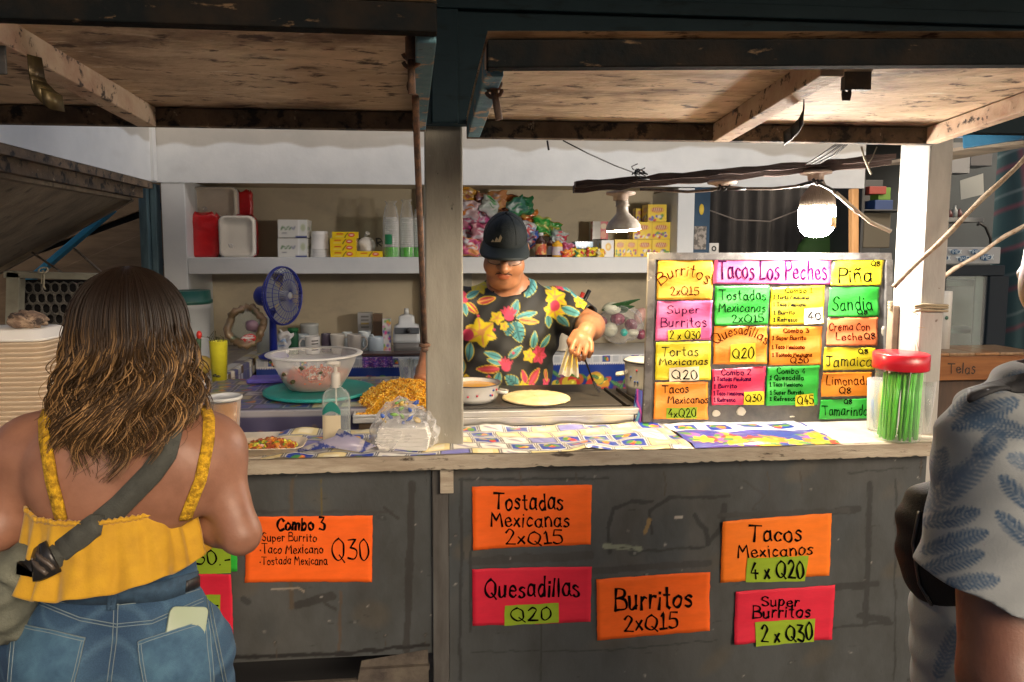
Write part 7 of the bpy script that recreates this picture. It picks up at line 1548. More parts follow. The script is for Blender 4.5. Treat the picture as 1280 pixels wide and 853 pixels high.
def enamel(c, r_, h_, label, fill, name, handle):
    t = thing(name, label, 'pot', c); mb = MB(); mb.lathe([(0, .001), (r_ * .80, .001), (r_ * .93, h_ * .3), (r_ * .97, h_ * .96), (r_ * 1.02, h_), (r_ * .96, h_ * .97), (r_ * .90, h_ * .4), (r_ * .78, .006), (0, .006)], c, 36); mb.build('pot', EN, t)
    mb = MB(); mb.lathe([(r_ * .97, h_ * .95), (r_ * 1.035, h_ * .97), (r_ * 1.035, h_ * 1.01), (r_ * .97, h_ * 1.015)], c, 36); mb.build('rim', mat('rim_dark', (.05, .05, .06), .3), t)
    if fill and name == 'tall_enamel_pot': mb = MB(); mb.lathe([(r_ * 1.0, h_ * 1.015), (r_ * .85, h_ * 1.05), (r_ * .4, h_ * 1.09), (0, h_ * 1.10)], c, 32, wob=.002); mb.build('cover', fill, t)
    elif fill: mb = MB(); mb.lathe([(0, h_ * .8), (r_ * .93, h_ * .8)], c, 32); mb.build('contents', fill, t)
    mb = MB(); d = V(math.cos(handle), math.sin(handle), 0); s = V(-d.y, d.x, 0); mb.tube([c + d * r_ * .96 + s * .02 + V(0, 0, h_ * .6), c + d * (r_ + .025) + s * .018 + V(0, 0, h_ * .55), c + d * (r_ + .028) - s * .018 + V(0, 0, h_ * .55), c + d * r_ * .96 - s * .02 + V(0, 0, h_ * .6)], .006, 8); mb.build('handle', EN, t)
    mb = MB(); r = random.Random(4)
    for k in range(10): a = -1.57 + r.uniform(-1.2, 1.2); q = c + V(r_ * .965 * math.cos(a), r_ * .965 * math.sin(a), h_ * r.uniform(.4, .8)); mb.ball(q, .004, 8, 6, mi=k % 2)
    mb.build('flower_print', [mat('dot_blue', (.04, .10, .35), .4), mat('dot_red', (.5, .05, .08), .4)], t); return t
c = V(P(592, 505, .36).x, .40, gz + .001); enamel(c, .098, .065, 'shallow white enamel pot of orange soup behind the post', mat('orange_soup', (.70, .36, .05), .25, coat=.4), 'enamel_pot', -.35)
c = V(P(806, 505, .50).x, .52, gz - .014); enamel(c, .075, .13, 'white enamel pot with foil cover beside the menu board', mat('foil_cover', (.7, .7, .68), .3), 'tall_enamel_pot', 2.8)
nu, nv = 40, 60; u, v = canvas(nu, nv); p = Paint(u * 100, v * 140, (.10, .06, .38), 3)
for k, c_ in enumerate(((.10, .35, .55), (.45, .06, .35), (.05, .12, .5), (.35, .45, .6), (.5, .15, .45), (.05, .3, .4))): p.line([(10 + k * 16, -5), (4 + k * 18, 50), (26 + k * 13, 100), (10 + k * 20, 150)], 7, c_)
x0, x1 = P(791, 500, .26).x, P(812, 500, .26).x; zt_, zb_ = P(800, 489, .26).z, CT + .006
mesh_np('striped_towel', np.stack([x0 + (x1 - x0) * (u * (.55 + .45 * v) + .32 * (1 - v)), .262 + .018 * np.sin(u * 9 + 2 * v) - .012 * v + .02 * (1 - v), zb_ + (zt_ - zb_) * (1 - v)], 1), canvas_faces(nu, nv), MATS['woven'], None, loc=((x0 + x1) / 2, .26, zb_), cols=p.c, label='purple and blue striped towel hanging by the menu board', cat='towel')
# ------------------------------------------------------------------ straw jar and friends
jc = V(P(1121, 545, .0).x, .0, CT + .003); zl0 = P(1121, 461, .0).z; zl1 = P(1121, 441, .0).z; jr_ = (P(1150, 500, 0).x - P(1092, 500, 0).x) / 2 * .90
t = thing('straw_jar', 'clear jar with red screw lid packed with green straws', 'jar', jc)
mb = MB(); mb.lathe([(0, .0), (jr_ * .86, .0), (jr_ * .92, .006), (jr_ * .96, .03), (jr_ * .98, zl0 - jc.z - .02), (jr_ * .98, zl0 - jc.z)], jc, 36); mb.build('glass', clear('jar_clear', (.98, .99, .98), .03, .4, .05), t)
mb = MB(); n_ = 72; prof = ((jr_ * .98, zl0 - jc.z), (jr_ * 1.10, zl0 - jc.z), (jr_ * 1.12, zl0 - jc.z + .004), (jr_ * 1.12, zl1 - jc.z - .003), (jr_ * 1.06, zl1 - jc.z), (0, zl1 - jc.z + .001)); vs = []
for (q, z) in prof:
    for j in range(n_): a = 2 * math.pi * j / n_; rr = q * (1 + (.008 if j % 2 else 0)); vs.append(jc + V(rr * math.cos(a), rr * math.sin(a), z))
mb.add(vs, [(i * n_ + j, i * n_ + (j + 1) % n_, (i + 1) * n_ + (j + 1) % n_, (i + 1) * n_ + j) for i in range(len(prof) - 1) for j in range(n_)], True); mb.build('lid', mat('lid_red', (.62, .015, .03), .3, coat=.3), t)
STG = mat('straw_green', (.14, .74, .05), .3, coat=.3); r = random.Random(9)
for k in range(62):
    a, q = r.uniform(0, 6.28), jr_ * .86 * math.sqrt(r.random()); lean = r.uniform(.0, .8); bx, by = q * math.cos(a) - .006, q * math.sin(a); bx = max(-jr_ * .84, min(jr_ * .8, bx)); tx = max(-jr_ * .86, min(jr_ * .86, bx + .006 + lean * .02)); tyy = max(-jr_ * .6, min(jr_ * .6, by * .8 + r.uniform(-.01, .01)))
    mb = MB(); A = jc + V(bx, by, .004); B = jc + V(tx, tyy, zl0 - jc.z - .004 - r.uniform(0, .01)); mb.tube([A, lerp(A, B, .5), B], .0034, 8); mb.build('straw', STG if k % 4 else mat('straw_lime', (.22, .72, .08), .3), None, 'green straw standing in the red lidded jar', 'straw', 'green straws in the jar', loc=A)
def holder(px, Y, r_, h_, label, name='pen_cup'):
    c = V(P(px, 545, Y).x, Y, CT + .003); mb = MB(); mb.lathe([(0, .001), (r_ * .8, .001), (r_ * .86, .004), (r_, h_), (r_ * .97, h_), (r_ * .82, .005), (0, .005)], c, 24); mb.build(name, CLRC, None, label, 'cup', 'clear cups beside the straw jar', loc=c); return c
c1 = holder(1096, .11, .036, .17, 'clear cup left of the straw jar with blue sticks'); c2 = holder(1149, .085, .042, .17, 'clear cup right of the straw jar with pink sticks')
for k, (c, dx0, dx1, h_, col, lab) in enumerate(((c1, -.01, -.02, .10, 'stick_blue', 'short blue stick in the left clear cup'), (c1, .0, .012, .155, 'stick_yellow', 'yellow stick in the left clear cup'), (c1, .012, .004, .12, 'stick_orange', 'orange stick in the left clear cup'), (c2, -.022, -.012, .16, 'stick_pink', 'bright pink stick in the right clear cup'), (c2, -.012, -.006, .14, 'stick_plum', 'plum coloured stick in the right clear cup'), (c2, -.028, -.030, .10, 'stick_red', 'short red stick in the right clear cup'))):
    CC = {'stick_blue': (.04, .22, .6), 'stick_yellow': (.75, .6, .05), 'stick_orange': (.7, .25, .03), 'stick_pink': (.7, .10, .28), 'stick_plum': (.28, .06, .16), 'stick_red': (.6, .05, .03)}
    mb = MB(); mb.tube([c + V(dx0, .0, .006), c + V(dx1, .004, h_)], .0042, 8); mb.build('stick', mat(col, CC[col], .4), None, lab, 'stick', 'coloured sticks in the clear cups', loc=c + V(dx0, 0, .006))
pn_ = c2 + V(.006, -.03, .008); t = thing('blue_pen', 'light blue ballpoint pen leaning in the right clear cup', 'pen', pn_); A, B = pn_, pn_ + V(.018, .01, .125)
mb = MB(); mb.tube([A, A + (B - A) * .06, lerp(A, B, .62)], [.002, .005, .0055], 10); mb.tube([lerp(A, B, .66), B], .0055, 10); mb.build('barrel', mat('pen_blue', (.03, .28, .70), .35), t); mb = MB(); mb.tube([lerp(A, B, .61), lerp(A, B, .66)], .006, 10); mb.build('grip', mat('pen_yellow', (.6, .5, .05), .4), t)
# ================================================================== people
def pa(p): return np.array((p.x, p.y, p.z))
SKIN_W = mat('skin_warm', (.27, .128, .08), .48, (.21, .095, .058), 22, bump=.06, bscale=180, sss=.08)
# ------------------------------------------------------------------ woman with her back to us
YW = -.65
wm = thing('person', 'woman seen from behind in a yellow strappy top and blue jeans, long wavy hair', 'person', (P(150, 800, YW).x, YW, 0))
def Wp(px, py, Y=YW): return pa(P(px, py, Y))
spx = P(150, 700, YW).x
B = SDF((-1.02, -1.0, -.02), (-.20, -.08, 1.70), .0065)
hipz, wz = P(150, 800, YW).z, P(150, 712, YW).z
def torso_w(S, o, k=.05):
    S.ell(Wp(148, 795), (.167 + o, .130 + o, .13 + o), k).ell(Wp(150, 705), (.134 + o, .108 + o, .14 + o), k).ell(Wp(152, 625), (.138 + o, .112 + o, .16 + o), k)
    S.ell(Wp(95, 822, -.70), (.098 + o, .088 + o, .105 + o), .04).ell(Wp(205, 822, -.70), (.098 + o, .088 + o, .105 + o), .04)
torso_w(B, 0)
B.ell(Wp(153, 580), (.165, .096, .10), .05).cone(Wp(48, 562), Wp(258, 562), .056, .056, .05)
B.cone(Wp(160, 530), Wp(165, 455, -.63), .060, .052, .04).cone(Wp(70, 545), Wp(150, 512), .046, .05, .05).cone(Wp(240, 543), Wp(170, 512), .046, .05, .05)
B.ell(Wp(90, 600, -.72), (.07, .035, .085), .05).ell(Wp(215, 600, -.72), (.07, .035, .085), .05)              # shoulder blades
HW = P(165, 418, -.63)
B.ell(pa(HW), (.074, .094, .108), .03).ell(pa(HW) + (0, .045, -.055), (.055, .055, .06), .03).cone(pa(HW) + (0, .09, -.005), pa(HW) + (0, .112, -.035), .010, .014, .012).ell(pa(HW) + (0, .085, -.07), (.024, .014, .010), .01)
for sx in (-1, 1): B.ell(pa(HW) + (sx * .076, .0, -.012), (.012, .022, .032), .008)
def arm_w(S, sh, el, wr, hd):
    S.cone(sh, el, .049, .034, .045).ell(sh, (.052, .052, .056), .04).cone(el, wr, .036, .027, .02).ell(np.array(el) * .7 + np.array(wr) * .3, (.042, .040, .038), .03)
    d = (np.array(hd) - np.array(wr)); d /= np.linalg.norm(d); up = np.array((0, 0, 1.0)); sd = np.cross(d, up); sd /= np.linalg.norm(sd); pc = np.array(wr) + d * .05
    S.cone(wr, pc, .027, .036, .02, (up, 1.7)); K = pc + d * .03
    for i, (f, L) in enumerate(((-1.5, .070), (-.5, .080), (.5, .075), (1.5, .058))):
        a = K + sd * f * .019; b = a + d * L * .5 - up * .008; c = b + d * L * .38 - up * .03; S.cone(a - d * .02, b, .0095, .0088, .006).cone(b, c, .0088, .0072, .003)
    s2 = -1 if sd[0] * (sh[0] - spx) > 0 else 1
    a = np.array(wr) + d * .02 + sd * s2 * .025; b = a + d * .035 + sd * s2 * .02 - up * .012; S.cone(a, b, .012, .0105, .008).cone(b, b + d * .03 - up * .01, .0105, .008, .003)
er, el_ = Wp(301, 668, -.70), Wp(-4, 665, -.70)
arm_w(B, Wp(267, 566), er, (er[0] - .175, -.53, er[2] + .0), (er[0] - .24, -.39, er[2] + .02))
arm_w(B, Wp(35, 566), el_, (el_[0] + .15, -.53, el_[2] + .0), (el_[0] + .21, -.39, el_[2] + .02))
hl, hr = Wp(90, 820, YW), Wp(208, 820, YW)
for h in (hl, hr):
    kn = np.array((h[0] * .9 + spx * .1, YW + .02, .47)); an = np.array((kn[0], YW - .02, .08)); B.cone(h, kn, .095, .058, .04).cone(kn, an, .060, .036, .03).cone(an + (0, -.02, -.04), an + (0, .15, -.05), .036, .028, .03)
vb, fb_ = B.mesh(2); body = mesh_np('body', vb, fb_, SKIN_W, wm)
# jeans
J = SDF((-1.02, -1.0, .04), (-.20, -.40, P(150, 700, YW).z), .0065)
torso_w(J, .007)
for h in (hl, hr):
    kn = np.array((h[0] * .9 + spx * .1, YW + .02, .47)); an = np.array((kn[0], YW - .02, .08)); J.cone(h, kn, .106, .074, .04).cone(kn, an, .076, .060, .03)
J.cone(Wp(42, 812), Wp(38, 900), .05, .06, .06).cone(Wp(250, 812), Wp(256, 900), .05, .06, .06)
J.wrinkle(lambda X, Y, Z: (.0022 * np.sin(70 * Z + 24 * X + 3 * np.sin(13 * X)) * np.clip((1.06 - Z) * 6, .25, 1) + .0014 * np.sin(130 * Z - 45 * X + 20 * Y)).astype(np.float32))
J.clip((spx, YW, P(150, 716, YW - .1).z), (-.02, .06, 1)); J.clip((0, 0, .075), (0, 0, -1))
vj, fj = J.mesh(1)
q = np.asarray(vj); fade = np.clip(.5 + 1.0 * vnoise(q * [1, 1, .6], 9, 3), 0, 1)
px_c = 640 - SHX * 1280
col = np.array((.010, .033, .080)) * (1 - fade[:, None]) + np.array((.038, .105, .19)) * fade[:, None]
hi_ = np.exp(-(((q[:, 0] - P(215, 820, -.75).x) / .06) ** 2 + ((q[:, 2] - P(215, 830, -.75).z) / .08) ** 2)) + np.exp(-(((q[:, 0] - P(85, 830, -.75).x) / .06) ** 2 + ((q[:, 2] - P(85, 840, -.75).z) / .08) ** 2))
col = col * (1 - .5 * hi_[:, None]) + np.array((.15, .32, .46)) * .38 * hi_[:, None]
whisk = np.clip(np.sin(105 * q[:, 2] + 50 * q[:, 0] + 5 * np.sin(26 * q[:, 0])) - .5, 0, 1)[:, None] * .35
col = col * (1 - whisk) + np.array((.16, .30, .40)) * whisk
DEN = mat('denim', None, .85, (.72, .76, .8), 420, (1, 1, 1), .4, .6, attr='Col', bump=.25, bscale=700)
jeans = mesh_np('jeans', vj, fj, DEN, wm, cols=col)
bj = bvh_of((vj, fj))
def seam(name, mt, lines, w_, off, bv, par, step=4, flat=True):
    mb = MB()
    for pts in lines:
        L = hitline(bv, pts, off, step)
        if len(L) < 2: continue
        vs = []
        for i, (p_, n_) in enumerate(L):
            t_ = (L[min(i + 1, len(L) - 1)][0] - L[max(i - 1, 0)][0]).normalized(); s_ = t_.cross(n_).normalized() * (w_ / 2); vs += [p_ - s_, p_ + s_, p_ + s_ - n_ * off * .9, p_ - s_ - n_ * off * .9]
        k = len(L); mb.add(vs, [(4 * i + a, 4 * i + (a + 1) % 4, 4 * i + 4 + (a + 1) % 4, 4 * i + 4 + a) for i in range(k - 1) for a in range(4)] + [(3, 2, 1, 0), (4 * k - 4, 4 * k - 3, 4 * k - 2, 4 * k - 1)], True)
    return mb.build(name, mt, par)
THR = mat('denim_thread', (.15, .20, .22), .8); DK = mat('denim_dark', (.016, .040, .075), .85, (.03, .07, .12), 60, bump=.2, bscale=500); DM = mat('denim_mid', (.026, .072, .13), .85, (.055, .13, .20), 26, bump=.25, bscale=600)
seam('waistband', DK, [[(30, 738), (90, 742), (150, 744), (205, 738), (258, 722)]], .036, .004, bj, jeans, 4)
seam('stitching', THR, [[(34, 748), (90, 754), (150, 756), (205, 750), (256, 735)], [(50, 752), (100, 772), (145, 780)], [(50, 756), (100, 776), (145, 784)], [(145, 780), (190, 776), (254, 748)], [(145, 784), (190, 780), (254, 752)], [(143, 745), (141, 800), (134, 853)], [(148, 745), (146, 800), (139, 853)]], .0013, .0016, bj, jeans, 3)
for quad in ([(18, 778), (107, 797), (82, 900), (8, 900)], [(174, 801), (256, 778), (268, 900), (190, 900)]):
    mb = MB(); hitpatch(mb, bj, quad, 16, 22, .0034 if quad[0][0] < 100 else .010); pk = mb.build('back_pocket', DM, jeans)
    (a, b, c, d) = quad; seam('pocket_stitch', THR, [[a, b], [(a[0] + 1, a[1] + 4), (b[0] - 1, b[1] + 4)], [b, c], [(b[0] - 4, b[1] + 3), (c[0] - 4, c[1])], [a, d], [(a[0] + 4, a[1] + 3), (d[0] + 4, d[1])]], .0013, .0042 if quad[0][0] < 100 else .0106, bj, pk, 3)
seam('belt_loop', DK, [[(139, 728), (138, 762)], [(143, 728), (142, 762)]], .010, .007, bj, jeans, 3); seam('belt_patch', mat('black_patch', (.012, .012, .014), .5), [[(230, 733), (252, 724)]], .020, .007, bj, jeans, 3)
seam('side_seam', THR, [[(258, 726), (268, 780), (283, 853)], [(254, 728), (264, 780), (279, 853)]], .0013, .0016, bj, jeans, 3)
# yellow gathered top
YEL = mat('yellow_cotton', (.50, .275, .006), .8, (.41, .215, .005), 30, bump=.15, bscale=300, sheen=.2)
zt_, zb_ = P(150, 645, YW - .1).z, P(150, 733, YW - .12).z
nu, nv = 300, 30; vs = []
for j in range(nv + 1):
    v = j / nv
    for i in range(nu):
        a = 2 * math.pi * i / nu; sx, sy = math.cos(a), math.sin(a); pl = .7 * math.sin(13 * a + 2.2 * math.sin(3 * a) + 1.5 * v) + .5 * math.sin(23 * a + 2 + 1.5 * math.sin(2 * a) + v) + .35 * math.sin(41 * a - 2 * v) * (1 - v)
        ra = .152 + .026 * v ** 1.2; rb = .126 + .034 * v ** 1.1; rr = 1 + pl * (.004 + .046 * v ** .6) + .012 * math.sin(5 * a + 6 * v) * v; tilt = .018 * sx * v
        ru = .0012 * math.sin(46 * a) * (1 - v) ** 6; rise = .014 * max(0, abs(sx) - .7) * (1 - v) / .3 + .03 * max(0, sy) * (1 - v)
        vs.append((P(151, 690, YW).x + ra * rr * sx, YW - .004 + rb * rr * sy, zt_ + (zb_ - zt_) * v + tilt + ru + rise + .006 * pl * v ** 4))
fs = [(j * nu + i, j * nu + (i + 1) % nu, (j + 1) * nu + (i + 1) % nu, (j + 1) * nu + i) for j in range(nv) for i in range(nu)]
mb = MB(); mb.add(vs, fs, True); top = mb.build('top', YEL, wm, solid=.0015); bt_ = bvh_of((vs, fs))
mb = MB(); mb.tube([Vector(vs[nu + i]) + V(0, 0, .004 + .002 * math.sin(i * 2.1)) for i in list(range(nu)) + [0]], .0045, 6); mb.build('elastic_hem', YEL, top)
ball_ = bvh_of((vb, fb_)); CRO = mat('crochet_yellow', (.70, .40, .010), .9, (.36, .19, .004), 90, (1, 1, 1), .42, .6, bump=1.0, bscale=130)
seam('shoulder_strap', CRO, [[(62, 512), (57, 525), (58, 550), (66, 600), (78, 648)]], .021, .006, ball_, top, 4); seam('shoulder_strap', CRO, [[(256, 511), (261, 526), (260, 550), (250, 600), (231, 648)]], .021, .006, ball_, top, 4)
# hair
HC = SDF((-.75, -.95, 1.20), (-.30, -.45, 1.70), .007)
HC.ell(pa(HW) + (0, -.008, .012), (.090, .104, .112), .02).cone((HW.x, -.675, P(165, 440, -.7).z), (HW.x - .002, -.70, P(165, 535, -.7).z), .096, .084, .03, ((0, 1, 0), 1.9))
HC.ell(pa(HW) + (0, .11, -.07), (.06, .07, .12), .02, op='sub')
vh, fh = HC.mesh(1); DARKH = (.017, .0095, .006)
hair = mesh_np('hair', vh, fh, mat('hair_dark', DARKH, .45, spec=.4), wm)
r = random.Random(21); hv, hf, hc = [], [], []; hx0, hz0 = HW.x, HW.z
zA = lambda y: P(165, y, -.72).z
lv = [(zA(430), .104, .116), (zA(470), .116, .112), (zA(510), .124, .118), (zA(550), .128, .132), (zA(590), .122, .142), (zA(625), .118, .145)]
def shp(z):
    for (a, b) in zip(lv[:-1], lv[1:]):
        if z >= b[0]:
            t = max(0, min(1, (a[0] - z) / (a[0] - b[0]))); return a[1] + (b[1] - a[1]) * t, a[2] + (b[2] - a[2]) * t
    return lv[-1][1], lv[-1][2]
locks = []
for k in range(120):
    ph = max(-1.95, min(1.95, r.gauss(0, .95))); locks.append(dict(ph=ph, dep=r.uniform(.84, 1.0) if r.random() < .4 else r.uniform(.98, 1.07), yend=553 + r.gauss(0, 15) - 14 * abs(ph) ** 1.5, curl=r.uniform(.6, 1.3), wl=r.uniform(.095, .12), p0=r.gauss(0, .45), amp=r.uniform(.009, .014), gold=r.random() ** 1.3, sp=r.uniform(.03, .07)))
for k in range(2700):
    L = locks[k % 120]; ph = L['ph'] + r.gauss(0, L['sp']); dep = L['dep'] + r.gauss(0, .012); th0 = r.uniform(.02, .7)
    yend = L['yend'] + r.gauss(0, 7); zend = zA(min(588, yend)); curl = L['curl'] * r.uniform(.85, 1.15); wl = L['wl'] * r.uniform(.96, 1.04); p0_ = L['p0'] + 3.2 * L['ph'] + r.gauss(0, .11); amp = L['amp']
    if k % 11 == 0: ph = max(-2, min(2, r.gauss(0, .95))); p0_ = r.uniform(0, 6.28); dep += .02; amp *= 1.3
    pts = []; n1, n2 = 9, 30
    for i in range(n1):
        th = th0 + (1.45 - th0) * i / (n1 - 1); pts.append(V(hx0 + .098 * dep * math.sin(th) * math.sin(ph), -.635 - .112 * dep * math.sin(th) * math.cos(ph), hz0 + .014 + .118 * (.97 + .03 * dep) * math.cos(th)))
    z1 = pts[-1].z; s = 0
    for i in range(1, n2 + 1):
        t = i / n2; z = z1 + (zend - z1) * t; a_w, d_w = shp(z); bl_ = min(1, t * 4); s += abs(zend - z1) / n2; am = amp * min(1, t * 2.2) * (1 + .6 * t)
        w1 = am * math.sin(6.28 * s / wl + p0_) * curl; w2 = am * .8 * math.cos(6.28 * s / wl + p0_ + .6) * curl
        X = hx0 - .004 * t + (.098 * (1 - bl_) + a_w * bl_) * dep * math.sin(ph * (1 - .06 * t)) + w1; Yh = -.635 - (.112 * (1 - bl_) + d_w * bl_) * dep * max(math.cos(ph * (1 - .06 * t)), -.25) + w2 - .012 * t
        pts.append(V(X, Yh, z))
    kk = len(pts); rad = r.uniform(.0007, .0014); gold = L['gold']; gl = (1.0 if r.random() < .28 else .18)
    b0_ = len(hv)
    for i, p_ in enumerate(pts):
        t = i / (kk - 1); t_ = (pts[min(i + 1, kk - 1)] - pts[max(i - 1, 0)]).normalized(); x_ = t_.cross(V(0, 1, 0)); x_ = x_.normalized() if x_.length > 1e-4 else V(1, 0, 0); y_ = t_.cross(x_); ra = rad * (1.15 - .8 * max(0, t - .6) / .4) * (.7 + .3 * min(1, i / 4))
        m_ = min(1, max(0, (t - .15) / .5)) * gl * (.4 + .6 * gold); cc = (DARKH[0] * .85 + (.40 - DARKH[0]) * m_, DARKH[1] * .85 + (.23 - DARKH[1]) * m_, DARKH[2] * .85 + (.095 - DARKH[2]) * m_)
        for j in range(3): q_ = 2.094 * j; hv.append(p_ + (x_ * math.cos(q_) + y_ * math.sin(q_)) * ra); hc.append(cc)
    hf += [(b0_ + 3 * i + j, b0_ + 3 * i + (j + 1) % 3, b0_ + 3 * i + 3 + (j + 1) % 3, b0_ + 3 * i + 3 + j) for i in range(kk - 1) for j in range(3)]
mesh_np('hair_strands', [tuple(p_) for p_ in hv], hf, mat('hair_strand', None, .5, attr='Col', spec=.3), hair, cols=np.array(hc))
# her bag and phone
bag = thing('crossbody_bag', 'grey green crossbody bag at the left hip, strap across the bare back', 'bag', P(20, 760, -.66)); ST_ = mat('webbing', (.055, .058, .050), .85, (.04, .042, .036), 60, bump=.3, bscale=300)
bat = bvh_of((vb, fb_), (vs, fs), (vj, fj))
seam('strap', ST_, [[(206, 512), (214, 540), (207, 568), (190, 592), (150, 632), (105, 668), (62, 702)]], .040, .007, bat, bag, 4)
seam('buckle', mat('buckle_black', (.015, .014, .014), .35), [[(44, 712), (68, 694)]], .060, .013, bat, bag, 4)
seam('buckle_bar', mat('buckle_bar', (.07, .055, .045), .4), [[(50, 697), (62, 716)], [(57, 692), (69, 710)]], .006, .017, bat, bag, 4)
S = SDF((-1.02, -.95, .80), (-.68, -.50, 1.16), .006); S.ell(pa(P(16, 745, -.70)), (.062, .075, .085), .02).ell(pa(P(30, 712, -.73)), (.042, .045, .05), .03).cone(pa(P(-15, 720, -.62)), pa(P(20, 790, -.64)), .05, .045, .03)
S.wrinkle(lambda X, Y, Z: (.005 * np.sin(90 * X + 70 * Z + 2 * np.sin(40 * Z)) + .004 * np.sin(120 * Z - 60 * Y)).astype(np.float32)); v_, f_ = S.mesh(1); mesh_np('pouch', v_, f_, mat('grey_canvas', (.13, .135, .10), .85, (.07, .075, .06), 14, bump=.3, bscale=200), bag)
ph = thing('phone', 'phone in a pale green case sticking out of the right back pocket', 'phone', P(232, 790, -.8)); q, n_ = hit(bj, 226, 812, .0); q1_, _ = hit(bj, 219, 800, 0); q2_, _ = hit(bj, 238, 794, 0)
A_, n1_ = hit(bj, 232, 786, .004); B_2, n2_ = hit(bj, 222, 848, .0015); yy = (A_ - B_2).normalized(); pn_ = (n1_ + n2_).normalized(); pn_ = (pn_ - yy * pn_.dot(yy)).normalized(); xx = yy.cross(pn_)
tp = A_ + yy * .036; pc_ = tp - yy * .045; RR = Matrix((xx, yy, pn_)).transposed(); mb = MB(); R = []
for (s, dz) in ((.97, -.004), (1, -.0025), (1, .0025), (.97, .004)): R.append([pc_ + RR @ V(x * 1, y * 1, dz) for (x, y) in rrect_ring(0, 0, .035 * s, .045 * s, .011)])
loft(mb, R); mb.build('case', mat('phone_case', (.30, .36, .26), .35, coat=.3), ph); 
# ------------------------------------------------------------------ man at the right edge
YM = -1.0
mn = thing('person', 'man at the right edge in a pale shirt printed with blue ferns', 'person', (P(1370, 800, YM).x, YM, 0))
def Mp(px, py, Y=YM): return pa(P(px, py, Y))
B = SDF((.72, -1.32, -.02), (1.42, -.55, 1.86), .0075); HM = Mp(1363, 318); mcx = HM[0]
B.ell(HM, (.073, .094, .112), .03).ell(HM + (0, .045, -.06), (.056, .055, .06), .03).cone(HM + (0, .09, 0), HM + (0, .115, -.035), .01, .015, .012).cone(HM + (0, -.02, -.06), Mp(1360, 485), .056, .066, .04)
for sx in (-1, 1): B.ell(HM + (sx * .081, -.002, -.012), (.010, .024, .034), .006)
B.ell((mcx + .06, YM + .04, 1.28), (.175, .105, .23), .06).ell((mcx + .05, YM + .07, 1.02), (.175, .12, .17), .06).cone(Mp(1250, 555), (mcx + .22, YM, 1.40), .07, .07, .05)
sh, el = Mp(1252, 560, -1.03), Mp(1252, 850, -1.14); wr = np.array((el[0] + .04, -1.06, el[2] - .24))
B.cone(sh, el, .066, .052, .04).cone(el, wr, .05, .032, .02)
K = wr + (.01, .02, -.085); B.cone(wr, K, .03, .04, .02, ((1, 0, 0), 1.6))
for i, f in enumerate((-1.5, -.5, .5, 1.5)): a = K + np.array((.0, f * .02, -.01)); b = a + (0.004, .008, -.045); B.cone(a, b, .0105, .0095, .006).cone(b, b + (.008, .01, -.026), .0095, .008, .004)
B.cone(wr + (.0, .03, -.03), wr + (.01, .062, -.085), .013, .010, .01)
sh2 = (2 * mcx + .04 - sh[0], YM, sh[2]); el2 = (sh2[0] + .03, YM, el[2]); wr2 = (sh2[0] - .05, -.78, el[2] + .05); B.cone(sh2, el2, .064, .052, .04).cone(el2, wr2, .05, .032, .02).cone(wr2, np.array(wr2) + (-.02, .1, 0), .034, .03, .02)
for sx in (-1, 1): h = np.array((mcx + .02 + sx * .09, YM, .90)); kn = h * (1, 1, 0) + (0, .01, .48); an = kn * (1, 1, 0) + (0, -.02, .08); B.cone(h, kn, .10, .062, .05).cone(kn, an, .064, .04, .03).cone(an + (0, -.02, -.04), an + (0, .17, -.05), .038, .03, .03)
v_, f_ = B.mesh(2); mesh_np('body', v_, f_, mat('skin_dark', (.20, .085, .05), .45, (.15, .06, .035), 20, bump=.08, bscale=160, sss=.12), mn)
S = SDF((.72, -1.30, .62), (1.36, -.68, 1.62), .0034)
S.ell((mcx + .04, YM + .04, 1.28), (.205, .130, .25), .06).ell((mcx + .03, YM + .07, 1.0), (.212, .150, .22), .06).cone((mcx + .03, YM + .07, 1.0), (mcx + .02, YM + .08, .66), .19, .20, .05, ((0, 1, 0), 1.3)).cone(Mp(1252, 553), (mcx + .22, YM, 1.41), .080, .080, .05).cone(Mp(1262, 530), Mp(1350, 480), .058, .055, .05)
S.cone(Mp(1205, 800, -.9), Mp(1197, 900, -.9), .04, .05, .05)
S2 = SDF(S.lo, S.lo + S.h * (S.n - 1), S.h); S2.cone(Mp(1250, 556, -1.03), Mp(1236, 790, -1.11), .086, .102, .03)
hp, hn = Mp(1215, 732, -1.1), np.array((-.35, 0, -1.0)); S2.clip(hp, hn); S2.cone(Mp(1250, 640, -1.06), Mp(1240, 860, -1.13), .070, .092, 0.0, None, 'sub')
nn_ = tuple(min(a, b) for a, b in zip(S.D.shape, S2.D.shape)); S.D = np.minimum(S.D[:nn_[0], :nn_[1], :nn_[2]], S2.D[:nn_[0], :nn_[1], :nn_[2]]); S.n = np.array(nn_)
S.wrinkle(lambda X, Y, Z: (.0035 * np.sin(38 * X + 46 * Z + 2.5 * np.sin(17 * Z)) + .002 * np.sin(95 * Z - 60 * X + 30 * Y)).astype(np.float32)); S.clip((0, 0, .66), (0, 0, -1)); S.ell(Mp(1356, 450), (.085, .085, .07), .01, op='sub')
v_, f_ = S.mesh(1); q = np.asarray(v_)
dq = q - CAM_LOC; kq = dq @ cF; U = 640 - SHX * 1280 + FPX * (dq @ cR) / kq; W_ = 426.5 + SHY * 1280 - FPX * (dq @ cU) / kq
p = Paint(U, W_, (.245, .265, .268), 2.0); p.put(np.clip(vnoise(q, 12, 4) * .5, 0, .25), (.17, .19, .20))
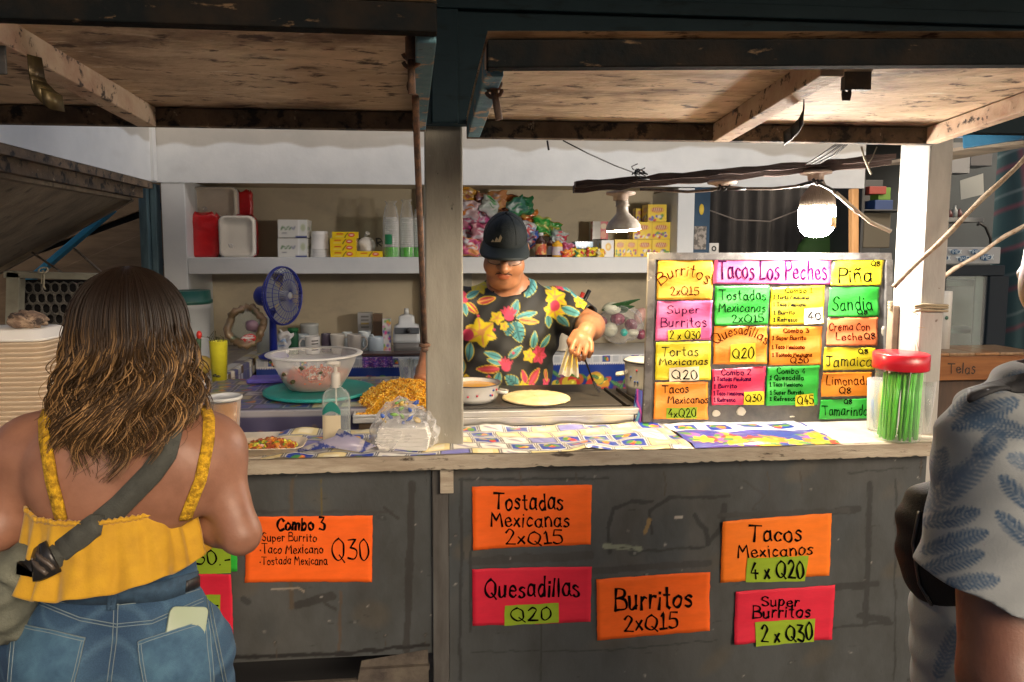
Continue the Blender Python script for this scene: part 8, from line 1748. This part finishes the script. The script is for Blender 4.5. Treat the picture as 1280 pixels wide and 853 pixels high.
def fern(p, x0, y0, x1, y1, w_, n, col):
    dx, dy = x1 - x0, y1 - y0; L = math.hypot(dx, dy); p.line([(x0, y0), (x1, y1)], 1.6, col)
    for i in range(n):
        t = (i + .5) / n; bx, by = x0 + dx * t, y0 + dy * t; ln = w_ * math.sin(math.pi * (.12 + .86 * t)) ** .7
        for s_ in (-1, 1): ex = bx + (dx / L * .75 - s_ * dy / L) * ln * .75; ey = by + (dy / L * .75 + s_ * dx / L) * ln * .75; p.leaf(bx, by, ex, ey, L / n * .34, col)
FB, FL_ = (.030, .070, .130), (.085, .125, .18)
for (a, b, c, d, w_, n, cc) in ((1275, 500, 1190, 535, 24, 11, FB), (1290, 545, 1205, 520, 22, 10, FB), (1160, 640, 1245, 560, 26, 11, FL_), (1215, 570, 1255, 545, 24, 9, FB), (1150, 655, 1225, 640, 20, 9, FB), (1150, 690, 1235, 665, 20, 10, FB), (1148, 715, 1230, 692, 20, 10, FB), (1160, 600, 1215, 590, 18, 8, FL_), (1165, 610, 1180, 560, 18, 8, FB), (1290, 640, 1250, 595, 18, 8, FB), (1300, 690, 1245, 640, 18, 9, FB), (1310, 590, 1260, 570, 18, 7, FL_), (1180, 730, 1250, 725, 18, 9, FB), (1170, 850, 1200, 780, 20, 9, FL_), (1200, 860, 1215, 800, 18, 7, FB), (1185, 520, 1240, 480, 16, 8, FB), (1240, 490, 1285, 465, 16, 8, FB), (1340, 520, 1280, 470, 20, 9, FB), (1350, 600, 1300, 560, 20, 9, FB), (1170, 575, 1155, 640, 14, 8, FL_)): fern(p, a, b, c, d, w_ * .92, int(n * 1.5), cc)
shirt = mesh_np('shirt', v_, f_, mat('printed_cotton', None, .85, (.88, .88, .9), 26, attr='Col', bump=.12, bscale=300, sheen=.1), mn, cols=p.c); bm_ = bvh_of((v_, f_))
S = SDF((.72, -1.3, .05), (1.42, -.72, .98), .010)
for sx in (-1, 1): h = np.array((mcx + .02 + sx * .09, YM, .88)); kn = h * (1, 1, 0) + (0, .01, .48); an = kn * (1, 1, 0) + (0, -.02, .08); S.cone(h, kn, .115, .08, .04).cone(kn, an, .08, .065, .03)
v_, f_ = S.mesh(1); mesh_np('trousers', v_, f_, mat('dark_trousers', (.03, .035, .045), .85), mn)
HS = SDF(HM - .16, HM + .16, .006); HS.ell(HM + (0, -.014, .026), (.083, .098, .104), .02); HS.ell(HM + (0, .09, -.05), (.075, .07, .10), .01, op='sub'); v_, f_ = HS.mesh(1); mesh_np('hair', v_, f_, mat('hair_black', (.012, .010, .009), .6, bump=.8, bscale=160, bstretch=(1, 1, .3)), mn)
sb = thing('sling_bag', 'black sling bag worn under the arm of the man', 'bag', P(1160, 700, -.86)); S = SDF((.62, -1.05, .98), (.98, -.62, 1.36), .006)
S.ell(pa(P(1184, 690, -.90)), (.070, .10, .105), .03).cone(pa(P(1176, 640, -.88)), pa(P(1214, 770, -.92)), .05, .045, .04); S.wrinkle(lambda X, Y, Z: (.003 * np.sin(60 * X - 45 * Z) + .0022 * np.sin(100 * Z + 70 * X)).astype(np.float32)); v_, f_ = S.mesh(1); bb_ = bvh_of((v_, f_)); seam('zip', mat('zip_grey', (.05, .05, .05), .4, metal=.5), [[(1150, 640), (1142, 680), (1150, 730), (1172, 768)]], .006, .003, bb_, sb, 4); mesh_np('pouch', v_, f_, mat('black_nylon', (.010, .010, .011), .6, (.014, .014, .015), 20, bump=.2, bscale=300, spec=.15), sb)
seam('strap', mat('black_strap', (.012, .013, .016), .7, bump=.2, bscale=300), [[(1212, 497), (1236, 488), (1262, 484), (1300, 478)]], .034, .006, bm_, sb, 4)
# ------------------------------------------------------------------ cook
SKIN_C = mat('skin_tan', (.44, .20, .10), .42, (.38, .16, .075), 22, bump=.06, bscale=160, sss=.08)
YC = .85
ck = thing('person', 'cook in a black floral shirt, dark cap and glasses, looking down at the griddle', 'person', (P(632, 480, YC).x, YC, 0))
def Cp(px, py, Y=YC): return pa(P(px, py, Y))
HS_ = 1.07; HCk = P(631, 300, .735); HCk = V(HCk.x, .735, 1.698); RH = Matrix.Rotation(RAD(-7), 3, 'Z') @ Matrix.Rotation(RAD(24), 3, 'X') @ Matrix.Rotation(RAD(3), 3, 'Y')
def hl_(x, y, z): q = RH @ (V(x, y, z) * HS_); return np.array((HCk.x + q.x, HCk.y + q.y, HCk.z + q.z))
def he(S, c, r_, k, op='add'): S.ell(hl_(*c), tuple(q * HS_ for q in r_), k, RH, op)
def hcn(S, a, b, ra, rb, k, op='add'): S.cone(hl_(*a), hl_(*b), ra * HS_, rb * HS_, k, None, op)
B = SDF((-.08, .30, -.02), (.80, 1.10, 1.90), .0048)
D = SDF((HCk.x - .16, HCk.y - .22, HCk.z - .22), (HCk.x + .16, HCk.y + .17, HCk.z + .18), .003)
def face(S):
    he(S, (0, .012, .03), (.078, .097, .094), .02); he(S, (0, -.032, -.045), (.070, .072, .078), .03); he(S, (0, -.058, -.098), (.042, .036, .030), .03); he(S, (-.042, -.058, -.05), (.034, .034, .036), .02); he(S, (.042, -.058, -.05), (.034, .034, .036), .02)
    he(S, (0, -.04, -.115), (.062, .055, .035), .03)
    hcn(S, (0, -.100, .004), (0, -.124, -.034), .011, .0175, .010); he(S, (-.0165, -.110, -.037), (.0125, .013, .010), .005); he(S, (.0165, -.110, -.037), (.0125, .013, .010), .005)
    he(S, (0, -.080, .026), (.052, .014, .012), .014); he(S, (-.03, -.094, .004), (.017, .012, .010), .008, 'sub') if 0 else None
    he(S, (0, -.100, -.068), (.026, .010, .0065), .006); he(S, (0, -.098, -.079), (.023, .011, .0075), .006); hcn(S, (-.022, -.1085, -.0732), (.022, -.1085, -.0732), .0018, .0018, .002, 'sub')
    for s_ in (-1, 1): he(S, (s_ * .083, .005, -.012), (.011, .021, .032), .008); he(S, (s_ * .031, -.088, .004), (.017, .012, .011), .006)
face(B)
B.cone(Cp(637, 372, .88), hl_(0, .03, -.06), .070, .072, .04)
def torso_c(S, o, k=.06):
    S.ell(Cp(637, 415, .88), (.215 + o, .150 + o, .22 + o), k).ell(Cp(628, 478, .86), (.195 + o, .165 + o, .20 + o), k).cone(Cp(575, 385, .87), Cp(695, 385, .86), .085 + o, .085 + o, .05).cone(Cp(625, 366, .88), Cp(650, 366, .88), .07 + o * .6, .07 + o * .6, .05)
torso_c(B, -.012)
shR, elR, wrR = Cp(700, 385, .84), Cp(738, 408, .72), Cp(733, 414, .535)
B.cone(shR, elR, .068, .054, .04).cone(elR, wrR, .052, .033, .03).ell(elR * .6 + wrR * .4, (.047, .05, .046), .04)
kn = Cp(728, 426, .492); B.cone(wrR, kn, .033, .039, .015, ((.2, -1, .3), 1.6))
for i, (xk, yk, xm, ym, xt, yt) in enumerate(((717, 430, 714, 438, 718, 446), (724.5, 433, 722, 443, 724, 450), (732, 433, 731, 443, 730, 450), (739, 430, 739, 439, 736, 446))):
    a, b, c = Cp(xk, yk, .472), Cp(xm, ym, .455), Cp(xt, yt, .478); B.cone(Cp(xk * .75 + 727 * .25, yk - 7, .487), a, .0115, .0110, .004).cone(a, b, .0110, .0102, .002).cone(b, c, .0102, .0085, .002)
B.cone(Cp(719, 416, .52), Cp(712, 427, .49), .0135, .0120, .012).cone(Cp(712, 427, .49), Cp(714, 438, .475), .0120, .0095, .004)
shL, elL, wrL = Cp(572, 385, .84), Cp(545, 425, .80), Cp(532, 462, .64); B.cone(shL, elL, .068, .056, .04).cone(elL, wrL, .054, .034, .03)
kL = Cp(529, 474, .58); B.cone(wrL, kL, .033, .038, .02, ((0, .5, 1), 1.5))
for i, xk in enumerate((522, 527, 532, 537)): a = Cp(xk, 476, .57); b = Cp(xk, 484, .545); B.cone(a, b, .0115, .0105, .005).cone(b, Cp(xk + 1, 490, .555), .0105, .009, .003)
B.cone(Cp(538, 470, .60), Cp(543, 480, .56), .0125, .0105, .01)
for s_ in (-1, 1): h = np.array((P(630, 480, YC).x + s_ * .10, .90, .92)); k_ = np.array((h[0], .92, .50)); a_ = np.array((h[0], .92, .09)); B.cone(h, k_, .11, .07, .05).cone(k_, a_, .07, .045, .03).cone(a_ + (0, .02, -.04), a_ + (0, -.17, -.05), .04, .032, .03)
# a finer face is merged into the same surface by sampling it on a second, closer grid
vb, fb_ = B.mesh(1)
cz = np.asarray(vb); 
sk = np.tile(np.array((1., 1., 1.)), (len(vb), 1))
loc_ = (cz - np.array(HCk)) @ np.array(RH) / HS_
def tint(c, r_, col, s=1.0): 
    global sk
    d = np.sqrt((((loc_ - np.array(c)) / np.array(r_)) ** 2).sum(1)); m = np.clip((1.15 - d) / .35, 0, 1)[:, None] * s; sk = sk * (1 - m) + np.array(col) * m
tint((0, -.108, -.072), (.027, .016, .013), (.95, .55, .55), .85)
for x in (-.014, -.005, .005, .014): tint((x, -.112, -.056), (.008, .02, .0055), (.22, .2, .2), .65)
tint((0, -.095, -.098), (.016, .02, .012), (.4, .38, .36), .55)
for s_ in (-1, 1): tint((s_ * .036, -.10, .030), (.020, .022, .006), (.12, .1, .1), .9); tint((s_ * .031, -.1, .0), (.016, .02, .004), (.2, .15, .15), .8)
base = np.array((.44, .20, .10)); body = mesh_np('body', vb, fb_, mat('skin_cook', None, .42, (.85, .80, .78), 24, attr='Col', bump=.05, bscale=160, sss=.08), ck, cols=base * sk)
mb = MB()
for s_ in (-1, 1): mb.tube([Vector(hl_(s_ * .002, -.1125, -.0555)), Vector(hl_(s_ * .014, -.1095, -.0570)), Vector(hl_(s_ * .027, -.1015, -.0635)), Vector(hl_(s_ * .031, -.096, -.071))], [.0018, .0025, .0020, .0010], 6)
mb.build('moustache', mat('facial_hair', (.05, .03, .022), .8), ck)
mb = MB(); mb.ball(Vector(hl_(0, -.0915, -.100)), (.012, .005, .010), 10, 8, RH); mb.build('goatee', mat('stubble', (.17, .085, .05), .8), ck)
# shirt with printed flowers
S = SDF((-.08, .55, .86), (.86, 1.16, 1.62), .0048); torso_c(S, .004); S.cone(Cp(628, 480, .86), (P(628, 480, .86).x, .87, .88), .20, .21, .05, ((0, 1, 0), 1.15))
for (a, b, c, d) in ((shR, elR, .082, .086), (shL, elL, .080, .084)):
    T_ = SDF(S.lo, S.lo + S.h * (S.n - 1), S.h); e_ = a + (b - a) * .80; T_.cone(a, b, c, d, .03); T_.clip(e_, b - a)
    T_.cone(a + (b - a) * .55, b + (b - a) * .5, .066, .074, .0, None, 'sub')
    nn_ = tuple(min(x, y) for x, y in zip(S.D.shape, T_.D.shape)); d1, d2 = S.D[:nn_[0], :nn_[1], :nn_[2]], T_.D[:nn_[0], :nn_[1], :nn_[2]]; h_ = np.clip(.5 + .5 * (d2 - d1) / .02, 0, 1); S.D = d2 * (1 - h_) + d1 * h_ - .02 * h_ * (1 - h_); S.n = np.array(nn_)
S.ell(Cp(637, 350, .79), (.088, .10, .070), .008, op='sub')
S.wrinkle(lambda X, Y, Z: (.0035 * np.sin(30 * X + 34 * Z + 2.5 * np.sin(15 * Z)) + .002 * np.sin(80 * X - 50 * Z)).astype(np.float32)); S.clip((0, 0, .93), (0, 0, -1))
vs_, fs_ = S.mesh(1); q = np.asarray(vs_); k_ = .00335
U = 637 + (q[:, 0] - P(637, 420, .74).x) / k_ + (q[:, 1] - .74) * 25; W_ = 420 - (q[:, 2] - P(637, 420, .74).z) / k_
p = Paint(U, W_, (.020, .022, .024), .9)
TE, YE, PK, RD, OR, TD = (.10, .36, .40), (.72, .58, .02), (.60, .06, .14), (.42, .05, .05), (.66, .32, .10), (.04, .17, .20)
def blossom(x, y, r_, n, c, c2, a=0):
    for i in range(n): t = RAD(a + 360 * i / n); p.leaf(x, y, x + r_ * math.cos(t), y + r_ * math.sin(t), r_ * .36, c, c2)
    p.ell(x, y, r_ * .22, r_ * .22, 0, c2)
def lf(x, y, ex, ey, w_, c=TE, v=TD, e=YE): p.leaf(x, y, ex, ey, w_, c, v, e)
def mon(x, y, ex, ey, w_):
    p.leaf(x, y, ex, ey, w_, TE, TD, YE); L = math.hypot(ex - x, ey - y); dx, dy = (ex - x) / L, (ey - y) / L
    for t in (.3, .5, .7):
        for s_ in (-1, 1): bx, by = x + dx * L * t, y + dy * L * t; p.line([(bx + s_ * -dy * w_ * .25, by + s_ * dx * w_ * .25), (bx + dx * 4 + s_ * -dy * w_ * 1.1, by + dy * 4 + s_ * dx * w_ * 1.1)], 1.1, (.02, .022, .024))
def tulip(x, y, s, up=True):
    for k in range(5): a = RAD(-90 + (k - 2) * 26); p.leaf(x, y, x + s * math.cos(a) * 1.3, y + s * math.sin(a) * 1.3, s * .24, PK, RD)
    p.ell(x, y, s * .6, s * .55, 0, PK)
lf(640, 396, 648, 376, 5); lf(644, 398, 672, 392, 4); lf(648, 400, 674, 404, 3.5, OR, RD); mon(642, 402, 650, 428, 9); mon(636, 404, 634, 420, 6); tulip(636, 396, 10); blossom(622, 398, 9, 5, YE, OR, 10); blossom(630, 408, 6, 5, YE, OR)
blossom(603, 416, 19, 6, YE, OR, 20); p.ell(588, 420, 7, 8, 0, PK); lf(592, 430, 588, 452, 4)
lf(628, 452, 608, 448, 3.5); lf(626, 446, 606, 440, 4); lf(634, 446, 652, 432, 4); lf(622, 458, 596, 460, 4.5, RD, PK); lf(622, 462, 616, 482, 4); lf(610, 466, 606, 488, 4, RD, PK); tulip(630, 456, 9)
lf(666, 436, 668, 414, 4.5); lf(676, 436, 690, 420, 4); blossom(674, 444, 12, 6, PK, RD, 15); blossom(660, 444, 9, 5, YE, OR)
mon(644, 478, 628, 466, 7); blossom(650, 484, 13, 6, YE, OR, 30); lf(658, 478, 674, 460, 5, RD, PK); lf(654, 476, 650, 460, 3.5, PK, RD); lf(654, 488, 666, 496, 4); blossom(636, 494, 8, 5, YE, OR)
blossom(692, 390, 12, 6, YE, OR, 10); blossom(696, 374, 13, 6, YE, OR, 40); p.ell(694, 384, 5, 7, 20, PK); lf(700, 386, 720, 394, 5); lf(696, 396, 706, 408, 4); lf(686, 396, 688, 412, 4)
blossom(604, 358, 13, 6, YE, (.60, .48, .1), 10); blossom(600, 345, 11, 5, (.60, .50, .18), OR, 30); blossom(588, 346, 10, 5, PK, RD, 60); lf(604, 344, 606, 330, 3.5)
mon(674, 350, 658, 374, 8); mon(668, 344, 662, 332, 6); blossom(676, 344, 8, 5, YE, OR); lf(680, 348, 696, 356, 4, RD, OR); lf(682, 344, 702, 342, 4); lf(680, 340, 698, 332, 4, RD, OR); lf(686, 352, 694, 366, 3.5)
p.ell(582, 374, 6, 8, 0, PK); lf(586, 374, 604, 366, 3.5); lf(600, 380, 622, 374, 4, RD, OR); lf(586, 380, 600, 394, 4, RD, YE); lf(582, 380, 586, 396, 3.5)
blossom(586, 478, 12, 6, YE, OR, 20); blossom(592, 488, 9, 5, YE, OR); lf(582, 450, 578, 470, 4)
lf(716, 366, 730, 376, 5); blossom(722, 380, 8, 5, YE, OR); lf(708, 356, 716, 368, 4, TE, TD); blossom(706, 360, 7, 5, PK, RD); lf(730, 384, 738, 396, 3.5); blossom(684, 478, 7, 5, PK, RD); lf(682, 462, 686, 478, 2.5, RD, OR); lf(560, 400, 572, 420, 5); blossom(562, 440, 12, 6, YE, OR)
for (x, y) in ((618, 412), (600, 396), (656, 366), (640, 440), (664, 478), (612, 350)): p.ell(x, y, 1.6, 1.6, 0, PK)
shirt = mesh_np('shirt', vs_, fs_, mat('floral_cotton', None, .7, attr='Col', bump=.1, bscale=300), ck, cols=p.c); bs_ = bvh_of((vs_, fs_))
mb = MB(); n_ = 40; ring = []
for i in range(n_ + 1):
    a = 2 * math.pi * i / n_; d_ = V(math.cos(a), math.sin(a), 0); cc = Vector(Cp(637, 350, .83)); 
    for z in [.02 - .006 * j for j in range(24)]:
        loc, nrm, idx, dist = bs_.ray_cast(cc + V(0, 0, z - .02), d_, .3)
        if loc is not None: ring.append(loc); break
if len(ring) > 20: mb.tube(ring, .006, 6, caps=False); mb.build('collar', mat('collar_black', (.016, .017, .018), .75), shirt)
S = SDF((-.08, .55, .05), (.86, 1.2, 1.02), .012)
for s_ in (-1, 1): h = np.array((P(630, 480, YC).x + s_ * .10, .90, .92)); S.cone(h, (h[0], .92, .5), .125, .09, .05).cone((h[0], .92, .5), (h[0], .92, .10), .09, .075, .03)
v_, f_ = S.mesh(1); mesh_np('trousers', v_, f_, MATS['dark_trousers'], ck)
# cap
CAPM = mat('cap_cloth', (.007, .012, .013), .75, (.010, .016, .018), 14, bump=.3, bscale=260)
S = SDF((HCk.x - .17, HCk.y - .24, HCk.z - .18), (HCk.x + .17, HCk.y + .18, HCk.z + .2), .004); he(S, (0, .008, .036), (.083, .113, .094), .01); he(S, (0, -.045, .066), (.060, .055, .062), .03)
nz = np.array(RH @ V(0, -.12, -1)); S.clip(hl_(0, -.05, .026), nz); he(S, (0, .012, .006), (.076, .100, .094), .0, 'sub'); v_, f_ = S.mesh(1); cap = mesh_np('cap', v_, f_, CAPM, ck); bc_ = bvh_of((v_, f_))
def vis(u, v):
    a = RAD(-78 + 156 * u); r0x, r0y = .080, .104; ext = .080 * math.cos(a) ** .5 if abs(a) < 1.5 else 0; x = (r0x + .012 * v) * math.sin(a); y = .010 - (r0y * math.cos(a)) - ext * v; z = .040 - .012 * v - .34 * abs(x) ** 2 / .09 * (.35 + .65 * v)
    return Vector(hl_(x, y, z))
mb = MB(); mb.grid(28, 10, vis); mb.build('visor', mat('visor_cloth', (.011, .018, .020), .6, bump=.2, bscale=260), cap, solid=.004)
mb = MB()
for aa in (-60, -20, 20, 60):
    L_ = [hit_ for hit_ in (bc_.ray_cast(Vector(hl_(.3 * math.sin(RAD(aa)) * math.cos(RAD(e_)), .008 - .3 * math.cos(RAD(aa)) * math.cos(RAD(e_)), .036 + .3 * math.sin(RAD(e_)))), RH @ -V(math.sin(RAD(aa)) * math.cos(RAD(e_)), -math.cos(RAD(aa)) * math.cos(RAD(e_)), math.sin(RAD(e_)))) for e_ in range(8, 90, 8)) if hit_[0] is not None]
    if len(L_) > 3: mb.tube([h_[0] + h_[1] * .0004 for h_ in L_], .0014, 5)
mb.ball(hl_(0, .008, .133), .007, 10, 6); mb.build('cap_seam', CAPM, cap)
mb = MB(); mb.tube([vis(i / 28, 1.0) for i in range(29)], .0032, 6); mb.tube([Vector(hl_(.0825 * math.sin(RAD(-78 + 156 * i / 28)), .008 - .1135 * math.cos(RAD(-78 + 156 * i / 28)), .043)) for i in range(29)], .0022, 5); mb.build('visor_edge', CAPM, cap)
mb = MB(); LG = mat('logo_tan', (.55, .44, .28), .5)
def capq(px, py, off): q_, n_ = hit(bc_, px, py, off); return q_ if q_ is not None else P(px, py, .6)
for (xb, xt, yb, yt, wd) in ((614.6, 616.2, 302.6, 299.6, 3.0), (618.2, 620.0, 302.6, 296.6, 3.0), (621.8, 624.8, 302.6, 293.6, 3.2)):
    pts = [(xb, yb), (xb + wd + (.6 if yb - yt > 4 else .2), yb), (xt + wd * .95, yt + (yb - yt) * .42 + 0), (xt + 1.0, yt)] if yb - yt > 4 else [(xb - .6, yb), (xb + wd, yb), (xt + 1.6, yt + 1.2), (xt, yt)]
    mb.add([capq(a, b, .002) for a, b in pts], [(0, 1, 2, 3)])
mb.build('cap_logo', LG, cap)
mb = MB(); a_, b_ = Vector(hl_(.079, -.045, .025)), Vector(hl_(.084, -.04, .008)); mb.beam(a_, b_, .004, .003, (1, 0, 0)); mb.build('side_tag', mat('tag_pale', (.6, .62, .6), .5), cap)
S = SDF((HCk.x - .16, HCk.y - .14, HCk.z - .2), (HCk.x + .16, HCk.y + .2, HCk.z + .14), .005); he(S, (0, .022, .015), (.0825, .094, .10), .01); S.clip(hl_(0, -.030, 0), np.array(RH @ V(0, -1, 0))); S.clip(hl_(0, 0, -.055), np.array(RH @ V(0, 0, -1)))
v_, f_ = S.mesh(1); mesh_np('hair', v_, f_, MATS['hair_black'], ck)
# glasses
gl_ = thing('glasses', 'thin dark framed glasses worn under the cap visor', 'glasses', hl_(0, -.11, 0)); mb = MB()
for s_ in (-1, 1):
    mb.tube([Vector(hl_(s_ * .034 + .026 * math.cos(a), -.116 + .010 * abs(s_ * .034 + .026 * math.cos(a)) / .06, -.006 + .016 * math.copysign(abs(math.sin(a)) ** .7, math.sin(a)))) for a in [i * math.pi / 14 for i in range(29)]], .0013, 6)
    mb.tube([Vector(hl_(s_ * .060, -.106, -.004)), Vector(hl_(s_ * .078, -.08, .0)), Vector(hl_(s_ * .086, -.01, .002)), Vector(hl_(s_ * .084, .012, -.012))], .0022, 6)
mb.tube([Vector(hl_(-.009, -.116, -.006)), Vector(hl_(0, -.121, -.003)), Vector(hl_(.009, -.116, -.006))], .0020, 6); mb.build('frame', mat('frame_dark', (.03, .018, .015), .3, coat=.4), gl_)
mb = MB()
for s_ in (-1, 1): mb.poly([hl_(s_ * .034 + .025 * math.cos(a), -.1155 + .010 * abs(s_ * .034 + .025 * math.cos(a)) / .06, -.006 + .0155 * math.copysign(abs(math.sin(a)) ** .7, math.sin(a))) for a in [i * math.pi / 12 for i in range(24)]])
mb.build('lenses', clear('lens_clear', (.85, .87, .9), .10, .5, .04), gl_)
# what he holds
sp_ = thing('spatula', 'thin dark spatula held over the griddle by the cook', 'spatula', Cp(744, 482, .46)); mb = MB(); A, B_ = Vector(Cp(722, 425, .488)), Vector(Cp(743, 481, .44)); mb.tube([A, lerp(A, B_, .3), lerp(A, B_, .34), B_], [.007, .0065, .0036, .0034], 8); mb.build('handle', mat('spatula_dark', (.02, .018, .018), .35, metal=.4), sp_)
mb = MB(); d_ = (B_ - A).normalized(); mb.beam(B_ - d_ * .012, B_ + d_ * .03 + V(.008, 0, 0), .008, .016, (0, 1, 0)); mb.build('blade', MATS['spatula_dark'], sp_)
ra_ = Vector(Cp(708, 440, .47)); nu, nv = 26, 30; u, v = canvas(nu, nv); p = Paint(u * 60, v * 90, (.60, .58, .52), 3)
for k in range(6): p.rrect(6 + k * 10, 40 + 10 * math.sin(k * 2.1), 3.2, 26, 4 * math.sin(k), (.70, .46, .03) if k % 2 else (.66, .56, .28))
x0, x1, zt_, zb_ = P(699, 440, .47).x, P(722, 440, .47).x, P(705, 437, .47).z, P(705, 469, .47).z; wv = 1 - .3 * v
mesh_np('folded_cloth', np.stack([(x0 + x1) / 2 + (x1 - x0) * (u - .5) * (.5 + .6 * v) + .010 * (1 - v), .468 + .012 * np.sin(u * 17 + 2 * v) - .01 * v, zt_ + (zb_ - zt_) * v + .006 * np.sin(u * 12)], 1), canvas_faces(nu, nv), MATS['woven'], None, loc=(float((x0 + x1) / 2), .47, zb_), cols=p.c, label='pale cloth with yellow stripes gathered in the hand of the cook', cat='cloth')
